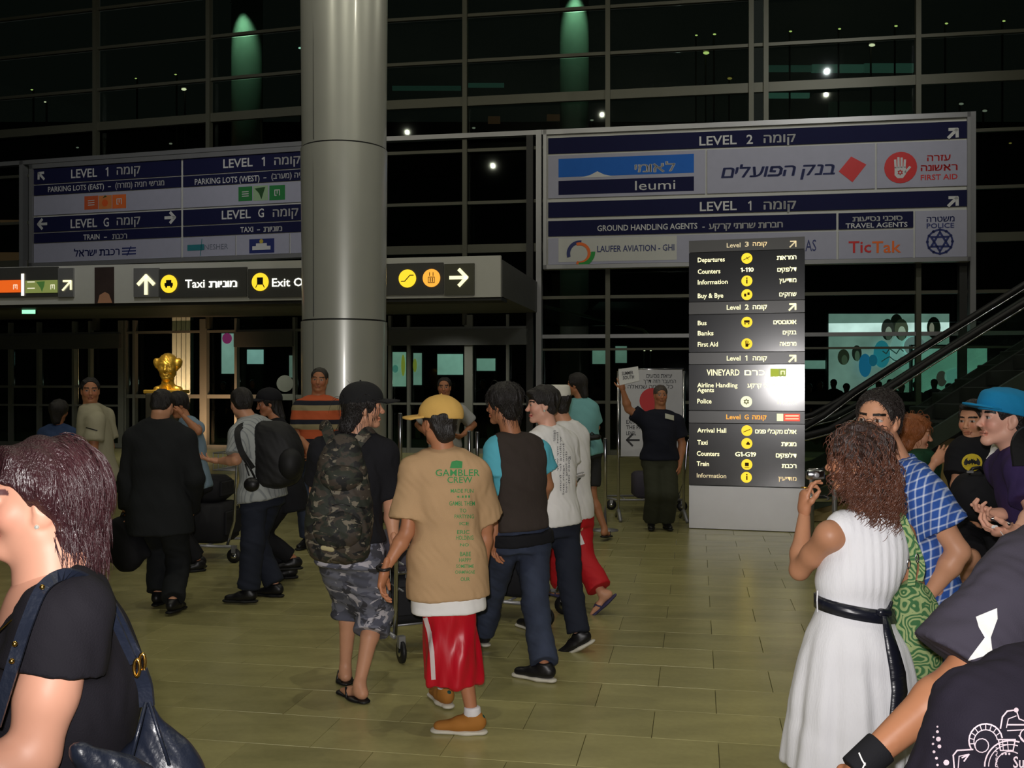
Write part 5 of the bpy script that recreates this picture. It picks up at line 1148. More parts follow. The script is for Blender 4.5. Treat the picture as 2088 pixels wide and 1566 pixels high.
# 2 man in cream polo -------------------------------------------------
p = Person('man in a cream polo shirt looking back over his shoulder at the left', 203, 9.3, 1.77, yaw=70, head=(184, 797), hd=(205, 0, 0), skin='tan', b=1.08, J=dict(pel=(202, 985), nb=(184, 832), shl=(196, 855, -.15), ell=(190, 915, -.2), wrl=(165, 945, -.35), anl=(186, 1130, -.05), anr=(240, 1133, .1), tol=(-.9, .3, 0), tor=(-.95, -.2, 0)))
p.body(hair=HB); p.hair('short', HB); t_ = p.top(cloth('cream pique', (172, 166, 142)), hem=ztop(p, 985), sleeve=.75, ease=.02, flare=.05, name='polo_shirt'); p.legs(cloth('dark green cotton', (44, 56, 46)), 1.98)
shoes(p, mat('grey sneaker', srgb(120, 120, 110)), m_bsole)
V, F = line2d([(176, 872), (198, 878)], 2.2); decal('chest_stripe', *sub(V, F, 4), 9.2, m_black, t_, off=.004)
# 3 woman in blue ------------------------------------------------------
p = Person('woman with dark hair and blue blouse behind the cream polo man', 118, 10.2, 1.62, yaw=20, head=(122, 838), hd=(-10, -5, 0), skin='brown', fem=True, J=dict(nb=(118, 872), shl=(92, 885), shr=(146, 885)), b=1.15)
p.body(hair=HB); p.hair('full', HB, extra=[((0, -.3, .2), (.85, .95, .8)), ((0, -.5, -.2), (0, -.5, -.95), .62, .45)]); p.top(cloth('blue blouse', (52, 70, 105)), hem=-.15, sleeve=1.4, name='blouse', ease=.02); p.legs(blackcloth, 1.95); shoes(p, m_shoe, m_bsole)
# 4 man in suit --------------------------------------------------------
p = Person('man in a dark suit walking away with a black bag in his left hand', 332, 7.35, 1.68, yaw=8, head=(332, 828), hd=(-8, -22, 0), skin='light', b=1.16, J=dict(pel=(325, 1045), nb=(324, 862), shl=(276, 894), shr=(376, 896), ell=(262, 975), wrl=(257, 1042, -.05), elr=(396, 975, .0), wrr=(390, 1040, .25), anl=(322, 1210, .15), anr=(352, 1225, -.1), tol=(.05, 1, 0), tor=(.1, 1, -.05)))
p.body(hair=HB, hands=dict(l=dict(curl=(1.1, 1.15, 1.2, 1.2), n=(0, -1, 0), d=(0, 0, -1)))); p.hair('short', HB)
ms = cloth('charcoal wool', (34, 36, 38)); o = p.top(ms, hem=ztop(p, 1088), sleeve=1.97, ease=.024, flare=.05, name='suit_jacket', fold=.005); p.legs(ms, 1.97, r=(.105, .08, .078), fold=.005); shoes(p, m_shoe, m_bsole)
solid('shirt_collar', [cap(p.J['nb'] + np.array([0, 0, -.01]), p.J['nb'] + np.array([0, 0, .03]), .072, .062, None, 1, 3)], .008, mat('white shirt', srgb(150, 150, 150)), p.root)
bg = thing('travel_bag', 'soft black bag hanging from the suited man\'s left hand', 'bag', P(252, 1110, 7.3))
solid('bag_body', [(loft([[*P(262, 1165, 7.3), .05, .06], [*P(262, 1140, 7.3), .12, .09], [*P(245, 1100, 7.3), .135, .1], [*P(245, 1066, 7.3), .1, .08], [*P(255, 1050, 7.3), .04, .04]], (1, 0, 0), 2.3, .03), .03, 1), (cap(P(275, 1110, 7.3), P(300, 1130, 7.3), .07, .03), .04, 1)], .012, blackcloth, bg, fold=(.008, (14, 14, 20)))
MB().tube([P(246, 1060, 7.28), P(250, 1047, 7.27), P(258, 1046, 7.27), P(264, 1060, 7.28)], .012, 8).build('handle', m_shoe, bg, True)
# 5 woman on the phone -------------------------------------------------
p = Person('person in pale blue top with bare raised arm beside the suited man\'s head', 405, 9.0, 1.64, yaw=105, head=(361, 826), hd=(130, -25, 0), skin='tan', fem=True, J=dict(pel=(402, 985), nb=(382, 858), shl=(402, 872, -.12), ell=(404, 880, -.32), wrl=(372, 846, -.2)))
p.body(hair=HB, hands=dict(l=dict(d=(-.6, 0, .8), n=(-1, 0, -.5)))); p.hair('full', HB); p.top(cloth('pale blue cotton', (128, 150, 168)), hem=-.1, sleeve=.25, ease=.014); p.legs(blackcloth, 1.95); shoes(p, m_shoe, m_bsole)
# 6 man with black backpack ---------------------------------------------
p = Person('man in grey striped shirt with a big black backpack, left of the camo backpack', 545, 7.75, 1.69, yaw=58, head=(491, 822), hd=(38, -8, 0), skin='light', b=1.05, J=dict(pel=(535, 1010), nb=(513, 858), shl=(487, 886, -.14), ell=(482, 938, -.22), wrl=(447, 940, -.1), anl=(507, 1205, -.15), anr=(562, 1205, .1), knl=(515, 1105, -.15), tol=(-1, .1, 0), tor=(-.95, .3, 0)))
p.body(hair=HB, hands=dict(l=dict(d=(-1, .1, .1), n=(0, 0, 1), t=(0, -1, .3), curl=(.2, .25, .3, .4)))); p.hair('short', HB, extra=[((0, -.5, .1), (.66, .5, .6))])
t_ = p.top(mat('pinstripe cotton', rough=.85, var=.08, pat=pat_pin), hem=ztop(p, 1018), sleeve=.8, ease=.02, flare=.05, name='shirt'); p.legs(cloth('black denim', (38, 42, 54)), 1.96, r=(.1, .085, .085), fold=.007); shoes(p, m_shoe, m_bsole)
def backpack(lb, cx_, y0, y1, prof, D, dep, m, fr, st, fold=.006):
    b = thing('backpack', lb, 'backpack', P(cx_, (y0 + y1) / 2, D)); S = [[*P(x, y, D), w, dep * q] for (x, y, w, q) in prof]
    o = solid('main_compartment', [(loft(S, fr[0], 2.6, .035), .02, 1)], max(.008, D * .0017), m, b, fold=[(fold, (13, 13, 24)), (fold * .5, (40, 40, 60))])
    return b
bp = backpack('large plain black backpack on the man in the grey striped shirt', 560, 858, 995, [(555, 995, .12, .7), (560, 980, .19, .95), (566, 925, .205, 1), (556, 880, .17, .85), (550, 858, .1, .5)], 7.72, .16, mat('black nylon', srgb(22, 22, 24), .6, 0, .15), p.A * 0 + np.eye(3), None)
bp_m = MATS['black nylon']; solid('front_pocket', [(ell(P(590, 945, 7.62), (.1, .09, .13)), .02, 1)], .012, bp_m, bp)
straps(None, [P(523, 868, 7.7), P(500, 866, 7.62), P(484, 880, 7.5), P(492, 920, 7.45), P(515, 955, 7.5)], .022, .006, bp_m, bp, 'shoulder_strap'); MB().tube([P(490, 925, 7.48), P(505, 945, 7.46), P(520, 975, 7.46)], .008, 6).build('side_strap', bp_m, bp, True)
cp_ = thing('camera_pouch', 'small round black pouch on the hip of the striped shirt man', 'pouch', P(513, 988, 7.45)); solid('pouch_body', [(ell(P(513, 988, 7.42), (.06, .04, .055)), .02, 1)], .008, m_shoe, cp_); MB().tube([P(500, 946, 7.44), P(508, 970, 7.4)], .006, 6).build('strap', m_shoe, cp_, True)
# 7 woman in black with black cap ----------------------------------------
p = Person('woman in black with black cap and long dark hair facing the striped shirt man', 592, 8.5, 1.70, yaw=105, head=(545, 822), hd=(118, -12, 0), skin='tan', fem=True, J=dict(pel=(590, 1000), nb=(565, 862), ell=(590, 930, -.1), wrl=(560, 960, -.15), anl=(600, 1140, -.05), tol=(-.9, -.2, 0))); p.capped = True
p.body(hair=HB); h_ = p.hair('full', HB, extra=[((0, -.6, .0), (.0, -.75, -1.3), .5, .42), ((-.45, -.2, -.2), (-.4, -.5, -1.3), .26, .2), ((.45, -.2, -.2), (.4, -.5, -1.3), .26, .2)]); p.top(blackcloth, hem=-.3, sleeve=.35, ease=.015); p.legs(blackcloth, 1.9); shoes(p, m_shoe, m_bsole)
c_ = ballcap(p, blackcloth, 118, 2, label='black cap'); V, F = disc2d(522, 795, 4.5, 10, 6); decal('cap_badge', V, F, 8.2, mat('badge red', srgb(150, 60, 65)), c_, off=.006)
# 8 orange striped polo ---------------------------------------------------
p = Person('man in orange, tan and black striped polo standing before the metal column', 648, 10.2, 1.86, yaw=172, head=(651, 775), hd=(183, 0, 3), skin='tan', b=1.18, J=dict(nb=(648, 815), shr=(614, 832), shl=(684, 832), elr=(609, 888, -.05), wrr=(636, 925, -.25), ell=(688, 890, 0), wrl=(650, 928, -.25)))
p.body(hair=(.03, .02, .015), hands=dict(r=dict(d=(1, 0, -.3), n=(0, 1, 0)), l=dict(d=(-1, 0, -.3), n=(0, 1, 0)))); p.hair('buzz', (.03, .025, .02), front=.1); p.top(mat('striped polo', rough=.85, var=.08, pat=pat_stripes), hem=-.12, sleeve=.8, ease=.022, name='polo_shirt', bel=.02); p.legs(jean, 1.97); shoes(p, m_shoe, m_bsole)
solid('collar', [cap(p.J['nb'] + np.array([0, -.01, -.02]), p.J['nb'] + np.array([0, -.01, .03]), .085, .075, None, 1, 3)], .009, cloth('orange collar', (196, 92, 52)), p.root)
# 9 camo backpack man ------------------------------------------------------
p = Person('man in black cap and grey camouflage shorts with camouflage backpack, looking right', 714, 5.3, 1.70, yaw=-12, head=(744, 830), hd=(-78, 2, -4), skin='light', J=dict(pel=(712, 1118), nb=(724, 896), shl=(660, 918), shr=(782, 924), elr=(797, 1035, .05), wrr=(803, 1108, -.02), ell=(645, 1000, .12), wrl=(660, 1080, .3), anr=(733, 1408, -.03), anl=(704, 1372, .28), tor=(-.65, .75, 0), tol=(-.25, .95, -.1))); p.capped = True
p.body(hair=HB, feet=True, jaw=1.0, hands=dict(r=dict(d=(.05, 0, -1), n=(-1, -.3, 0), curl=(.6, .7, .7, .8)))); h_ = p.hair('full', HB, extra=[((0, -.45, -.1), (0, -.85, -.9), .55, .38), ((.35, -.3, -.3), (.35, -.75, -1.0), .28, .2), ((-.35, -.3, -.3), (-.35, -.75, -1.0), .28, .2)], vox=.006); strands(p, 260, .09, MATS['hair_'+'%02x%02x%02x' % tuple(int(min(1, c) ** .45 * 255) for c in HB)], h_, .0016, 4)
p.top(blackcloth, hem=ztop(p, 1100), sleeve=.78, ease=.02, flare=.05, fold=.006, f=(12, 12, 16)); p.legs(mat('grey camo', rough=.85, var=.08, pat=pat_camo([(112, 114, 128), (86, 88, 102), (66, 66, 74), (186, 182, 190)], 8)), 1.3, r=(.105, .1, .115), fold=.006, name='shorts', extra=[(cap((p.J['hpl'] + p.J['hpr']) / 2, (p.J['knl'] + p.J['knr']) / 2, .1, .09, None, 1, 2), .04, 1)])
ballcap(p, mat('black felt', srgb(24, 24, 26), .9), -78, 4, label='black cap'); 
for n in 'lr': sandal(p, n, m_shoe)
bp = backpack('tall green brown camouflage backpack on the man with the black cap', 690, 880, 1145, [(690, 1148, .1, .5), (690, 1128, .155, .9), (692, 1070, .175, 1), (696, 990, .145, .9), (698, 920, .1, .65), (700, 885, .05, .4)], 5.1, .12, mat('camo nylon', rough=.7, var=.1, pat=pat_camo([(44, 48, 40), (66, 58, 50), (28, 28, 28), (120, 112, 96)], 11)), np.eye(3), None, .008)
mc = MATS['camo nylon']; solid('front_pocket', [(ell(P(688, 1080, 5.0), (.13, .06, .1)), .02, 1)], .009, mc, bp, fold=(.006, (20, 20, 40))); solid('lid', [(ell(P(696, 975, 5.02), (.11, .07, .07)), .02, 1)], .009, mc, bp, fold=(.005, (20, 20, 30)))
straps(None, [P(690, 930, 5.1), P(672, 890, 5.16), P(664, 868, 5.28), P(662, 880, 5.38)], .03, .007, mc, bp, 'shoulder_strap'); straps(None, [P(706, 930, 5.1), P(728, 905, 5.15), P(748, 882, 5.2), P(758, 885, 5.36)], .03, .007, mc, bp, 'shoulder_strap')
MB().tube([P(640, 1040, 5.03), P(690, 1028, 4.97), P(745, 1036, 5.02)], .004, 6).build('zip', m_shoe, bp, True)
V, F = pxtext('camo', 656, 678, 1112, 1122, 0); q_ = solid('label_patch', [(cap(P(658, 1117, 4.955), P(677, 1121, 4.95), .013, .013, (0, 1, 0), .4), .01, 1)], .004, mat('patch', srgb(170, 160, 120)), bp)
# 10 tan tee and yellow cap -------------------------------------------------
p = Person('young man in tan printed t-shirt, yellow cap and long red shorts walking away', 915, 4.78, 1.62, yaw=8, head=(893, 862), hd=(38, 0, 0), skin='tan', b=.95, J=dict(pel=(912, 1140), nb=(906, 930), shl=(848, 962), shr=(966, 966), ell=(830, 1085, -.05), wrl=(786, 1160, -.12), elr=(990, 1075, .12), wrr=(985, 1165, .15), anr=(963, 1460, .0), anl=(908, 1405, .4), knr=(936, 1300, .06), tor=(-1, .12, 0), tol=(-.42, .9, 0))); p.capped = True
p.body(hair=HB, hands=dict(l=dict(d=(-.25, 0, -1), n=(1, -.2, 0), t=(-.3, .9, 0), curl=(.35, .4, .45, .5)), r=dict(d=(0, 0, -1), n=(-1, 0, 0)))); p.hair('short', HB, extra=[((0, -.6, -.35), (.52, .38, .55))])
t_ = p.top(cloth('tan jersey', (186, 152, 114)), hem=ztop(p, 1216), sleeve=.8, ease=.028, flare=.03, fold=.005, f=(9, 9, 14), vox=.0075, sl_r=.066)
p.top(mat('white jersey', srgb(236, 234, 232), .8), hem=ztop(p, 1245), sleeve=0, ease=.015, name='undershirt', neck=-.12, arms=''); 
m_rs = mat('red satin', srgb(190, 12, 36), .4, 0, .12, 10, bump=.35, bs=14, bsc=(1, 1, .2), spec=.5); Ss = [[*P(x, y, d), w, w * q] for x, y, d, w, q in ((926, 1388, 4.83, .14, 1.05), (926, 1375, 4.83, .139, 1.05), (922, 1330, 4.82, .134, 1.02), (918, 1280, 4.82, .128, .95), (914, 1230, 4.8, .128, .9), (912, 1180, 4.8, .125, .8), (911, 1150, 4.79, .115, .78))]
V, Q = nets([(loft(Ss, (1, 0, 0), 2.3, .008, (0, 0, 1)), .02, 1)], .0075); an_ = np.arctan2(V[:, 1] - 4.87, V[:, 0] - P(917, 0, 4.87)[0]); t_z = np.clip((P(0, 1200, 4.85)[2] - V[:, 2]) / .3, 0, 1)
V = V + normals(V, Q) * ((np.sin(an_ * 7 + 4 * np.sin(V[:, 2] * 6) + .5) * .009 + np.sin(an_ * 15 - V[:, 2] * 14) * .004) * t_z + wav(V, (30, 30, 14), 3) * .002)[:, None]; ls = mesh_np('shorts', V, Q, m_rs, p.root)
V, F = line2d([(868, 1262), (876, 1290), (881, 1330), (884, 1383)], 9); decal('side_stripe', *sub(V, F, 6), 4.6, mat('white satin', srgb(215, 200, 200), .4), ls, off=.004)
ballcap(p, mat('mustard felt', srgb(208, 166, 88), .85, bump=.1, bs=200), 70, 2, False, label='yellow flat-brim cap', hgt=.02)
for n, lb in (('l', None), ('r', None)):
    s_ = p.shoe(n, mat('tan suede', srgb(168, 110, 44), .8, 0, .15), m_sole, sc=p.k * 1.03); an = p.J['an' + n]; fd = nrm(p.J['to' + n])
    solid('sock', [cap(an - fd * .0, an + np.array([0, 0, .045]), .043, .04, None, 1, 3)], .006, mat('white sock', srgb(225, 222, 225)), s_); solid('heel_patch', [(ell(an - fd * .045 + np.array([0, 0, -.02]), (.02, .02, .03)), .01, 1)], .005, mat('teal patch', srgb(20, 70, 62)), s_)
MB().tube([P(782 + 13 * math.cos(a), 1158 + 5 * math.sin(a), 4.66 - .03 * math.sin(a)) for a in np.linspace(0, 6.283, 14)[:-1]], .008, 6, True).build('wristwatch', m_shoe, p.root, True)
gp = mat('green print', srgb(50, 150, 70)); L_ = []
V = np.array([(917, 955), (921, 941), (927, 949), (931, 939), (937, 949), (943, 941), (942, 955)]); L_.append((V, [[0, 1, 2, 3, 4, 5, 6]]))
gm = mat('green ink', srgb(60, 140, 80), .8); o = decal('crown_print', *sub(V, [[0, 1, 2, 3, 4, 5, 6]], 5), 4.6, gm, t_, off=.003)
L_ = [pxtext('GAMBLER', 888, 978, 957, 971), pxtext('CREW', 912, 963, 972, 985)]
for (tx_, x0, x1, y0, y1) in (('MADE FUN', 919, 965, 997, 1005), ('till', 930, 958, 1010, 1015), ('GAMBL THEM', 916, 968, 1022, 1031), ('TO', 937, 951, 1037, 1045), ('PARTYING', 927, 966, 1049, 1057), ('ICE', 937, 956, 1064, 1071), ('ERIC', 932, 957, 1081, 1089), ('HOLDING', 930, 965, 1092, 1101), ('NO', 938, 956, 1108, 1114), ('BABE', 938, 960, 1125, 1134), ('HAPPY', 936, 961, 1138, 1146), ('SOMETIME', 930, 966, 1151, 1158), ('CHAMPAGNE', 928, 968, 1163, 1170), ('OUR', 939, 958, 1177, 1185)): L_.append(pxtext(tx_, x0, x1, y0, y1, .012))
V, F = pxjoin(L_); decal('lettering', V, F, 4.6, gm, t_, off=.003)
# 11 man with hands on hips -----------------------------------------------
p = Person('man in a white t-shirt with hands on hips standing far back', 908, 12.2, 1.78, yaw=178, head=(906, 790), hd=(178, 0, 0), skin='tan', J=dict(nb=(908, 824), shl=(940, 838), ell=(966, 866, .05), wrl=(942, 888, -.08), shr=(876, 838), elr=(852, 866, .05), wrr=(874, 888, -.08)))
p.body(hair=HB, hands=dict(l=dict(d=(-1, 0, -.4)), r=dict(d=(1, 0, -.4)))); p.hair('short', HB); p.top(cloth('white cotton', (172, 172, 172)), hem=-.1, sleeve=.8, ease=.022); p.legs(jean, 1.97); shoes(p, m_shoe, m_bsole)
# 12 man in vest ------------------------------------------------------------
p = Person('dark-haired man in brown vest over a cyan t-shirt and dark jeans, looking left', 1060, 5.95, 1.71, yaw=22, head=(1024, 826), hd=(62, 0, 0), skin='tan', b=1.0, J=dict(pel=(1062, 1092), nb=(1048, 900), shl=(1012, 918, -.06), shr=(1098, 922, .06), ell=(1016, 1018, -.08), wrl=(1008, 1090, -.1), elr=(1116, 990, .12), wrr=(1080, 1060, .35), anr=(1110, 1370, -.33), anl=(986, 1288, .42), knr=(1092, 1235, -.1), tor=(-.85, .5, 0), tol=(-.3, .95, -.1)))
p.body(hair=HB, hands=dict(l=dict(d=(.0, 0, -1), n=(.6, -.5, 0), t=(-.3, .9, 0), curl=(.25, .3, .3, .35)))); h_ = p.hair('full', HB, extra=[((0, -.2, .45), (.85, .95, .78)), ((0, -.55, -.35), (.5, .42, .5))], vox=.0055, amp=.006); strands(p, 300, .06, h_.data.materials[0], h_, .0016, 5, down=(.2, 0, -1))
mcy = cloth('cyan jersey', (96, 186, 206)); p.top(mcy, hem=.45, sleeve=.52, ease=.02, name='t_shirt', sl_r=.062); mv = cloth('brown knit', (62, 54, 50))
p.top(mv, hem=ztop(p, 1078), sleeve=0, ease=.034, flare=.02, name='vest', fold=.005, clip=[(p.J['shl'] - p.R * .012, -p.R), (p.J['shr'] + p.R * .012, p.R)]); p.top(blackcloth, hem=ztop(p, 1108), sleeve=0, ease=.026, name='hem_band', neck=.05, arms=''); p.legs(jean, 1.97, r=(.1, .08, .082), fold=.007); shoes(p, m_shoe, m_sole)
# 13 profile youth in white tee ---------------------------------------------
p = Person('young man in profile wearing a white t-shirt with small dark print and black jeans', 1130, 6.45, 1.70, yaw=40, head=(1104, 827), hd=(98, 0, 0), skin='fair', b=.95, J=dict(pel=(1132, 1062), nb=(1120, 880), shl=(1094, 900, -.1), shr=(1156, 902, .1), ell=(1082, 990, .05), wrl=(1050, 1020, .3), elr=(1165, 985, .12), wrr=(1140, 1040, .35), anr=(1180, 1293, -.2), anl=(1092, 1292, .3), knr=(1162, 1190, -.1), tor=(-.8, .2, -.45), tol=(-.6, .8, 0)))
p.body(hair=HB, lip=srgb(200, 110, 100)); h_ = p.hair('short', HB, extra=[((0, -.2, .5), (.76, .9, .72)), ((0, .55, .72), (.5, .3, .22))], vox=.0055, amp=.006); MB().ball(p.w(-.68, -.05, -.28), .009, n=6).build('earring', mat('gem', srgb(235, 235, 225)), p.root, True)
t_ = p.top(mat('white jersey', srgb(212, 208, 205)), hem=ztop(p, 1070), sleeve=.5, ease=.02, flare=.02, fold=.005, vox=.009); p.legs(cloth('black denim', (38, 42, 54)), 1.97, r=(.1, .082, .08), fold=.007); shoes(p, m_shoe, m_sole)
L_ = []
for i, (x, y0, y1) in enumerate(((1131, 878, 900), (1137, 882, 960), (1143, 890, 1000), (1149, 905, 1008), (1155, 920, 1004), (1161, 930, 985), (1131, 935, 955))):
    V, F = text2d(['never', 'lost my way', 'walking far from', 'home again and', 'the long road', 'goes on', 'yes'][i], 0); V = np.c_[-V[:, 1], V[:, 0]]; V = fit(V, x - 2.6, x + 2.6, y0, y1); L_.append((V, F))
V, F = pxjoin(L_); decal('lettering', V, F, 6.2, mat('grey ink', srgb(90, 90, 95), .8), t_, off=.004)
# 14 white hat and red trousers ----------------------------------------------
p = Person('person in white hat, white long-sleeved top and red trousers striding left', 1168, 7.4, 1.71, yaw=45, head=(1132, 820), hd=(60, 0, 0), skin='light', J=dict(pel=(1166, 1045), nb=(1156, 868), shr=(1180, 888, .05), shl=(1135, 885, -.1), elr=(1187, 970, .05), wrr=(1183, 1050, -.05), anr=(1226, 1208, -.15), knr=(1188, 1135, 0), anl=(1152, 1195, .4), tor=(-.62, .1, -.6), tol=(-.7, .7, 0))); p.capped = True
p.body(hair=HB, feet=True); p.hair('full', HB); p.top(mat('white jersey', srgb(212, 208, 205)), hem=-.08, sleeve=1.95, ease=.012, name='long_sleeved_top'); pr_ = p.legs(mat('red cotton', srgb(190, 22, 32), .7), 1.9, r=(.1, .085, .1), fold=.006)
w = p.w; solid('hat', [(loft([[*w(0, -.12, .35), .84 * p.hh, .98 * p.hh], [*w(0, -.12, .7), .8 * p.hh, .94 * p.hh], [*w(0, -.12, 1.15), .74 * p.hh, .88 * p.hh]], p.A[0], 2, .02), .02, 1), (cap(w(0, .3, .38), w(0, .75, .34), .7 * p.hh, .7 * p.hh, p.A[2], .1), .02, 1)], .009, mat('white felt', srgb(215, 212, 200)), p.root, label='white hat')
V, F = line2d([(1177, 1068), (1180, 1090), (1187, 1108)], 9); decal('side_panel', *sub(V, F, 6), 7.2, mat('white jersey', (1, 1, 1)), pr_, off=.006)
for n in 'lr': sandal(p, n, mat('navy rubber', srgb(60, 56, 90)))
# 15 teal shirt -----------------------------------------------------------------
p = Person('person in teal shirt and dark shorts with bare legs right of the white hat', 1200, 10.7, 1.79, yaw=55, head=(1174, 785), hd=(70, 0, 0), skin='tan', fem=True, J=dict(pel=(1198, 918), nb=(1184, 818), shr=(1206, 832, .0), shl=(1168, 828), elr=(1217, 872, .05), wrr=(1196, 890, -.15), anr=(1233, 1078, -.05), knr=(1206, 1010), anl=(1196, 1078, .2), tor=(.4, .9, -.1), tol=(-.6, .8, 0)))
p.body(hair=HB, feet=True); p.hair('full', HB, extra=[((0, -.55, .0), (.0, -.8, -.9), .55, .4)]); p.top(cloth('teal cotton', (124, 182, 184)), hem=-.1, sleeve=.8, ease=.02, name='shirt'); p.legs(cloth('dark grey cotton', (50, 50, 52)), .8, r=(.1, .1, .1), name='shorts')
for n in 'lr': sandal(p, n, m_shoe)
bg = thing('handbag', 'small black bag at the wrist of the person in teal', 'bag', P(1207, 893, 10.5)); solid('bag_body', [(cap(P(1196, 893, 10.5), P(1218, 891, 10.5), .05, .045, (0, 0, 1), .7), .02, 1)], .012, m_shoe, bg); MB().tube([P(1198, 890, 10.5), P(1207, 882, 10.5), P(1216, 890, 10.5)], .01, 6).build('handle', m_shoe, bg, True)
# 16 sign-holding man --------------------------------------------------------------
p = Person('balding man in dark shirt holding up a paper beside the totem', 1344, 11.5, 1.70, yaw=180, head=(1347, 806), hd=(184, 0, 0), skin='tan', b=1.2, J=dict(pel=(1345, 935), nb=(1346, 843), shr=(1316, 858), elr=(1281, 834, -.02), wrr=(1270, 796, -.08), shl=(1379, 860), ell=(1391, 905), wrl=(1386, 948, -.05), anl=(1358, 1062), anr=(1328, 1062)))
p.body(hair=(.1, .08, .07), hands=dict(r=dict(d=(-.2, 0, 1), n=(0, 1, 0), curl=(.3, .3, .3, .3)))); p.hair('buzz', (.08, .06, .05), front=.35, extra=()); t_ = p.top(cloth('navy black knit', (30, 32, 44)), hem=ztop(p, 938), sleeve=.72, ease=.024, flare=.02, name='polo_shirt', bel=.03); p.legs(cloth('olive drab', (56, 58, 46)), 1.97, r=(.105, .09, .09)); shoes(p, m_shoe, m_bsole)
V, F = rect2d(1356, 843, 1374, 853); V = np.c_[V[:, 0], V[:, 1] + (V[:, 0] - 1356) * .25]; decal('name_tag', *sub(V, F, 5), 11.2, mat('tag', srgb(190, 190, 175)), t_, off=.01)
pp = thing('paper_sign', 'small white paper held up in the sign man\'s raised hand', 'paper', P(1282, 766, 11.35))
A_ = P(1261, 753, 11.33), P(1301, 747, 11.33), P(1304, 776, 11.33), P(1263, 786, 11.33); y = np.array([0, .004, 0]); MB().add([*A_, *[q + y for q in A_]], [[0, 1, 2, 3], [7, 6, 5, 4], [0, 4, 5, 1], [1, 5, 6, 2], [2, 6, 7, 3], [3, 7, 4, 0]]).build('sheet', mat('paper', srgb(225, 225, 225)), pp)
L_ = [pxtext('SUMMER', 1268, 1291, 757, 764, .014), pxtext('SOUTH', 1270, 1293, 766, 773, .014)]; V, F = pxjoin(L_); V[:, 1] -= (V[:, 0] - 1280) * .1; mesh_np('lettering', np.array([P(v[0], v[1], 11.322) for v in V]), F, m_black, pp, False)
# 17 woman in the white dress ---------------------------------------------------
p = Person('woman with curly brown hair in a white dress with black sash, hand raised', 1748, 3.25, 1.58, yaw=32, head=(1743, 938), hd=(62, -2, 0), skin='olive', fem=True, b=1.05, J=dict(pel=(1742, 1262, .03), nb=(1768, 1050), shl=(1692, 1092, -.04), shr=(1836, 1092, .06), ell=(1630, 1163, .1), wrl=(1640, 1050, .2), elr=(1862, 1190, .05), wrr=(1890, 1295, .2)))
p.body(vox=.0065, tor=-.05, lw=.6, hair=HB, hands=dict(l=dict(d=(.02, .05, 1), n=(.9, .1, .1), t=(-.1, -1, 0), curl=(.35, .5, .65, .75), thumb=.8, s=.95), r=dict(d=(.3, .3, -.8), n=(-1, 0, 0)))); 
def dress():
    rows = [(1560, 1598, 1858, .92), (1545, 1600, 1856, .92), (1500, 1606, 1862, .9), (1420, 1618, 1862, .88), (1360, 1630, 1856, .86), (1310, 1642, 1843, .92), (1270, 1658, 1822, .92), (1240, 1668, 1815, .88), (1215, 1668, 1815, .86), (1185, 1664, 1832, .84), (1150, 1674, 1846, .84), (1110, 1686, 1850, .84), (1080, 1688, 1842, .8), (1056, 1696, 1830, .72), (1042, 1708, 1818, .6)]
    S = []
    for i, (y, a, b, q) in enumerate(rows):
        c = P((a + b) / 2, y, 3.25); w = (b - a) / 2 / FPX * 3.25; S.append([*(c), w, w * q])
    return S
S = dress(); m_dress = mat('white cotton dress', srgb(222, 222, 226), .85, 0, .03, bump=.12, bs=60, bsc=(3, 3, .4))
pr = [(loft(S, (1, 0, 0), 2.15, .006, (0, 0, 1)), .02, 1)]
for n in 'lr': sh = p.J['sh' + n]; pr.append((cap(p.J['nb'] + np.array([0, 0, -.045]), sh + (p.J['nb'] - sh) * .33 + np.array([0, -.0, -.0]), .052, .052), .03, 1))
V, Q = nets(pr, .0065); N_ = normals(V, Q); zz_ = V[:, 2]; ang = np.arctan2(V[:, 1] - 3.25, V[:, 0] - (V[:, 0].mean()))
wt = np.clip((P(0, 1262, 3.25)[2] - zz_) / .25, 0, 1); wu = np.exp(-((V[:, 0] - P(1768, 0, 3.25)[0]) / .09) ** 2) * np.clip((zz_ - P(0, 1240, 3.25)[2]) / .1, 0, 1)
V = V + N_ * ((np.sin(ang * 9 + np.sin(zz_ * 7)) * .0075 + np.sin(ang * 19 + zz_ * 3 + 1) * .003) * wt + np.sin(V[:, 0] * 240) * .0022 * wu + wav(V, (18, 18, 26), 5) * .0022)[:, None]
dr = mesh_np('dress', V, Q, m_dress, p.root)
m_sash = mat('black satin', srgb(22, 24, 36), .32, 0, .1, spec=.6, bump=.2, bs=10, bsc=(1, 1, 5))
def ring_at(ya, yb, ex, h, n=40):
    """a band round the waist sloping from the left (ya) to the right (yb)"""
    V = []; F = []
    Sx = cr(np.array(S), 6); Sz = Sx[:, 2][::1]; o = np.argsort(Sz)
    for i in range(n):
        a = 2 * math.pi * i / n; f = (math.cos(a) + 1) / 2; y = ya + (yb - ya) * f; z = P(0, y, 3.25)[2]
        for dz in (-h, h):
            zc = z + dz; c = [np.interp(zc, Sz[o], Sx[o, k]) for k in (0, 1, 3, 4)]
            for e in (ex, ex - .012): V.append((c[0] + (c[2] + e) * math.cos(a), c[1] + (c[3] + e) * math.sin(a), zc))
    for i in range(n):
        b = i * 4; c = ((i + 1) % n) * 4; F += [[b, c, c + 2, b + 2], [b + 1, b + 3, c + 3, c + 1], [b + 2, c + 2, c + 3, b + 3], [b, b + 1, c + 1, c]]
    return V, F
sa = MB().add(*ring_at(1226, 1250, .010, .021)).build('sash', m_sash, p.root, True)
ty_ = lambda x, y, e=.145: P(x, y, 3.25) - np.array([0, e, 0])
Sx_ = cr(np.array(S), 6)
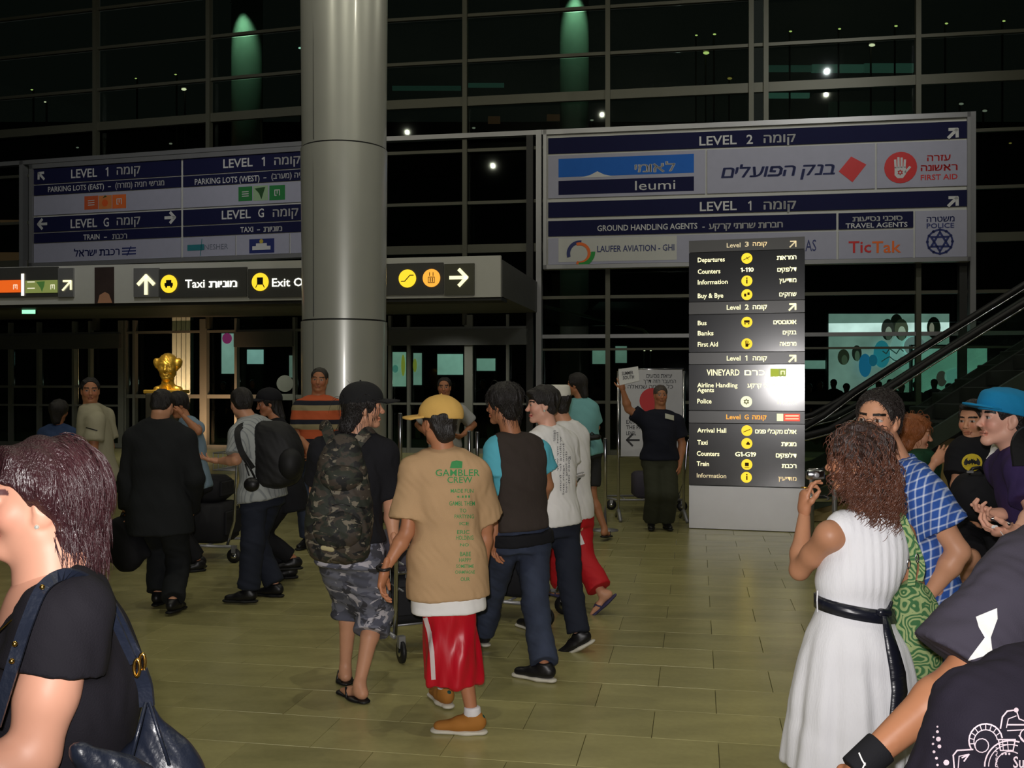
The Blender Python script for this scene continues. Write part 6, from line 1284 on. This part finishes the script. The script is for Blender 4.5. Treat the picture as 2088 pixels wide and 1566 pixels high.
def onfront(x, y, off=.012):
    q = P(x, y, 3.25); o = np.argsort(Sx_[:, 2]); c = [np.interp(q[2], Sx_[o, 2], Sx_[o, k]) for k in (0, 1, 3, 4)]; 
    D_ = 3.05
    for _ in range(4):
        q = P(x, y, D_); u = min(.97, abs(q[0] - c[0]) / c[2]); D_ = c[1] - c[3] * math.sqrt(1 - u * u) - off
    return P(x, y, D_)
solid('sash_knot', [(cap(onfront(1796, 1249), onfront(1812, 1251), .014, .013), .01, 1), (cap(onfront(1810, 1250), onfront(1818, 1228), .009, .006), .01, 1)], .004, m_sash, sa)
tl = [(1806, 1256, 8), (1812, 1290, 12), (1822, 1330, 17), (1831, 1370, 20), (1835, 1410, 20), (1830, 1450, 18), (1818, 1500, 10)]
V = []; F = []
for x, y, w in tl:
    a, b = onfront(x - w * .8, y, .026), onfront(x + w * .8, y, .024); V += [a, (a + b) / 2 + (0, -.004, 0), b, b + (0, .005, 0), a + (0, .005, 0)]
for i in range(len(tl) - 1):
    for j in range(5): F.append([i * 5 + j, i * 5 + (j + 1) % 5, i * 5 + 5 + (j + 1) % 5, i * 5 + 5 + j])
F += [[4, 3, 2, 1, 0], [len(V) - 5 + j for j in range(5)]]
MB().add(V, F).build('sash_tail', m_sash, sa, True); MB().tube([onfront(1667, 1205, .006), onfront(1666, 1225, .022), onfront(1667, 1248, .006)], .0025, 5).build('belt_loop', m_dress, p.root)
m_cur = mat('curly brown hair', srgb(92, 56, 42), .36, var=.5, vs_=30, spec=.6); p.hair('full', srgb(44, 26, 20), extra=[((0, -.25, .35), (.78, .9, .8)), ((0, -.6, -.3), (.05, -.72, -1.15), .62, .55), ((.3, -.5, -.9), (.25, -.75, -1.45), .4, .24), ((-.35, -.4, -.5), (-.3, -.55, -1.1), .38, .3)], vox=.006, amp=.014, f=(75, 75, 75), name='hair', label='dark curly hair')
hb_ = [o for o in p.root.children if o.name.startswith('hair')][0]; zc_ = p.C[2]
strands(p, 900, .16, m_cur, hb_, .0021, 8, curl=15, out=.008, name='curls', zmin=lambda V: (V[:, 2] < zc_ + .02), seg=15)
strands(p, 500, .1, m_cur, hb_, .0016, 9, curl=4, out=.004, name='hair_strands', zmin=lambda V: (V[:, 2] > zc_ - .03), seg=7)
MB().ball(p.w(-.7, -.02, -.3), .004, n=6).build('earring', m_br, p.root, True)
MB().tube([p.J['wrl'] + np.array([.002, 0, .095]) + np.array([.012 * math.cos(a), .012 * math.sin(a), 0]) for a in np.linspace(0, 6.283, 12)[:-1]], .002, 5, True).build('finger_ring', m_br, p.root, True)
# green paisley bag ---------------------------------------------------------------
def pat_pais(t, co):
    v = t.mapv(co, (1, 1, 1)); nz = t.n('ShaderNodeTexNoise'); t.nt.links.new(v, nz.inputs['Vector']); nz.inputs['Scale'].default_value = 11
    mx = t.n('ShaderNodeVectorMath', operation='MULTIPLY_ADD'); t.nt.links.new(nz.outputs['Color'], mx.inputs[0]); mx.inputs[1].default_value = (.09, .09, .09); t.nt.links.new(v, mx.inputs[2])
    vo = t.n('ShaderNodeTexVoronoi'); t.nt.links.new(mx.outputs[0], vo.inputs['Vector']); vo.inputs['Scale'].default_value = 15; f = t.m('FRACT', t.m('MULTIPLY', vo.outputs['Distance'], 5.2))
    return t.mix(t.thr(f, .5, .08), srgb(58, 104, 62), srgb(150, 166, 112))
m_pai = mat('green paisley cotton', rough=.85, var=.1, pat=pat_pais, bump=.1, bs=200)
bg = thing('paisley_bag', 'green paisley cloth shoulder bag at the right side of the woman in white', 'bag', P(1872, 1290, 3.2))
solid('bag_body', [(loft([[*P(1885, 1392, 3.22), .02, .02], [*P(1884, 1375, 3.22), .05, .035], [*P(1876, 1320, 3.22), .075, .055], [*P(1868, 1265, 3.22), .084, .06], [*P(1862, 1215, 3.22), .06, .045], [*P(1858, 1180, 3.22), .02, .02]], (1, 0, 0), 2.2, .02), .02, 1)], .0055, m_pai, bg, fold=[(.005, (30, 30, 18)), (.002, (70, 70, 50))])
straps(None, [P(1858, 1195, 3.12), P(1862, 1130, 3.12), P(1846, 1068, 3.14), P(1836, 1052, 3.2), P(1832, 1056, 3.3)], .011, .003, m_pai, bg, 'strap', n=np.array([-.5, -1, 0])); straps(None, [P(1876, 1185, 3.16), P(1880, 1150, 3.17), P(1862, 1100, 3.18), P(1842, 1058, 3.22)], .009, .003, m_pai, bg, 'strap', n=np.array([-.5, -1, 0]))
for (x, y) in ((1853, 1150), (1870, 1138)): MB().tube([P(x + 3 * math.cos(a), y + 9 * math.sin(a), 3.1) for a in np.linspace(0, 6.283, 12)[:-1]], .0022, 5, True).build('ring', m_chrome, bg, True)
# small silver camera in her hand
cm = thing('silver_camera', 'small silver compact camera held up by the woman in white', 'camera', P(1660, 968, 3.42)); MB().box(P(1662, 968, 3.4), (.03, .012, .016), bev=.004).build('camera_body', m_chrome, cm, True)
MB().lathe(P(1662, 968, 3.4) + np.array([0, -.012, 0]), [(.009, 0), (.009, .008), (.006, .009)], 16, np.array([[1, 0, 0], [0, 0, 1], [0, -1, 0]])).build('lens', m_steel2, cm, True)
# 18 man in plaid --------------------------------------------------------------------
p = Person('man with short dark hair in blue and white plaid shirt behind the woman in white', 1880, 3.9, 1.70, yaw=92, head=(1790, 856), hd=(138, -2, 3), skin='light', b=1.06, J=dict(pel=(1885, 1270), nb=(1838, 962), shl=(1872, 1000, -.14), shr=(1850, 990, .2), ell=(1956, 1125, -.2), wrl=(1892, 1215, -.16), elr=(1850, 1130, .3), wrr=(1800, 1200, .2)))
p.body(vox=.007, hair=(.015, .01, .008), gaze=(.5, 0), stubble=.45, jaw=.95, lip=srgb(150, 90, 80), hands=dict(l=dict(d=(-.7, .1, -.5), n=(0, 1, 0)))); h_ = p.hair('buzz', (.02, .014, .012), vox=.0045, front=.02, amp=.003); strands(p, 2200, .02, h_.data.materials[0], h_, .0011, 5, down=(-.3, 0, -1), out=.004, seg=3)
pl_m = mat('plaid cotton', rough=.85, var=.05, pat=pat_plaid, bump=.12, bs=180); t_ = p.top(pl_m, hem=-.32, sleeve=.62, ease=.026, flare=.03, fold=.006, vox=.0075, name='plaid_shirt', sl_r=.064)
p.legs(jean, 1.97); shoes(p, m_shoe, m_bsole)
nb = p.J['nb']; up_ = nrm(p.C - nb); solid('collar', [(cap(nb + up_ * .0, nb + up_ * .05, .08, .07, None, 1, 3), .01, 1), (cap(nb + up_ * .01, nb + up_ * .06, .062, .06, None, 1, 3), .005, -1)], .005, pl_m, p.root)
# 19 red-haired girl ---------------------------------------------------------------------
p = Person('laughing girl with red hair in a dark green top', 1880, 5.7, 1.52, yaw=235, head=(1868, 885), hd=(252, -6, 0), skin='light', fem=True, J=dict(nb=(1878, 928), shl=(1896, 945, .12), shr=(1862, 945, -.12), elr=(1868, 1000, -.15), wrr=(1905, 945, -.15)))
p.body(hair=(.2, .08, .03), iris=(.05, .06, .07)); h_ = p.hair('full', srgb(140, 78, 34), extra=[((0, -.3, .25), (.85, .9, .85)), ((.5, -.1, -.1), (.5, -.35, -.8), .28, .2), ((0, -.7, -.1), (0, -.8, -.9), .42, .3), ((-.5, -.2, -.1), (-.5, -.35, -.8), .26, .2)], vox=.006, amp=.006, label='red hair'); strands(p, 260, .07, h_.data.materials[0], h_, .0016, 5, curl=2)
p.top(cloth('dark green jersey', (26, 66, 44)), hem=-.2, sleeve=.6, ease=.015, name='top'); p.legs(jean, 1.97); shoes(p, m_shoe, m_bsole)
# 20 boy with the bat emblem ----------------------------------------------------------------
p = Person('boy in black t-shirt with yellow oval bat emblem holding a black bag', 1996, 5.5, 1.61, yaw=160, head=(1985, 858), hd=(128, -3, 0), skin='light', J=dict(pel=(2000, 1062), nb=(1994, 902), shr=(1965, 922), shl=(2034, 924), elr=(1952, 990, -.05), wrr=(1968, 1040, -.25), ell=(2048, 990, -.05), wrl=(2025, 1040, -.25), anl=(1990, 1215, -.0), anr=(1966, 1212, -.05)))
p.body(hair=HB, feet=False, hands=dict(r=dict(d=(.9, -.2, -.2), n=(0, 1, 0)), l=dict(d=(-.9, -.2, -.2), n=(0, 1, 0)))); p.hair('short', HB, extra=[((0, .5, .75), (.5, .3, .2))], amp=.007); t_ = p.top(cloth('black jersey print', (24, 24, 28)), hem=ztop(p, 1075), sleeve=.72, ease=.022, flare=.03, vox=.009); p.legs(blackcloth, .95, r=(.1, .1, .11), name='shorts'); shoes(p, mat('white trainer', srgb(190, 190, 190)), m_sole)
V, F = disc2d(1982, 943, 21, 28, 18); decal('yellow_oval', *sub(V, F, 6), 5.2, mat('emblem yellow', srgb(205, 180, 40), .7), t_, off=.004)
hb2 = [(0, 6), (2, 1), (5, 4), (9, 3), (12, 6), (16, 5), (17, 0), (14, -6), (9, -10), (10, -5), (7, -3), (5, -6), (3, -4), (2.2, -8), (1.2, -6.4)]; bt = [(1982 + x, 943 + y) for x, y in hb2] + [(1982 - x, 943 + y) for x, y in hb2[::-1]]
V, F = np.array(bt, float), [list(range(len(bt)))]; decal('bat_shape', *sub(V, F, 4), 5.2, m_black, t_, off=.009)
bg = thing('rucksack', 'bulky black bag held by the boy with the bat emblem', 'bag', P(1992, 1015, 5.25)); solid('bag_body', [(loft([[*P(1990, 1062, 5.2), .06, .06], [*P(1992, 1045, 5.2), .115, .1], [*P(1992, 1010, 5.2), .13, .115], [*P(1996, 975, 5.2), .1, .085], [*P(1998, 962, 5.2), .04, .04]], (1, 0, 0), 2.2, .03), .03, 1)], .009, blackcloth, bg, fold=(.008, (18, 18, 22)))
MB().tube([P(1975, 966, 5.15), P(1984, 955, 5.13), P(1998, 953, 5.13), P(2006, 964, 5.15)], .009, 6).build('handle', m_shoe, bg, True); MB().box(P(1978, 962, 5.08), (.016, .004, .006)).build('buckle', m_steel2, bg)
# 21 blue cap man --------------------------------------------------------------------------------
p = Person('man in bright blue flat-brim cap and purple t-shirt, in profile at the right edge', 2090, 4.1, 1.69, yaw=84, head=(2044, 856), hd=(88, 6, 0), skin='fair', J=dict(pel=(2120, 1130), nb=(2082, 925), shl=(2092, 960, -.15), ell=(2112, 1050, -.25), wrl=(2078, 1080, -.32), elr=(2115, 1030, .12), wrr=(2052, 1046, .0))); p.capped = True
p.body(hair=HB, jaw=.95, hands=dict(l=dict(d=(-1, .05, -.12), n=(0, .4, 1), t=(0, -.4, 1), curl=(.5, .55, .6, .6), thumb=.9), r=dict(d=(-1, -.1, -.15), n=(0, -.3, 1), curl=(.6, .6, .7, .7)))); p.hair('short', HB, extra=[((0, -.55, -.15), (.5, .42, .45))], vox=.005, amp=.006)
p.top(cloth('purple jersey', (58, 44, 86)), hem=-.15, sleeve=.7, ease=.022, vox=.008); p.legs(jean, 1.97); shoes(p, m_shoe, m_bsole)
ballcap(p, mat('bright blue felt', srgb(12, 128, 178), .85, bump=.1, bs=200), 88, 12, True, label='bright blue flat-brim cap', brim=.8, hgt=-.1)
bp2 = thing('backpack', 'black backpack strap and top at the blue cap man\'s shoulder', 'backpack', P(2095, 930, 4.2)); solid('main_compartment', [(ell(P(2150, 960, 4.1), (.13, .13, .2)), .02, 1)], .01, bp_m, bp2); straps(None, [P(2125, 905, 4.0), P(2096, 885, 3.9), P(2078, 905, 3.86), P(2082, 950, 3.84)], .03, .008, bp_m, bp2, 'shoulder_strap')
ph = thing('phone', 'black phone with a white cable plug in the blue cap man\'s hands', 'phone', P(2042, 1064, 3.75)); a_, b_ = P(2026, 1058, 3.78), P(2060, 1068, 3.74); u_ = nrm(b_ - a_); MB().box((a_ + b_) / 2, (.036, .02, .006), [u_, nrm(np.cross((0, 0, 1), u_)), np.cross(u_, nrm(np.cross((0, 0, 1), u_)))], bev=.003).build('phone_body', m_gloss, ph)
MB().box(P(2027, 1074, 3.76), (.012, .007, .006), bev=.002).build('cable_plug', mat('white plastic', srgb(235, 235, 235), .3), ph); MB().tube([P(2034, 1076, 3.76), P(2046, 1092, 3.74), P(2060, 1104, 3.72), P(2086, 1110, 3.7)], .0016, 5).build('cable', MATS['white plastic'], ph, True)
sh_ = thing('towel', 'white cloth hanging between the bat emblem boy and the purple t-shirt', 'cloth', P(2024, 950, 5.0)); solid('cloth_fold', [(loft([[*P(2020, 972, 4.95), .028, .02], [*P(2022, 945, 4.95), .033, .025], [*P(2030, 912, 4.95), .02, .02], [*P(2050, 880, 4.7), .02, .03]], (1, 0, 0), 2.2, .01), .01, 1)], .008, mat('white jersey', (1, 1, 1)), sh_, fold=(.004, (40, 40, 20)))
# 22 person with star mark ------------------------------------------------------------------------------
p = Person('person in charcoal t-shirt with white angular mark, arm reaching down at the right edge', 2130, 2.35, 1.55, yaw=80, head=(2235, 960, .1), hd=(80, -20, 0), skin='tan', b=1.35, J=dict(pel=(2150, 1620), nb=(2150, 1120), shl=(2062, 1215, -.08), shr=(2180, 1190, .3), ell=(1968, 1372, -.1), wrl=(1764, 1552, -.14), elr=(2250, 1400, .3), wrr=(2200, 1560, .3)))
p.body(vox=.007, hair=HB, hands=dict(l=dict(d=(-.5, .1, -.85), n=(.8, .3, -.4), t=(0, 1, 0)))); p.hair('short', HB)
t_ = p.top(cloth('charcoal jersey', (66, 62, 74)), hem=-.2, sleeve=.92, ease=.03, fold=.006, vox=.0075, sl_r=.078)
L_ = [(np.array([(1990, 1258), (2033, 1240), (2034, 1262), (2020, 1300), (2008, 1300), (1996, 1280)]), [[0, 1, 2, 3, 4, 5]]), (np.array([(2008, 1300), (2020, 1300), (2024, 1333), (1972, 1348)]), [[0, 1, 2, 3]])]
V, F = pxjoin(L_); decal('angular_mark', *sub(V, F, 6), 2.2, mat('white jersey', (1, 1, 1)), t_, off=.003)
wl = p.J['wrl']; dl = nrm(wl - p.J['ell']); bo = solid('wristband', [(cap(wl - dl * .05, wl + dl * .035, .038, .035, None, 1, 3), .005, 1)], .004, blackcloth, p.root, label='black wristband')
V, F = pxjoin([line2d([(1752, 1536), (1758, 1550), (1764, 1560)], 3), line2d([(1764, 1556), (1757, 1570)], 3)]); decal('curved_mark', V, F, 2.15, mat('white jersey', (1, 1, 1)), bo, off=.003)
# 23 nearest person with line print --------------------------------------------------------------------------
p = Person('person in dark t-shirt with white machine line drawing in the bottom right corner', 2170, 1.85, 1.36, yaw=20, head=(2255, 1210), hd=(20, 0, 0), skin='tan', b=1.5, J=dict(pel=(2130, 1850), nb=(2205, 1378), shl=(2012, 1480, -.02), shr=(2370, 1460, .05), ell=(1962, 1680, 0), wrl=(1900, 1900, 0), elr=(2400, 1700), wrr=(2400, 1900)))
p.body(vox=.007, hair=HB, hands=dict(l=None, r=None)); p.hair('short', HB)
t_ = p.top(cloth('dark slate jersey', (36, 32, 44)), hem=-.2, sleeve=.9, ease=.04, fold=.006, vox=.007, bel=.02)
ik = mat('white ink', srgb(225, 205, 215), .7); L_ = []
for x, y, r in ((1912, 1482, 2), (1912, 1492, 3), (1904, 1503, 2), (1914, 1507, 5), (1903, 1517, 2.5), (1916, 1522, 4), (1905, 1533, 3), (1910, 1546, 3), (1912, 1560, 2.5), (1930, 1555, 6), (2072, 1448, 5)): L_.append(disc2d(x, y, r, 10))
def arc(cx_, cy_, r, a0, a1, w=2.4, ry=1.): return line2d([(cx_ + r * math.cos(a), cy_ + r * ry * math.sin(a)) for a in np.linspace(math.radians(a0), math.radians(a1), 14)], w)
L_ += [arc(2010, 1510, 34, 150, 350, 3), arc(2010, 1512, 24, 150, 350, 2), arc(2002, 1520, 14, 0, 360, 2), arc(2060, 1562, 52, 180, 290, 3), arc(2060, 1562, 44, 180, 290, 2), arc(2060, 1562, 30, 180, 300, 2), line2d([(2040, 1485), (2044, 1462), (2054, 1450), (2072, 1448)], 3), line2d([(2052, 1484), (2056, 1466), (2072, 1460)], 2), line2d([(2054, 1478), (2088, 1478)], 3), line2d([(2054, 1490), (2088, 1488)], 2), line2d([(1946, 1566), (1944, 1540), (1952, 1530), (1984, 1528)], 3), line2d([(1954, 1566), (1956, 1542), (1974, 1538)], 2),
       line2d([(1962, 1545), (1976, 1538), (1966, 1552)], 3), line2d([(2036, 1508), (2070, 1508), (2066, 1530), (2040, 1530), (2036, 1508)], 2.5), line2d([(2044, 1508), (2046, 1530)], 1.6), line2d([(2054, 1508), (2056, 1530)], 1.6), line2d([(2036, 1518), (2068, 1518)], 1.6), line2d([(2072, 1448), (2078, 1466), (2088, 1470)], 2.5), line2d([(2078, 1500), (2088, 1512)], 3), arc(2094, 1500, 14, 90, 270, 2.4)]
for k in range(9):
    a = math.radians(170 + k * 20); L_.append(line2d([(2010 + 24 * math.cos(a), 1512 + 24 * math.sin(a)), (2010 + 33 * math.cos(a), 1511 + 33 * math.sin(a))], 1.8))
for k in range(3): L_.append(disc2d(2044 + 7 * k, 1537, 2.4, 8))
L_.append(pxtext('Su', 2066, 2088, 1542, 1566, .014)); V, F = pxtext('JAPAN', 0, 42, 0, 7, 0.01); V = np.c_[2030 + V[:, 1] * .8, 1566 - V[:, 0]]; L_.append((V, F))
V, F = pxjoin(L_); decal('line_drawing', V, F, 1.65, ik, t_, off=.002)
# ================================================================== LUGGAGE CARTS AND BAGS
def cart(lb, g, yaw, hh=1.02):
    t = thing('luggage_cart', lb, 'trolley', g, math.radians(yaw)); R, Fd, U = axes(yaw); g = np.array(g, float); w = lambda x, y, z: g + R * x + Fd * y + U * z
    m = MB(); m.tube([w(-.24, -.35, .16), w(-.24, .5, .16), w(-.1, .62, .17), w(.1, .62, .17), w(.24, .5, .16), w(.24, -.35, .16)], .014, 8); 
    for y in (-.1, .15, .4): m.tube([w(-.24, y, .165), w(.24, y, .165)], .009, 6)
    m.build('base_frame', m_steel2, t, True); m = MB()
    for s in (-1, 1): m.tube([w(.22 * s, -.3, .16), w(.24 * s, -.38, .4), w(.25 * s, -.42, hh - .08), w(.25 * s, -.48, hh)], .014, 8)
    m.tube([w(-.24, -.395, .55), w(.24, -.395, .55)], .009, 6); m.build('upright', m_chrome, t, True)
    MB().tube([w(-.27, -.48, hh), w(.27, -.48, hh)], .02, 10).build('handle', m_chrome, t, True)
    m = MB(); 
    for z in (hh - .12, hh - .28): m.tube([w(-.2, -.4, z), w(-.2, -.15, z), w(.2, -.15, z), w(.2, -.4, z)], .006, 5)
    for x in (-.2, -.1, 0, .1, .2): m.tube([w(x, -.4, hh - .28), w(x, -.15, hh - .28), w(x, -.15, hh - .12)], .005, 5)
    m.build('basket', m_steel2, t, True)
    for x, y in ((-.2, -.36), (.2, -.36), (0, .55)): 
        o = MB().lathe(w(x - .015, y, .07), [(.03, 0), (.068, .004), (.07, .015), (.068, .026), (.03, .03)], 18, np.array([Fd, U, R])).build('wheel', m_black, t, True); MB().lathe(w(x - .018, y, .07), [(.0, 0), (.03, .001), (.03, .035), (0, .036)], 12, np.array([Fd, U, R])).build('hub', m_chrome, o, True)
        MB().box(w(x, y, .13), (.02, .02, .035), [R, Fd, U]).build('caster_fork', m_steel2, t)
    return w
def suitcase(lb, c, h, yaw, m, name='suitcase'):
    t = thing(name, lb, 'luggage', np.array(c) - np.array([0, 0, h[2]]), math.radians(yaw)); R, Fd, U = axes(yaw); A = np.array([R, Fd, U])
    o = MB().box(c, h, A, bev=.04).build('case', m, t, True); sharp(o, 50); MB().box(np.array(c) + U * 0 - Fd * (h[1] + .01), (h[0] * .8, .015, h[2] * .6), A, bev=.01).build('front_pocket', m, t)
    MB().tube([np.array(c) + U * h[2] - R * .07, np.array(c) + U * (h[2] + .035) - R * .05, np.array(c) + U * (h[2] + .035) + R * .05, np.array(c) + U * h[2] + R * .07], .01, 6).build('handle', m_shoe, t, True); return t
m_lug = mat('dark luggage cloth', srgb(28, 28, 32), .8, 0, .15)
g = P(425, HZ, 9.6); g[2] = 0; w = cart('luggage cart with upright chrome handle right of the suited man', g, 80, 1.15); suitcase('black suitcase lying on the cart right of the suited man', w(0, .1, .36), (.2, .34, .19), 80, m_lug); suitcase('smaller black bag on top of the suitcase right of the suited man', w(0, .08, .68), (.17, .26, .12), 80, m_lug, 'duffel_bag')
g = P(1035, HZ, 7.2); g[2] = 0; w = cart('luggage cart pushed by the man in the brown vest', g, 68); suitcase('large black suitcase on the cart before the man in the brown vest', w(0, .12, .4), (.2, .36, .22), 68, m_lug); 
g = P(842, HZ, 6.4); g[2] = 0; w = cart('luggage cart between the camouflage shorts and the red shorts', g, 25, .72); t = suitcase('black sports bag with white stripes on the cart beside the red shorts', w(0, .0, .33), (.24, .18, .15), 25, m_lug, 'sports_bag')
q_ = P(846, 1212, 6.3)
for k in range(3): MB().box(P(838 + 9 * k, 1218, 6.28), (.008, .004, .05)).build('white_stripe', m_sole, t)
suitcase('grey violet bag on top of the sports bag beside the red shorts', w(0, 0, .62), (.22, .17, .12), 25, mat('violet grey cloth', srgb(70, 66, 78), .8), 'travel_bag')
g = P(1330, HZ, 13.3); g[2] = 0; w = cart('luggage cart behind the white notice board', g, 92, 1.0); suitcase('dull violet bag on the cart behind the sign-holding man', w(.0, .0, .34), (.2, .26, .17), 92, MATS['violet grey cloth'])
g = P(2030, HZ, 4.75); g[2] = 0; w = cart('luggage cart with chrome handle at the right edge before the boy with the bat emblem', g, 35, 1.02); suitcase('black case on the cart at the right edge', w(0, .12, .36), (.2, .32, .18), 35, m_lug)
# ================================================================== PEOPLE BEYOND THE GLASS
def passer(lb, px, D, H, yaw, c, hair='short', sk='brown'):
    q = Person(lb, px, D, H, yaw=yaw, hd=(yaw, 0, 0), skin=sk, group='people waiting outside beyond the glass'); q.body(vox=.028, headvox=.016, hands=dict(l=None, r=None), hair=HB); q.hair(hair, HB, vox=.02); q.top(cloth('outdoor cloth %d' % c[0], c), sleeve=1.4, vox=.028, name='jacket'); q.legs(blackcloth, 1.97, vox=.03); return q
proto = [passer('dark figure standing outside beyond the glass', 1672, 26, 1.74, 170, (40, 42, 46)), passer('dark figure standing outside beyond the glass', 1762, 26.5, 1.68, 200, (52, 40, 40), 'full'), passer('dark figure standing outside beyond the glass', 1905, 26, 1.8, 150, (34, 38, 48))]
for i, (px, D, k) in enumerate(((1700, 27, 2), (1726, 26, 1), (1792, 26.2, 0), (1815, 27.2, 2), (1838, 26.4, 1), (1868, 27, 0), (1935, 26.6, 1), (1962, 27.3, 0), (1990, 26.3, 2), (2015, 27, 1), (455, 29, 0), (478, 28.4, 1), (515, 29.4, 2), (905, 29, 1), (922, 28.6, 0), (985, 29, 2), (1650, 27.5, 1))):
    s_ = proto[k].root; r_ = s_.copy(); COL.objects.link(r_); r_.location = (float((px - CX) / FPX * D), D, 0); r_.rotation_euler = (0, 0, 2.4 + (i * 1.7) % 1.5)
    for ch in s_.children: c_ = ch.copy(); COL.objects.link(c_); c_.parent = r_
